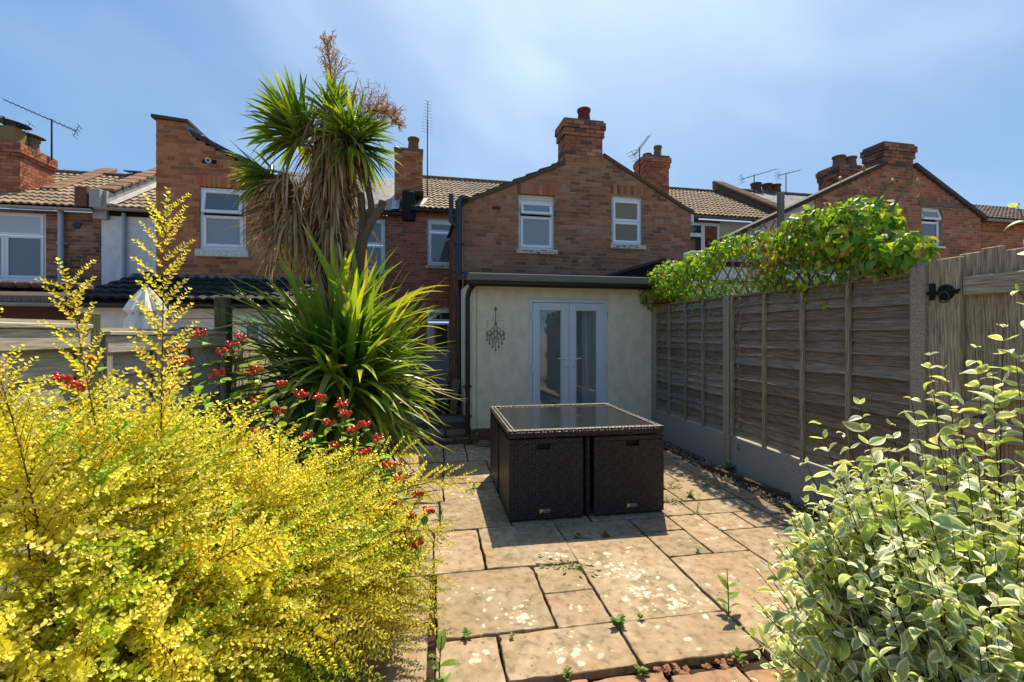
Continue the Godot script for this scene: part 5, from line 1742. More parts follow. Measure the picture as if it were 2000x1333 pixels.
# outer faces: front (towards +-z) with a hand hole, flank (towards +-x); seat between
func cube_chair(o: Node3D, sx: float, sz: float, rat: Material, col: Color, badge: bool) -> void:
	var hx := 0.334
	var hz := 0.313
	var y0 := 0.018
	var y1 := 0.715
	var fz0 := sz * (hz - 0.03)
	var fz1 := sz * hz
	var g := Geo.new()
	var lo := minf(fz0, fz1)
	var hi := maxf(fz0, fz1)
	var h0 := -0.062 + sx * 0.03
	var h1 := 0.062 + sx * 0.03
	g.box(Vector3(-hx, y0, lo), Vector3(hx, y1 - 0.095, hi), col)
	g.box(Vector3(-hx, y1 - 0.095, lo), Vector3(h0, y1 - 0.043, hi), col)
	g.box(Vector3(h1, y1 - 0.095, lo), Vector3(hx, y1 - 0.043, hi), col)
	g.cbox(Vector3(-hx, y1 - 0.043, lo - 0.0), Vector3(hx, y1, hi), 0.006, col)
	part(o, "back_panel", g, rat)
	var il := Geo.new()
	il.box(Vector3(-hx + 0.01, y0 + 0.3, sz * (hz - 0.05) - 0.004), Vector3(hx - 0.01, y1 - 0.01, sz * (hz - 0.05) + 0.004), Color(0.01, 0.01, 0.01))  # near-black sheet added to paint the shade seen through the hand hole
	part(o, "hole_shade_backing", il, M.plain)
	var f := Geo.new()
	f.cbox(Vector3(sx * hx - 0.03 if sx > 0 else -hx, y0, -hz + (0.031 if sz < 0 else 0.0)), Vector3(hx if sx > 0 else -hx + 0.03, y1 - 0.012, hz - (0.031 if sz > 0 else 0.0)), 0.006, col)
	part(o, "arm_panel", f, rat)
	var s := Geo.new()
	s.cbox(Vector3(-hx + 0.04, 0.26, -hz + 0.04), Vector3(hx - 0.04, 0.36, hz - 0.04), 0.01, col)
	part(o, "seat", s, rat)
	for c in [[-1, -1], [1, -1], [-1, 1], [1, 1]]:
		var lg := Geo.new()
		lg.cbox(Vector3(c[0] * (hx - 0.03) - 0.018, 0.0, c[1] * (hz - 0.032) - 0.018), Vector3(c[0] * (hx - 0.03) + 0.018, 0.3, c[1] * (hz - 0.032) + 0.018), 0.004, Color(0.012, 0.012, 0.012))
		part(o, "foot", lg, M.plain)
	if badge:
		var b := sub(o, "badge")
		var bx := sx * 0.02 - 0.0
		var by := 0.085
		var z := sz * hz + 0.002
		var pl := Geo.new()
		pl.box(Vector3(bx - 0.045, by - 0.016, z - 0.002), Vector3(bx + 0.05, by + 0.016, z + 0.002), Color(0.02, 0.02, 0.02))
		part(b, "plate", pl, M.black)
		var ye := Geo.new()
		ye.prism(PackedVector2Array([Vector2(bx - 0.044, by - 0.018), Vector2(bx - 0.030, by - 0.018), Vector2(bx - 0.016, by + 0.016), Vector2(bx - 0.044, by + 0.016)]), z + 0.0025, z + 0.0035, Color(0.72, 0.47, 0.03))
		part(b, "yellow_mark", ye, M.plain)
		var wl := Geo.new()
		wl.box(Vector3(bx - 0.014, by + 0.0125, z + 0.0022), Vector3(bx + 0.05, by + 0.015, z + 0.003), Color(0.4, 0.4, 0.38))
		wl.box(Vector3(bx + 0.0475, by - 0.015, z + 0.0022), Vector3(bx + 0.05, by + 0.0125, z + 0.003), Color(0.4, 0.4, 0.38))
		wl.box(Vector3(bx - 0.014, by - 0.0165, z + 0.0022), Vector3(bx + 0.0475, by - 0.014, z + 0.003), Color(0.35, 0.35, 0.33))
		# small pale script, too small to read in the photograph
		var last := Vector3(bx - 0.022, by - 0.012, z + 0.0035)
		for k in 22:
			var p := Vector3(bx - 0.022 + k * 0.003, by + 0.0045 * sin(k * 1.9) + (0.006 if k in [0, 1, 2] else 0.0) + k * 0.0001, z + 0.0035)
			wl.tube([last, p], 0.0014, 0.0014, 4, Color(0.75, 0.73, 0.7))
			last = p
		part(b, "script_and_border", wl, M.plain)

# ---------------------------------------------------------------- leaves
# a strap leaf along +y that bends towards +z; its upper face looks to -z
func blade(g: Geo, length: float, width: float, bend: float, segs: int, c0: Color, c1: Color, fold := 0.18, xf := Transform3D(), twist := 0.0) -> void:
	var pos := Vector3.ZERO
	var prev := []
	for k in segs + 1:
		var t := float(k) / segs
		var ang := bend * pow(t, 1.4)
		var dir := Vector3(0, cos(ang), sin(ang))
		if k: pos += dir * length / segs
		var nn := Vector3(0, sin(ang), -cos(ang))
		var w := width * (0.55 + 0.45 * minf(1.0, t / 0.25)) * (1.0 if t < 0.35 else 1.0 - pow((t - 0.35) / 0.65, 1.8)) * 0.5
		var side := Vector3(cos(twist * t), 0, 0) + nn * sin(twist * t)
		var row := [xf * (pos - side * w + nn * w * fold * 2.0), xf * pos, xf * (pos + side * w + nn * w * fold * 2.0)]
		if k:
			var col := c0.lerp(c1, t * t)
			g.quad(prev[0], row[0], row[1], prev[1], col)
			g.quad(prev[1], row[1], row[2], prev[2], col * Color(1.08, 1.06, 1.0))
		prev = row

# an oval leaf along +y, with an optional margin of another colour
func oval(g: Geo, length: float, width: float, bend: float, col: Color, edge: Color, margin: float, segs := 5, xf := Transform3D(), heart := false, fold := 0.12) -> void:
	var prev := []
	var pos := Vector3.ZERO
	for k in segs + 1:
		var t := float(k) / segs
		var ang := bend * t
		if k: pos += Vector3(0, cos(ang), sin(ang)) * length / segs
		var nn := Vector3(0, sin(ang), -cos(ang))
		var w: float
		if heart:
			w = width * 0.5 * [0.62, 1.0, 0.92, 0.66, 0.34, 0.0][mini(5, int(round(t * 5.0)))]
		else:
			w = width * 0.5 * sin(PI * pow(t, 0.85)) + (0.0008 if k == 0 else 0.0)
		var up := nn * (w * fold * 2.0)
		var off := Vector3(0, -length * 0.16, 0) if heart and k == 0 else Vector3.ZERO
		var wi := w * (1.0 - margin)
		var row := [xf * (pos + off + Vector3(-w, 0, 0) + up), xf * (pos + off * 0.7 + Vector3(-wi, 0, 0) + up * (1.0 - margin)), xf * pos, xf * (pos + off * 0.7 + Vector3(wi, 0, 0) + up * (1.0 - margin)), xf * (pos + off + Vector3(w, 0, 0) + up)]
		if k:
			if margin > 0.0:
				g.quad(prev[0], row[0], row[1], prev[1], edge)
				g.quad(prev[3], row[3], row[4], prev[4], edge)
				g.quad(prev[1], row[1], row[2], prev[2], col)
				g.quad(prev[2], row[2], row[3], prev[3], col * Color(1.06, 1.05, 1.0))
			else:
				g.quad(prev[0], row[0], row[2], prev[2], col)
				g.quad(prev[2], row[2], row[4], prev[4], col * Color(1.06, 1.05, 1.0))
		prev = row

# ---------------------------------------------------------------- the palm and the clump of sword leaves
func at_d(base: Vector3, x: float, y: float, d: float) -> Vector3:
	return Vector3(x, y, -d) - base

func palm() -> void:
	var o := thing("cabbage_palm", "tall cabbage palm with spiky green heads, brown dead skirt and seed plumes", "palm tree", Vector3(-2.0, -0.04, -5.35))
	var base := Vector3(-2.0, -0.04, -5.35)
	var bark := Color(0.20, 0.14, 0.09)
	var tr := Geo.new()
	tr.tube([at_d(base, -2.05, -0.04, 5.4), at_d(base, -2.07, 1.2, 5.4), at_d(base, -2.12, 2.4, 5.38), at_d(base, -2.10, 3.5, 5.34), at_d(base, -2.08, 4.2, 5.3)], 0.14, 0.07, 10, bark)
	tr.tube([at_d(base, -2.10, 2.2, 5.4), at_d(base, -2.38, 2.7, 5.3), at_d(base, -2.52, 3.1, 5.25), at_d(base, -2.62, 3.45, 5.2)], 0.10, 0.06, 8, bark)
	tr.tube([at_d(base, -2.07, 1.0, 5.4), at_d(base, -1.84, 1.5, 5.3), at_d(base, -1.76, 2.0, 5.2), at_d(base, -1.73, 2.5, 5.18), at_d(base, -1.70, 2.76, 5.18)], 0.08, 0.062, 9, Color(0.30, 0.22, 0.13))
	tr.tube([at_d(base, -1.70, 2.74, 5.18), at_d(base, -1.71, 3.0, 5.2), at_d(base, -1.74, 3.25, 5.24)], 0.048, 0.04, 8, Color(0.30, 0.22, 0.13))
	tr.tube([at_d(base, -1.69, 2.74, 5.18), at_d(base, -1.62, 3.0, 5.22), at_d(base, -1.62, 3.12, 5.24), at_d(base, -1.70, 3.5, 5.28), at_d(base, -1.82, 3.8, 5.3)], 0.04, 0.035, 8, Color(0.30, 0.22, 0.13))
	tr.tube([at_d(base, -1.69, 2.72, 5.18), at_d(base, -1.58, 2.9, 5.12), at_d(base, -1.46, 3.06, 5.08), at_d(base, -1.44, 3.12, 5.08)], 0.045, 0.042, 8, Color(0.32, 0.25, 0.16))
	part(o, "trunk", tr, M.bark)

	# leaf meshes shared by all heads
	var greens := []
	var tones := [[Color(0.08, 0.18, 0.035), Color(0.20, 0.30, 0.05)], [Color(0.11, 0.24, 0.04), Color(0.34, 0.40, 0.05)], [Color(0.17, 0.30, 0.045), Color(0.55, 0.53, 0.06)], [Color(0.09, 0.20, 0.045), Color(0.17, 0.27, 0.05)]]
	for k in 8:
		var g := Geo.new()
		var t: Array = tones[k % 4]
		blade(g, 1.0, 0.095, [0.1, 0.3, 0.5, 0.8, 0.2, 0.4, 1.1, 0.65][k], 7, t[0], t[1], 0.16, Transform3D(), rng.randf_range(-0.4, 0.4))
		greens.append(g.mesh())
	# heads: centre, leaves, length, main direction, spread
	var heads := [[at_d(base, -2.09, 4.16, 5.28), 95, 0.46, Vector3(0, 1, 0), 1.0], [at_d(base, -2.42, 3.86, 5.22), 165, 0.66, Vector3(-0.75, 0.55, 0.25), 1.15], [at_d(base, -1.84, 3.82, 5.24), 185, 0.62, Vector3(0.5, 0.2, 0.35), 1.4], [at_d(base, -2.72, 3.40, 5.15), 70, 0.5, Vector3(-0.9, -0.1, 0.25), 0.9]]
	var extra := []
	for h in heads:
		for k in h[1]:
			var d: Vector3 = (h[3] + rv(h[4])).normalized()
			if d.y < -0.75: d.y = -d.y * 0.3
			var s: float = h[2] * rng.randf_range(0.75, 1.12)
			var lx := Transform3D(aim(d).scaled(Vector3(0.8, 1.0, 1.0) * s), h[0] + d * 0.05 + rv(0.05))
			if k * 1.75 < h[1]:
				part(o, "leaf", greens[rng.randi() % 8], M.sword, lx)
			else:
				extra.append(lx)
	for v in 8:
		var xs := []
		var cs := []
		for k in range(v, extra.size(), 8):
			xs.append(extra[k]); cs.append(jit(Color.WHITE, 0.15))
		multi(o, "more_leaves", greens[v], M.sword, xs, cs)
	# dead skirt: long limp brown leaves hanging round the trunks
	var sk := Geo.new()
	for k in 1250:
		var which := rng.randf()
		var y: float
		var c: Vector3
		if which < 0.55:
			y = rng.randf_range(2.6, 4.05)
			c = at_d(base, -2.09, y, 5.32)
		elif which < 0.86:
			y = rng.randf_range(2.7, 3.5)
			c = at_d(base, -2.52 + (3.1 - y) * 0.14, y, 5.22)
		else:
			y = rng.randf_range(3.5, 4.25)
			c = at_d(base, -2.08, y, 5.26)
		var a := rng.randf() * TAU
		var out := Vector3(cos(a), 0, sin(a))
		var d := (out * rng.randf_range(0.16, 0.55) + Vector3(0, rng.randf_range(-1.0, -0.15), 0)).normalized()
		if which >= 0.55 and which < 0.86 and rng.randf() < 0.4:
			d = (Vector3(-0.9, rng.randf_range(-0.5, 0.05), 0.3) + rv(0.3)).normalized()
		var b := [Color(0.38, 0.25, 0.13), Color(0.48, 0.35, 0.21), Color(0.28, 0.175, 0.095), Color(0.56, 0.45, 0.30), Color(0.20, 0.12, 0.07)]
		var col: Color = b[rng.randi() % 5]
		blade(sk, rng.randf_range(0.4, 0.72), rng.randf_range(0.012, 0.036), rng.randf_range(0.2, 0.9), 5, col, jit(col, 0.2), 0.25, Transform3D(aim(d), c + out * rng.randf_range(0.05, 0.16)), rng.randf_range(-1.5, 1.5))
	part(o, "dead_leaf_skirt", sk, M.dead, Transform3D(), "stuff")
	# fibrous sheath under the top head
	var fb := Geo.new()
	for k in 260:
		var a := rng.randf() * TAU
		var out := Vector3(cos(a), 0, sin(a))
		var p: Vector3 = at_d(base, -2.09, rng.randf_range(3.7, 4.28), 5.28) + out * rng.randf_range(0.06, 0.12)
		fb.tube([p, p + out * 0.03 + Vector3(0, -0.12, 0), p + out * rng.randf_range(0.02, 0.1) + Vector3(rng.randf_range(-0.04, 0.04), -0.27, 0)], 0.004, 0.002, 3, jit(Color(0.26, 0.16, 0.09), 0.3), null, false)
	part(o, "fibre", fb, M.dead, Transform3D(), "stuff")
	plume(o, [at_d(base, -2.09, 4.38, 5.28), at_d(base, -2.10, 4.65, 5.27), at_d(base, -2.13, 5.02, 5.25)], 46, 0.34)
	plume(o, [at_d(base, -1.86, 4.02, 5.2), at_d(base, -1.62, 4.16, 5.14), at_d(base, -1.42, 4.12, 5.08), at_d(base, -1.26, 3.96, 5.05)], 80, 0.32)
	plume(o, [at_d(base, -1.95, 4.0, 5.2), at_d(base, -1.85, 4.25, 5.2), at_d(base, -1.80, 4.36, 5.2)], 10, 0.14)

# a branched seed plume
func plume(o: Node3D, axis: Array, n: int, reach: float) -> void:
	var g := Geo.new()
	var col := Color(0.42, 0.25, 0.10)
	g.tube(axis, 0.012, 0.004, 5, Color(0.14, 0.08, 0.045))
	var c := Curve3D.new()
	for p in axis: c.add_point(p)
	var l := c.get_baked_length()
	for k in n:
		var t := (k + 0.5) / n
		var p := c.sample_baked(l * (0.12 + 0.88 * t))
		var tan := (c.sample_baked(minf(l, l * (0.14 + 0.88 * t) + 0.02)) - p).normalized()
		var d := (rv(1.0).normalized() + tan * 0.9 + Vector3(0, 0.35, 0)).normalized()
		var r := reach * (1.15 - 0.8 * t) * rng.randf_range(0.7, 1.15)
		var e := p + d * r + Vector3(0, 0.03, 0)
		var m := p + d * r * 0.5
		g.tube([p, m, e], 0.003, 0.0015, 3, col, null, false)
		for j in 5:
			var q := p.lerp(e, (j + 1.5) / 6.5)
			var f := q + (rv(1.0).normalized() + d * 0.8).normalized() * r * 0.3
			g.tube([q, f], 0.0022, 0.0012, 3, col, null, false)
			for i in 4:
				var s := q.lerp(f, i / 3.0) + rv(0.006)
				var z := 0.0052
				g.tri(s + Vector3(-z, -z, 0), s + Vector3(z, -z * 0.3, z), s + Vector3(0, z, -z), jit(Color(0.60, 0.38, 0.15), 0.3))
				g.tri(s + Vector3(z, z, 0), s + Vector3(-z, z * 0.3, z), s + Vector3(0, -z, -z), jit(Color(0.50, 0.29, 0.11), 0.3))
	part(o, "seed_plume", g, M.dead, Transform3D(), "stuff")

func sword_clump() -> void:
	var at := Vector3(-1.90, -0.04, -5.0)
	var o := thing("sword_leaf_clump", "large rounded clump of green sword-shaped leaves below the palm", "plant", at)
	var st := Geo.new()
	for p in [Vector3(-0.1, 0, -0.1), Vector3(0.18, 0, 0.05), Vector3(-0.2, 0, 0.15)]:
		st.tube([p, p * 0.8 + Vector3(0, 0.6, 0), p * 1.2 + Vector3(0, 1.15, 0)], 0.09, 0.07, 8, Color(0.14, 0.10, 0.07))
	part(o, "stem", st, M.bark)
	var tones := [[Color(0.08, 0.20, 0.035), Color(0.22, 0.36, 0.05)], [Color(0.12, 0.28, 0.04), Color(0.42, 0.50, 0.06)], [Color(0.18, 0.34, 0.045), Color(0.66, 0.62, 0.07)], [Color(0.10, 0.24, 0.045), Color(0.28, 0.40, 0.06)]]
	var ms := []
	for k in 12:
		var g := Geo.new()
		var t: Array = tones[k % 4]
		if k % 5 == 1: t = [t[0], Color(0.50, 0.36, 0.14)]
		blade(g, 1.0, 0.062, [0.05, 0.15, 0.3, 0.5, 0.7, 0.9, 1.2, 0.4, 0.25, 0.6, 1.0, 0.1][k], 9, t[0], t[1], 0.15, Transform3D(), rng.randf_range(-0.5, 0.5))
		ms.append(g.mesh())
	var rest := {}
	var total := 950
	for k in total:
		var t := (k + 0.5) / total
		# from straight up to drooping all round
		var el := lerpf(1.5, -1.0, pow(t, 0.85)) + rng.randf_range(-0.12, 0.12)
		var a := rng.randf() * TAU
		var d := Vector3(cos(a) * cos(el), sin(el), sin(a) * cos(el))
		var c := Vector3(rng.randf_range(-0.28, 0.28), rng.randf_range(1.0, 1.5) - 0.3 * t, rng.randf_range(-0.25, 0.25)) + Vector3(d.x, 0, d.z) * 0.05
		var len := rng.randf_range(0.85, 1.15) * (1.25 if el > 0.7 else 1.08)
		var n := rng.randi() % 12
		var xf := Transform3D(aim(d).scaled(Vector3(1.0, 1.0, 1.0) * len), c)
		if k % 3 == 0 and d.z > -0.6:
			part(o, "leaf", ms[n], M.sword, xf)
		else:
			if not rest.has(n): rest[n] = []
			rest[n].append(xf)
	for n in rest:
		var cols := []
		for x in rest[n]: cols.append(jit(Color(1, 1, 1), 0.15))
		multi(o, "more_leaves", ms[n], M.sword, rest[n], cols)
	# withered leaves low down on the sunny side
	var de := Geo.new()
	for k in 90:
		var a := rng.randf_range(-1.2, 2.6)
		var d := Vector3(cos(a), rng.randf_range(-1.3, -0.3), sin(a)).normalized()
		var col: Color = [Color(0.36, 0.29, 0.18), Color(0.30, 0.23, 0.13), Color(0.40, 0.34, 0.24)][k % 3]
		blade(de, rng.randf_range(0.6, 0.95), rng.randf_range(0.02, 0.045), rng.randf_range(0.1, 0.5), 6, col, col, 0.2, Transform3D(aim(d), Vector3(rng.randf_range(-0.1, 0.3), rng.randf_range(0.6, 1.0), rng.randf_range(-0.1, 0.3))), rng.randf_range(-1, 1))
	part(o, "withered_leaves", de, M.dead, Transform3D(), "stuff")

# ---------------------------------------------------------------- golden shrub
func sprig_mesh(sd: int, length: float, n: int, col: Color, tip: Color, size := 0.025) -> ArrayMesh:
	var r := RandomNumberGenerator.new()
	r.seed = sd
	var g := Geo.new()
	var pts := []
	var bend := r.randf_range(-0.2, 0.35)
	for k in 6:
		var t := k / 5.0
		pts.append(Vector3(sin(t * 2.0 + sd) * 0.008, length * t, bend * length * t * t))
	g.tube(pts, 0.0022, 0.0009, 3, Color(0.24, 0.13, 0.06), null, false)
	for k in n:
		var t := (k + 0.6) / n
		var p: Vector3 = pts[int(t * 4.999)].lerp(pts[int(t * 4.999) + 1], t * 4.999 - int(t * 4.999))
		var s := size * (1.0 - 0.4 * t) * r.randf_range(0.75, 1.2)
		for e in 2:
			var a := (k % 2) * PI / 2 + e * PI + r.randf_range(-0.5, 0.5)
			var out := Vector3(cos(a), 0, sin(a))
			var d := (out + Vector3(0, r.randf_range(0.45, 0.95), 0)).normalized()
			var b := aim(d, Vector3(r.randf_range(-0.4, 0.4), -1, r.randf_range(-0.4, 0.4)))
			var c := col.lerp(tip, clampf(t * 0.9 + r.randf_range(-0.25, 0.25), 0, 1))
			var xf := Transform3D(b, p)
			var w := s * 0.31
			var q := [xf * Vector3(0, 0, 0), xf * Vector3(-w, s * 0.38, -s * 0.08), xf * Vector3(-w * 0.75, s * 0.78, -s * 0.06), xf * Vector3(0, s * 1.02, 0.0), xf * Vector3(w * 0.75, s * 0.78, -s * 0.06), xf * Vector3(w, s * 0.38, -s * 0.08)]
			g.quad(q[0], q[1], q[2], q[3], c)
			g.quad(q[0], q[3], q[4], q[5], c * Color(1.07, 1.06, 1.0))
	return g.mesh()

func golden_shrub() -> void:
	var at := Vector3(-1.45, -0.04, -2.05)
	var o := thing("golden_shrub", "big sprawling golden-leaved shrub filling the left foreground", "shrub", at)
	var golds := []
	for k in 7:
		var base: Color = [Color(0.84, 0.75, 0.05), Color(0.88, 0.79, 0.06), Color(0.78, 0.73, 0.05), Color(0.86, 0.74, 0.05), Color(0.62, 0.67, 0.05), Color(0.28, 0.48, 0.04), Color(0.44, 0.58, 0.05)][k]
		var tip: Color = [Color(0.94, 0.88, 0.16), Color(0.95, 0.90, 0.24), Color(0.91, 0.86, 0.12), Color(0.95, 0.85, 0.14), Color(0.84, 0.83, 0.10), Color(0.50, 0.64, 0.05), Color(0.72, 0.75, 0.06)][k]
		golds.append(sprig_mesh(k + 3, 0.34, 17, base, tip, 0.031))
	for k in 3:      # stouter shoots for the leaders
		golds.append(sprig_mesh(k + 30, 0.21, 13, [Color(0.80, 0.70, 0.06), Color(0.86, 0.76, 0.07), Color(0.74, 0.68, 0.06)][k], [Color(0.95, 0.85, 0.12), Color(0.96, 0.88, 0.18), Color(0.90, 0.82, 0.10)][k], 0.032))
	var wood := Geo.new()
	var spots := []         # [transform, variant]
	# leaders: root, tip (from the plant's base), how many side sprigs
	var leaders := [
		[at_d(at, -1.52, 0.5, 1.95), at_d(at, -1.36, 2.12, 1.78), 26], [at_d(at, -1.60, 0.6, 1.9), at_d(at, -1.80, 1.86, 1.85), 18], [at_d(at, -1.7, 0.7, 1.7), at_d(at, -2.12, 1.74, 1.75), 16], [at_d(at, -1.5, 0.6, 1.5), at_d(at, -1.62, 1.50, 1.44), 22],
		[at_d(at, -1.2, 0.5, 2.2), at_d(at, -0.80, 1.0, 2.35), 16], [at_d(at, -1.2, 0.5, 2.1), at_d(at, -1.02, 1.18, 2.0), 14], [at_d(at, -1.1, 0.4, 2.3), at_d(at, -0.42, 0.82, 2.55), 16], [at_d(at, -1.2, 0.4, 2.1), at_d(at, -0.55, 0.85, 2.05), 14],
		[at_d(at, -1.2, 0.35, 2.2), at_d(at, -0.38, 0.62, 2.35), 16], [at_d(at, -1.2, 0.3, 2.0), at_d(at, -0.36, 0.45, 2.25), 14], [at_d(at, -1.2, 0.3, 2.1), at_d(at, -0.42, 0.32, 2.2), 12], [at_d(at, -1.3, 0.6, 1.8), at_d(at, -0.75, 1.0, 1.45), 14],
		[at_d(at, -1.4, 0.6, 1.6), at_d(at, -0.85, 0.72, 1.2), 14], [at_d(at, -1.3, 0.4, 1.7), at_d(at, -0.62, 0.55, 1.6), 12], [at_d(at, -1.3, 0.5, 2.5), at_d(at, -0.62, 0.92, 2.75), 12], [at_d(at, -1.5, 0.5, 1.5), at_d(at, -1.25, 1.05, 1.05), 14],
		[at_d(at, -1.8, 0.8, 1.5), at_d(at, -1.98, 1.5, 1.45), 12], [at_d(at, -1.4, 0.6, 2.1), at_d(at, -1.30, 1.22, 2.2), 12], [at_d(at, -1.3, 0.4, 2.6), at_d(at, -0.30, 0.72, 2.9), 14]]
	for l in leaders:
		var a: Vector3 = l[0]
		var b: Vector3 = l[1]
		var m := (a + b) * 0.5 + Vector3((a.x - b.x) * 0.15, absf(b.x - a.x) * 0.25, 0) + rv(0.09)
		var c := Curve3D.new()
		c.add_point(a, Vector3.ZERO, (m - a) * 0.6)
		c.add_point(b, (m - b) * 0.6, Vector3.ZERO)
		var len := c.get_baked_length()
		var pts := []
		for k in 9: pts.append(c.sample_baked(len * k / 8.0))
		wood.tube(pts, 0.0045, 0.0014, 5, Color(0.46, 0.28, 0.13))
		for k in l[2] * 2:
			var t: float = 0.08 + 0.92 * (k + 0.5) / (l[2] * 2)
			var p := c.sample_baked(len * t)
			var tan := (c.sample_baked(minf(len, len * t + 0.03)) - c.sample_baked(len * t - 0.01)).normalized()
			var side := tan.cross(Vector3(0, 0.2, 1)).normalized() * (1.0 if k % 2 else -1.0)
			var d := (tan * 0.9 + side * 0.75 + rv(0.25) + Vector3(0, 0.12, 0)).normalized()
			spots.append([Transform3D(aim(d).scaled(Vector3.ONE * lerpf(1.15, 0.6, t)), p), 7 + rng.randi() % 3])
		spots.append([Transform3D(aim((b - m).normalized()).scaled(Vector3.ONE * 0.9), b - (b - m).normalized() * 0.1), 7 + rng.randi() % 3])
	# the mass: overlapping mounds of shoots, some patches gone green
	var patch := FastNoiseLite.new()
	patch.seed = 12
	patch.frequency = 2.2
	var mounds := [[at_d(at, -1.72, 0.45, 1.85), Vector3(0.78, 0.95, 0.85), 1450], [at_d(at, -1.12, 0.38, 2.15), Vector3(0.60, 0.66, 0.75), 1050], [at_d(at, -1.35, 0.30, 1.55), Vector3(0.55, 0.62, 0.55), 560], [at_d(at, -0.92, 0.25, 2.5), Vector3(0.42, 0.52, 0.5), 380]]
	for m in mounds:
		for k in m[2]:
			var d := rv(1.0)
			while d.length() > 1.0 or d.length() < 0.1: d = rv(1.0)
			d = d.normalized()
			if d.y < -0.35: d.y = -d.y
			var depth := sqrt(rng.randf_range(0.45, 1.0))
			var p: Vector3 = m[0] + d * m[1] * depth
			if p.y < 0.08: p.y = rng.randf_range(0.08, 0.3)
			var n: Vector3 = (d / m[1]).normalized()
			var dir: Vector3 = (n * 0.7 + Vector3(0.6, 0.16, 0.1) + rv(0.5)).normalized()
			if n.y < 0.25: dir.y *= 0.3
			var v := rng.randi() % 5
			if patch.get_noise_3dv(p * 1.0) > 0.10 or rng.randf() < 0.1: v = 4 + rng.randi() % 3
			spots.append([Transform3D(aim(dir).scaled(Vector3.ONE * rng.randf_range(0.6, 1.05)), p - dir * 0.15), v])
	part(o, "branches", wood, M.bark)
	# twigs inside
	var tw := Geo.new()
	for k in 240:
		var m: Array = mounds[rng.randi() % 4]
		var p: Vector3 = m[0] + rv(0.6) * m[1]
		if p.y < 0.03: p.y = 0.05
		var d := (rv(1.0) + Vector3(0.3, 0.5, 0)).normalized() * rng.randf_range(0.15, 0.4)
		tw.tube([p, p + d * 0.5 + rv(0.02), p + d], 0.003, 0.001, 3, jit(Color(0.30, 0.19, 0.10), 0.25), null, false)
	for k in 26:
		var p := Vector3(rng.randf_range(-0.25, 0.25), 0.0, rng.randf_range(-0.25, 0.25))
		tw.tube([p, p * 1.5 + Vector3(0, 0.3, 0), p * 2.4 + Vector3(0, 0.7, 0) + rv(0.1)], 0.012, 0.005, 5, Color(0.16, 0.10, 0.06))
	part(o, "twigs", tw, M.bark, Transform3D(), "stuff")
	var eye := Vector3(0, EYE, 0) - at
	spots.sort_custom(func(a, b): return a[0].origin.distance_squared_to(eye) < b[0].origin.distance_squared_to(eye))
	var rest := {}
	for k in spots.size():
		var s: Array = spots[k]
		if k < 300:
			part(o, "spray", golds[s[1]], M.gold, s[0])
		else:
			if not rest.has(s[1]): rest[s[1]] = []
			rest[s[1]].append(s[0])
	for v in rest:
		var cols := []
		for x in rest[v]: cols.append(jit(Color.WHITE, 0.14))
		multi(o, "more_sprays", golds[v], M.gold, rest[v], cols)

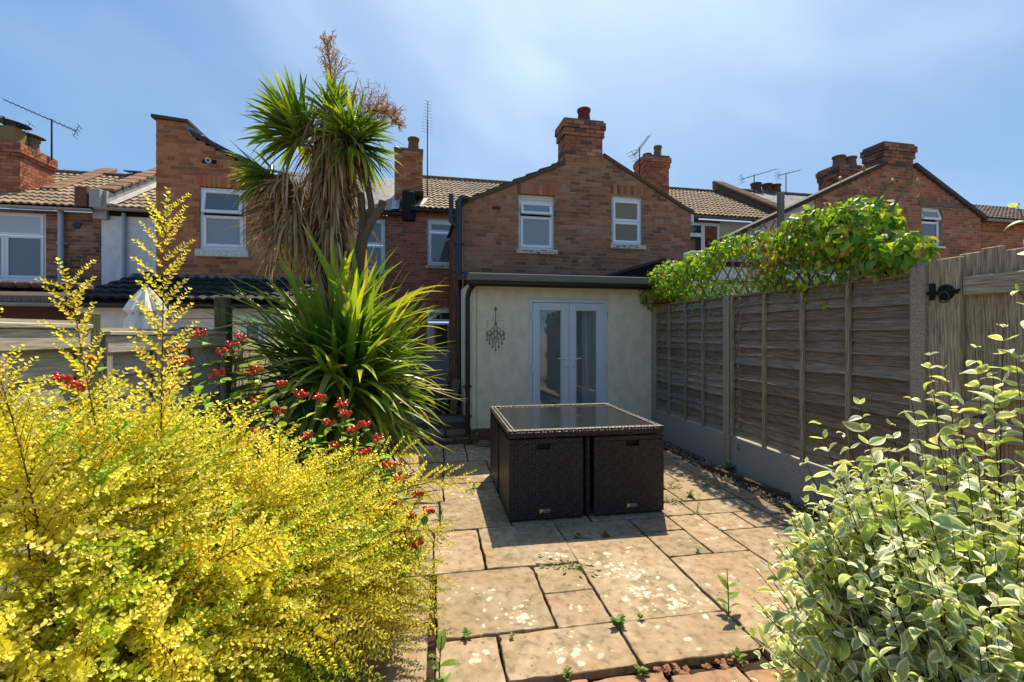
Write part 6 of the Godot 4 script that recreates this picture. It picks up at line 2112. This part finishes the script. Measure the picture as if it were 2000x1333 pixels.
# ---------------------------------------------------------------- red-berried shrub
func berry_shrub() -> void:
	var at := Vector3(-0.95, -0.04, -2.75)
	var o := thing("berry_shrub", "green shrub with clusters of red berries behind the golden shrub", "shrub", at)
	var ms := []
	for k in 6:
		var g := Geo.new()
		var c: Color = [Color(0.180, 0.360, 0.054), Color(0.288, 0.468, 0.063), Color(0.126, 0.270, 0.054), Color(0.486, 0.576, 0.072), Color(0.684, 0.648, 0.090), Color(0.216, 0.396, 0.072)][k]
		oval(g, 0.062, 0.034, rng.randf_range(0.2, 0.8), c, c, 0.0, 5)
		ms.append(g.mesh())
	var bm := []
	for v in 3:
		var g := Geo.new()
		for k in 9:
			var p := Vector3(rng.randf_range(-0.024, 0.024), rng.randf_range(0.0, 0.026), rng.randf_range(-0.024, 0.024))
			var red := jit([Color(0.68, 0.03, 0.02), Color(0.80, 0.05, 0.03), Color(0.52, 0.02, 0.018)][k % 3], 0.15)
			g.lathe([Vector2(0, -0.0095), Vector2(0.0055, -0.0075), Vector2(0.0082, 0.0), Vector2(0.0060, 0.008), Vector2(0.002, 0.011), Vector2(0, 0.0115)], 8, red, Transform3D(Basis.from_euler(rv(0.5)), p))
			g.tube([p, Vector3(p.x * 0.3, -0.02, p.z * 0.3)], 0.0012, 0.0012, 3, Color(0.2, 0.2, 0.05), null, false)
			for e in 3:
				var a := TAU * e / 3.0 + k
				g.tri(p + Vector3(0, -0.009, 0), p + Vector3(cos(a) * 0.012, -0.004, sin(a) * 0.012), p + Vector3(cos(a + 0.8) * 0.012, -0.004, sin(a + 0.8) * 0.012), Color(0.36, 0.36, 0.06))
		bm.append(g.mesh())
	# cluster places
	var tips := [[-1.72, 1.58, 2.5], [-1.56, 1.56, 2.6], [-1.57, 1.52, 2.55], [-1.80, 1.44, 2.5], [-1.83, 1.38, 2.5], [-1.62, 1.48, 2.55], [-1.50, 1.35, 2.6], [-1.48, 1.38, 2.62], [-1.33, 1.29, 2.62], [-1.46, 1.20, 2.6], [-1.34, 1.14, 2.6], [-1.13, 1.20, 2.68], [-1.07, 1.06, 2.65], [-0.97, 1.11, 2.66], [-0.86, 1.05, 2.66], [-0.92, 1.02, 2.64], [-1.17, 0.99, 2.62], [-0.83, 0.90, 2.6], [-0.70, 0.83, 2.58], [-0.51, 0.69, 2.52], [-0.74, 0.71, 2.5], [-0.62, 0.76, 2.56], [-0.55, 0.58, 2.48], [-0.50, 0.46, 2.42], [-1.62, 1.36, 2.5], [-1.40, 1.04, 2.5], [-1.26, 1.22, 2.7], [-1.02, 1.16, 2.72], [-0.57, 0.50, 2.44], [-0.46, 0.62, 2.46], [-1.95, 1.46, 2.1], [-1.93, 1.35, 2.0], [-2.0, 1.38, 2.02], [-1.62, 1.45, 2.2], [-1.78, 1.5, 2.42], [-0.66, 0.66, 2.46], [-0.78, 0.97, 2.66], [-1.0, 0.94, 2.58]]
	var wood := Geo.new()
	var leaves := []
	for t in tips:
		var tip := Vector3(t[0], t[1] + 0.05, -t[2]) - at
		var root := Vector3(tip.x * 0.45 + rng.randf_range(-0.1, 0.1), 0.02, tip.z * 0.3 + rng.randf_range(-0.1, 0.1))
		var mid := root.lerp(tip, 0.55) + Vector3((root.x - tip.x) * 0.25, 0.12, 0)
		var c := Curve3D.new()
		c.add_point(root, Vector3.ZERO, (mid - root) * 0.6)
		c.add_point(tip, (mid - tip) * 0.6, Vector3.ZERO)
		var len := c.get_baked_length()
		var pts := []
		for k in 7: pts.append(c.sample_baked(len * k / 6.0))
		wood.tube(pts, 0.005, 0.0015, 4, Color(0.22, 0.10, 0.05))
		for k in 9:
			var f := 0.42 + 0.55 * k / 8.0
			var p := c.sample_baked(len * f)
			var tan := (c.sample_baked(minf(len, len * f + 0.03)) - c.sample_baked(len * f - 0.02)).normalized()
			var side := tan.cross(Vector3(cos(k * 1.57), 0.2, sin(k * 1.57))).normalized()
			for e in [-1.0, 1.0]:
				var d: Vector3 = (side * e + tan * 0.55 + rv(0.3)).normalized()
				leaves.append(Transform3D(aim(d, Vector3.DOWN + rv(0.4)).scaled(Vector3.ONE * rng.randf_range(0.7, 1.35)), p))
		part(o, "berry_cluster", bm[rng.randi() % 3], M.berry, Transform3D(Basis.from_euler(rv(0.4)).scaled(Vector3.ONE * rng.randf_range(1.05, 1.35)), tip))
	part(o, "stems", wood, M.bark)
	for k in leaves.size():
		if k % 2 == 0 and k < 600:
			part(o, "leaf", ms[rng.randi() % 6], M.green, leaves[k])
	var rest := []
	var cols := []
	for k in leaves.size():
		if not (k % 2 == 0 and k < 600):
			rest.append(leaves[k]); cols.append(jit(Color.WHITE, 0.3))
	multi(o, "more_leaves", ms[1], M.green, rest, cols)

# ---------------------------------------------------------------- variegated shrub on the right, and the taller one beside it
func variegated(label: String, called: String, at: Vector3, tips: Array, n_fill: int, mound: Vector3, centre: Vector3, keep: int, scale: float, pairs: int) -> void:
	var o := thing(called, label, "shrub", at)
	var ms := []
	for k in 8:
		var g := Geo.new()
		var c: Color = [Color(0.40, 0.47, 0.26), Color(0.45, 0.51, 0.30), Color(0.30, 0.40, 0.17), Color(0.50, 0.55, 0.33), Color(0.36, 0.46, 0.22), Color(0.48, 0.60, 0.17), Color(0.46, 0.51, 0.34), Color(0.56, 0.66, 0.17)][k]
		var e: Color = [Color(0.86, 0.84, 0.52), Color(0.90, 0.88, 0.60), Color(0.82, 0.82, 0.42), Color(0.92, 0.90, 0.64), Color(0.88, 0.85, 0.50), Color(0.84, 0.84, 0.32), Color(0.92, 0.88, 0.62), Color(0.85, 0.85, 0.28)][k]
		oval(g, 1.0, rng.randf_range(0.38, 0.60), rng.randf_range(-0.5, 1.3), c, e, rng.randf_range(0.2, 0.5), 6, Transform3D(), false, rng.randf_range(0.0, 0.32))
		ms.append(g.mesh())
	var wood := Geo.new()
	var leaves := []
	var all := tips.duplicate()
	for k in n_fill:
		var d := rv(1.0).normalized()
		if d.y < -0.5: d.y = -d.y
		var p := centre + d * mound * sqrt(rng.randf_range(0.25, 1.0))
		if p.y < 0.1: p.y = rng.randf_range(0.1, 0.3)
		all.append(p)
	for t in all:
		var tip: Vector3 = t - at
		var root := Vector3(tip.x * 0.25, 0.0, tip.z * 0.25) + Vector3(rng.randf_range(-0.08, 0.08), 0, rng.randf_range(-0.08, 0.08))
		var mid := root.lerp(tip, 0.5) + Vector3(0, 0.1, 0) + rv(0.04)
		var c := Curve3D.new()
		c.add_point(root, Vector3.ZERO, (mid - root) * 0.6)
		c.add_point(tip, (mid - tip) * 0.6, Vector3.ZERO)
		var len := c.get_baked_length()
		var pts := []
		for k in 8: pts.append(c.sample_baked(len * k / 7.0))
		wood.tube(pts, 0.0045, 0.0012, 4, Color(0.12, 0.06, 0.04))
		var l0 := maxf(0.15, len - pairs * 0.042 * scale / 0.055)
		for k in pairs:
			var f := lerpf(l0, len, (k + 1.0) / pairs) / len
			var p := c.sample_baked(len * f)
			var tan := (c.sample_baked(minf(len, len * f + 0.02)) - c.sample_baked(len * f - 0.03)).normalized()
			var ang := k * 1.57 + rng.randf_range(-0.4, 0.4)
			var side := tan.cross(Vector3(cos(ang), 0.3, sin(ang))).normalized()
			for e in [-1.0, 1.0]:
				var d: Vector3 = (side * e + tan * rng.randf_range(0.2, 0.9) + rv(0.5)).normalized()
				var s: float = scale * rng.randf_range(0.55, 1.35) * (0.45 if k == pairs - 1 else 0.75 if k == pairs - 2 else 1.0)
				leaves.append(Transform3D(aim(d, (Vector3.DOWN + rv(0.75)).normalized()).scaled(Vector3.ONE * s), p))
	part(o, "stems", wood, M.bark)
	var eye := Vector3(0, EYE, 0) - at
	leaves.sort_custom(func(a, b): return a.origin.distance_squared_to(eye) < b.origin.distance_squared_to(eye))
	var rest := {}
	for k in leaves.size():
		var v := rng.randi() % 8
		if k < keep:
			part(o, "leaf", ms[v], M.cream, leaves[k])
		else:
			if not rest.has(v): rest[v] = []
			rest[v].append(leaves[k])
	for v in rest:
		var cols := []
		for x in rest[v]: cols.append(jit(Color.WHITE, 0.28))
		multi(o, "more_leaves", ms[v], M.cream, rest[v], cols)

func right_shrubs() -> void:
	var tips := []
	for t in [[1575, 905, 1.55], [1600, 830, 1.65], [1510, 1060, 1.5], [1490, 1195, 1.45], [1530, 1290, 1.4], [1680, 790, 1.7], [1650, 850, 1.6], [1740, 830, 1.7], [1815, 695, 1.75], [1845, 720, 1.75], [1905, 680, 1.75], [1960, 640, 1.7], [1985, 700, 1.65], [1780, 780, 1.7], [1870, 780, 1.6], [1940, 730, 1.55], [1560, 1010, 1.5], [1590, 960, 1.6], [1640, 930, 1.5], [1700, 880, 1.5]]:
		tips.append(Vector3((t[0] - 1000.0) / 889.0 * t[2], EYE - (t[1] - 650.0) / 889.0 * t[2], -t[2]))
	variegated("cream-edged variegated shrub filling the right foreground", "variegated_shrub", Vector3(1.62, -0.04, -1.45), tips, 1050, Vector3(0.76, 0.84, 0.60), Vector3(1.52, 0.46, -1.45), 300, 0.066, 9)
	var tall := [Vector3(1.60, 2.05, -1.44), Vector3(1.56, 1.78, -1.40), Vector3(1.66, 2.2, -1.40)]
	variegated("taller variegated shrub reaching in at the right edge beside the gate", "tall_variegated_shrub", Vector3(2.45, -0.04, -1.05), tall, 300, Vector3(0.75, 1.05, 0.75), Vector3(2.55, 1.55, -0.95), 120, 0.066, 8)

# ---------------------------------------------------------------- climber on the trellis
func vine() -> void:
	var at := G(3.62, -0.04, 5.0)
	var o := thing("climbing_vine", "leafy climbing vine heaped over the trellis on the right fence", "climber", at)
	var ms := []
	for k in 8:
		var g := Geo.new()
		var c: Color = [Color(0.18, 0.36, 0.04), Color(0.26, 0.46, 0.05), Color(0.13, 0.28, 0.04), Color(0.40, 0.56, 0.06), Color(0.54, 0.64, 0.06), Color(0.16, 0.32, 0.05), Color(0.32, 0.50, 0.05), Color(0.52, 0.36, 0.10)][k]
		oval(g, 1.0, 0.86, rng.randf_range(0.0, 0.9), c, c, 0.0, 5, Transform3D(), true, rng.randf_range(0.05, 0.22))
		ms.append(g.mesh())
	# heaps: centre (garden p, y, q), radii, leaves, leaf size
	var heaps := [[Vector3(3.60, 2.45, 6.55), Vector3(0.28, 0.33, 0.45), 800, 0.058], [Vector3(3.56, 2.30, 6.95), Vector3(0.3, 0.28, 0.22), 400, 0.056], [Vector3(3.60, 2.58, 5.75), Vector3(0.2, 0.2, 0.5), 620, 0.058], [Vector3(3.62, 2.72, 5.1), Vector3(0.18, 0.14, 0.35), 260, 0.06],
		[Vector3(3.62, 2.60, 3.85), Vector3(0.26, 0.26, 0.42), 900, 0.066], [Vector3(3.62, 2.53, 3.42), Vector3(0.26, 0.30, 0.36), 800, 0.072], [Vector3(3.55, 2.28, 3.02), Vector3(0.2, 0.17, 0.26), 240, 0.08], [Vector3(3.62, 2.55, 4.45), Vector3(0.18, 0.26, 0.3), 180, 0.068], [Vector3(3.58, 2.22, 3.9), Vector3(0.14, 0.16, 0.8), 330, 0.062], [Vector3(3.58, 2.22, 5.6), Vector3(0.12, 0.13, 1.0), 330, 0.052]]
	var leaves := []
	for h in heaps:
		for k in h[2]:
			var d := rv(1.0)
			while d.length() > 1.0: d = rv(1.0)
			d = d.normalized() * sqrt(rng.randf_range(0.3, 1.0))
			var q: Vector3 = h[0] + d * h[1]
			var p := G(q.x, q.y, q.z) - at
			var out := (Basis(Vector3.UP, GARDEN) * Vector3(d.x, d.y, -d.z)).normalized()
			var dir := (Vector3(0, -0.6, 0) + out * 0.5 + rv(0.7)).normalized()
			leaves.append([Transform3D(aim(dir, (-out + rv(0.5)).normalized()).scaled(Vector3.ONE * h[3] * rng.randf_range(0.6, 1.25)), p), h[3]])
	var keep := 300
	var rest := {}
	leaves.sort_custom(func(a, b): return a[1] + a[0].origin.z * 0.02 > b[1] + b[0].origin.z * 0.02)
	for l in leaves:
		var v := rng.randi() % 7 if rng.randf() > 0.04 else 7
		if keep > 0:
			keep -= 1
			part(o, "leaf", ms[v], M.green, l[0])
		else:
			if not rest.has(v): rest[v] = []
			rest[v].append(l[0])
	for v in rest:
		var cols := []
		for x in rest[v]: cols.append(jit(Color.WHITE, 0.15))
		multi(o, "more_leaves", ms[v], M.green, rest[v], cols)
	# dry stems hanging inside
	var st := Geo.new()
	for k in 520:
		var h: Array = heaps[[0, 8, 4, 8, 5, 8, 6, 7, 7, 4][rng.randi() % 10]]
		var q: Vector3 = h[0] + rv(0.8) * h[1]
		var a := G(q.x, q.y, q.z) - at
		var b := a + Vector3(rng.randf_range(-0.2, 0.2), rng.randf_range(-0.35, 0.1), rng.randf_range(-0.2, 0.2))
		st.tube([a, (a + b) * 0.5 + rv(0.06), b], 0.003, 0.0015, 3, jit([Color(0.30, 0.19, 0.09), Color(0.22, 0.13, 0.06), Color(0.36, 0.25, 0.13)][k % 3], 0.2), null, false)
	for k in 5:
		var q := 2.95 + k * 0.9
		var a := G(3.66, -0.02, q) - at
		st.tube([a, a + Vector3(0.02, 1.0, 0.03), G(3.64, 2.3, q + 0.1) - at, G(3.62, 2.6, q + 0.3) - at], 0.012, 0.006, 5, Color(0.2, 0.13, 0.07))
	part(o, "dry_stems", st, M.dead, Transform3D(), "stuff")
	# shoots trailing over the boards
	var tg := Geo.new()
	for k in 16:
		var q := rng.randf_range(3.0, 6.6)
		var a := G(3.53, 2.16, q) - at
		var l := rng.randf_range(0.12, 0.42)
		var pts := []
		for j in 6:
			pts.append(a + Vector3(0.04 * sin(j * 1.1 + k), -l * j / 5.0, 0.03 * sin(j * 0.8 + k)) + Basis(Vector3.UP, GARDEN) * Vector3(-0.05 * j / 5.0, 0, 0))
		tg.tube(pts, 0.002, 0.001, 3, Color(0.34, 0.24, 0.12), null, false)
		for j in range(1, 6):
			if rng.randf() < 0.55:
				var d := (Vector3(0, -0.7, 0) + rv(0.8)).normalized()
				oval(tg, rng.randf_range(0.03, 0.06), rng.randf_range(0.03, 0.05), 0.5, jit(Color(0.26, 0.44, 0.05), 0.3), Color.WHITE, 0.0, 5, Transform3D(aim(d, rv(1.0).normalized()), pts[j]), true)
	part(o, "trailing_shoots", tg, M.green, Transform3D(), "stuff")
	# withered brown leaves caught in the lattice
	var xs := []
	var cs := []
	for k in 420:
		var h: Array = heaps[[7, 4, 4, 7, 0, 5][rng.randi() % 6]]
		var q: Vector3 = h[0] + rv(0.75) * h[1] + Vector3(-0.05, -0.05, 0.1)
		xs.append(Transform3D(aim((Vector3.DOWN + rv(0.8)).normalized(), rv(1.0).normalized()).scaled(Vector3(0.03, 0.045, 0.045) * rng.randf_range(0.6, 1.2)), G(q.x, q.y, q.z) - at))
		cs.append(jit([Color(1.0, 0.9, 0.9), Color(0.8, 0.6, 0.7), Color(1.3, 0.9, 0.9)][k % 3], 0.2))
	multi(o, "withered_leaves", ms[7], M.dead, xs, cs)
	# pale seed buds
	var bg := Geo.new()
	for p in [[2.86, 2.78, 3.58], [2.84, 2.66, 3.56], [3.05, 2.85, 3.58], [2.9, 2.58, 3.52], [3.3, 3.04, 3.58], [3.5, 3.02, 3.55], [3.15, 2.9, 3.5], [3.4, 2.75, 3.4], [3.7, 2.7, 3.4]]:
		var c := G(p[2], p[1], p[0]) - at
		bg.lathe([Vector2(0, -0.028), Vector2(0.012, -0.018), Vector2(0.015, 0.0), Vector2(0.008, 0.02), Vector2(0, 0.032)], 7, jit(Color(0.40, 0.30, 0.13), 0.2), Transform3D(Basis.from_euler(rv(0.5)), c))
		bg.tube([c - Vector3(0, 0.02, 0), c + Vector3(0.02, -0.16, 0.02)], 0.0025, 0.0025, 4, Color(0.2, 0.25, 0.06))
	part(o, "seed_buds", bg, M.green, Transform3D(), "stuff")

# ---------------------------------------------------------------- weeds in the joints
func weeds() -> void:
	var dark := Color(0.09, 0.19, 0.03)
	# label, p, q, kind, size
	var list := [["trailing weed spreading from the joint in front of the table", 0.93, 3.10, "trail", 0.16], ["small weed sprig at the front edge of the table's shadow, left", 1.13, 3.52, "tuft", 0.06], ["small weed sprig at the front edge of the table's shadow, right", 1.37, 3.50, "tuft", 0.07],
		["leafy seedling standing where three front flags meet", 1.01, 2.42, "tuft", 0.10], ["tiny seedling in the joint right of the three-flag corner", 1.16, 2.45, "tuft", 0.05], ["upright broad-leaved weed in the long joint by the variegated shrub", 1.70, 2.42, "dock", 0.28], ["small tuft in the joint at the front left flags", 0.17, 2.47, "tuft", 0.06], ["single clover leaf on a front flag", 0.41, 2.41, "tuft", 0.03],
		["tall weedy clump at the bottom beside the golden shrub", 0.02, 2.08, "dock", 0.30], ["grassy tuft with long stalks in the left joint", 0.05, 4.08, "grass", 0.34], ["low ferny weed left of the table shadow", 0.0, 3.72, "trail", 0.13], ["wiry weed on the sunny flag left of the table", 0.42, 4.80, "trail", 0.11],
		["bushy green weed right of the table corner", 2.52, 4.20, "tuft", 0.12], ["pale weed hugging the table's right foot", 2.24, 4.16, "trail", 0.11], ["spreading weed beyond the bushy one by the table", 2.45, 4.52, "trail", 0.13], ["dry grass wisp in the joint right of the table", 2.36, 3.82, "grass", 0.14], ["weed patch at the shadow edge by the gravel", 2.95, 4.45, "trail", 0.14], ["ivy-like weed in the gravel near the variegated shrub", 3.33, 3.75, "trail", 0.2], ["dark weed in gravel midway along the fence", 3.15, 4.6, "trail", 0.16],
		["green sprig at the foot of the middle concrete post", 3.50, 4.95, "tuft", 0.14], ["yellow-green seedling on the front edge of the patio", 0.62, 2.09, "tuft", 0.06], ["green sprig at the front edge beside broken red shards", 0.98, 2.06, "tuft", 0.06], ["yellow weed over the red pavers' joint", 1.50, 2.06, "tuft", 0.08], ["bright rosette among the red pavers", 1.60, 1.86, "tuft", 0.09], ["weed tuft at the corner of the cream wall", 0.66, 6.78, "trail", 0.18], ["weeds by the step of the passage", 0.35, 6.86, "trail", 0.2], ["seedling in joint right of the big lichen-spotted flag", 1.95, 3.13, "tuft", 0.05], ["leafy weed below the sword-leaf clump by the path", -0.42, 5.0, "trail", 0.24]]
	for w in list:
		var o := thing("weed", w[0], "weed", G(w[1], -0.02, w[2]), rng.randf() * 6.0, "weeds in the paving joints")
		var g := Geo.new()
		var s: float = w[4]
		if w[3] == "grass":
			for k in 16:
				var d := (Vector3(0, 1.2, 0) + rv(0.8)).normalized()
				blade(g, s * rng.randf_range(0.3, 0.9), 0.006, rng.randf_range(0.2, 1.0), 4, Color(0.2, 0.27, 0.05), Color(0.36, 0.32, 0.10), 0.1, Transform3D(aim(d), rv(0.012)))
			for k in 3:
				g.tube([Vector3.ZERO, Vector3(0.03 * k, s * 0.7, 0.02), Vector3(0.05 * k - 0.03, s * 1.3, 0.04)], 0.002, 0.001, 3, Color(0.3, 0.3, 0.1))
		elif w[3] == "dock":
			g.tube([Vector3.ZERO, Vector3(0.01, s * 0.5, 0), Vector3(0.0, s, 0.01)], 0.004, 0.002, 4, Color(0.22, 0.13, 0.06))
			for k in 9:
				var a := k * 2.4
				var y := s * k / 11.0
				var d := Vector3(cos(a), rng.randf_range(0.4, 1.6), sin(a)).normalized()
				oval(g, rng.randf_range(0.07, 0.12), 0.045, 0.5, jit(Color(0.17, 0.27, 0.05), 0.2), dark, 0.0, 5, Transform3D(aim(d), Vector3(0, y, 0)))
		else:
			var n := 14 if w[3] == "tuft" else 34
			for k in n:
				var a := rng.randf() * TAU
				var rad := 0.0 if w[3] == "tuft" else s * sqrt(rng.randf())
				var up := 1.0 if w[3] == "tuft" else 0.35
				var d := Vector3(cos(a), up * rng.randf_range(0.3, 1.6), sin(a)).normalized()
				var base := Vector3(cos(a) * rad * 1.4, rng.randf_range(0.0, 0.03), sin(a) * rad * 0.7)
				var ll := s * rng.randf_range(0.35, 0.8) if w[3] == "tuft" else rng.randf_range(0.022, 0.045)
				oval(g, ll, ll * 0.5, rng.randf_range(0.2, 0.9), jit([Color(0.14, 0.25, 0.04), Color(0.22, 0.30, 0.05), Color(0.10, 0.18, 0.035)][k % 3], 0.2), dark, 0.0, 4, Transform3D(aim(d), base + Vector3(0, 0.02, 0)))
				if w[3] != "tuft":
					g.tube([Vector3(0, 0.005, 0), base * 0.5 + Vector3(0, 0.012, 0), base + Vector3(0, 0.02, 0)], 0.0018, 0.0012, 3, Color(0.2, 0.2, 0.07), null, false)
		part(o, "foliage", g, M.green)

# ---------------------------------------------------------------- closed parasol in the next garden
func parasol() -> void:
	var o := thing("closed_parasol", "closed cream parasol tied up beyond the left fence", "parasol", Vector3(-4.83, -0.04, -6.0))
	var g := Geo.new()
	g.tube([Vector3(0, 0, 0), Vector3(0, 2.32, 0)], 0.02, 0.02, 8, Color(0.3, 0.3, 0.3))
	part(o, "pole", g, M.metal)
	var fin := Geo.new()
	fin.lathe([Vector2(0, 2.37), Vector2(0.014, 2.35), Vector2(0.018, 2.33), Vector2(0.03, 2.31), Vector2(0.03, 2.29), Vector2(0, 2.285)], 10, Color(0.08, 0.08, 0.08))
	part(o, "finial", fin, M.black)
	var c := Geo.new()
	var prof := [Vector2(0.03, 2.28), Vector2(0.08, 2.22), Vector2(0.15, 2.10), Vector2(0.21, 1.98), Vector2(0.17, 1.955), Vector2(0.145, 1.93), Vector2(0.19, 1.86), Vector2(0.215, 1.70), Vector2(0.20, 1.5), Vector2(0.19, 1.2)]
	var n := 40
	for i in prof.size() - 1:
		for k in n:
			var q := []
			for e in [[prof[i], k, i], [prof[i + 1], k, i + 1], [prof[i + 1], k + 1, i + 1], [prof[i], k + 1, i]]:
				var a: float = TAU * e[1] / n
				var f: float = 1.0 + 0.16 * sin(a * 8.0 + e[2] * 0.35) * (0.3 if e[2] < 2 else 1.0)
				q.append(Vector3(cos(a) * e[0].x * f, e[0].y + 0.012 * sin(a * 8.0), sin(a) * e[0].x * f))
			c.quad(q[0], q[1], q[2], q[3], Color(0.86, 0.82, 0.73))
	part(o, "canopy", c, M.canvas)
	var tie := Geo.new()
	tie.lathe([Vector2(0.155, 1.95), Vector2(0.16, 1.94), Vector2(0.155, 1.92)], 20, Color(0.62, 0.58, 0.5))
	part(o, "tie", tie, M.cloth)

# ---------------------------------------------------------------- the end of the garden behind the camera, mirrored in the door and window panes
func far_garden() -> void:
	var g := Geo.new()
	oval(g, 1.0, 0.6, 0.4, Color(0.30, 0.42, 0.08), Color.WHITE, 0.0, 4)
	var leaf := g.mesh()
	for t in [["round-headed tree at the garden end behind the camera, middle", Vector3(0.3, -0.04, 5.5), Vector3(1.9, 1.9, 1.5), 2.2], ["round-headed tree at the garden end behind the camera, to the west", Vector3(-3.6, -0.04, 6.2), Vector3(2.1, 2.2, 1.6), 2.4], ["round-headed tree in the next garden, beyond the gate", Vector3(5.6, -0.04, -1.0), Vector3(1.9, 2.4, 1.5), 2.6]]:
		var o := thing("garden_tree", t[0], "tree", t[1], 0.0, "trees at the garden end")
		var tr := Geo.new()
		tr.tube([Vector3.ZERO, Vector3(0.05, 1.0, 0), Vector3(-0.03, t[3], 0.05)], 0.12, 0.07, 8, Color(0.15, 0.11, 0.08))
		for k in 14:
			var d := (rv(1.0) + Vector3(0, 0.6, 0)).normalized()
			tr.tube([Vector3(0, t[3] * rng.randf_range(0.5, 1.0), 0), Vector3(0, t[3], 0) + d * t[2] * 0.45, Vector3(0, t[3], 0) + d * t[2] * 0.85], 0.04, 0.01, 5, Color(0.15, 0.11, 0.08))
		part(o, "trunk", tr, M.bark)
		var xs := []
		var cs := []
		for c in 90:
			var d := rv(1.0)
			while d.length() > 1.0 or d.length() < 0.3: d = rv(1.0)
			var at: Vector3 = Vector3(0, t[3], 0) + d * t[2]
			if at.y < 0.3: at.y = rng.randf_range(0.3, 0.9)
			for k in 60:
				xs.append(Transform3D(aim((rv(1.0) + Vector3(0, -0.2, 0)).normalized(), (Vector3.DOWN + rv(0.8)).normalized()).scaled(Vector3.ONE * rng.randf_range(0.06, 0.1)), at + rv(0.3)))
				cs.append(jit(Color.WHITE, 0.25))
		multi(o, "crown", leaf, M.green, xs, cs)

func _ready() -> void:
	rng.seed = 20240611
	camera_and_light()
	materials()
	M.canvas = leaf_mat(0.9, Color(0.5, 0.47, 0.4), 0.2)
	ground()
	terrace()
	extension()
	patio()
	fences()
	table_set()
	palm()
	sword_clump()
	berry_shrub()
	golden_shrub()
	vine()
	right_shrubs()
	parasol()
	weeds()
	far_garden()
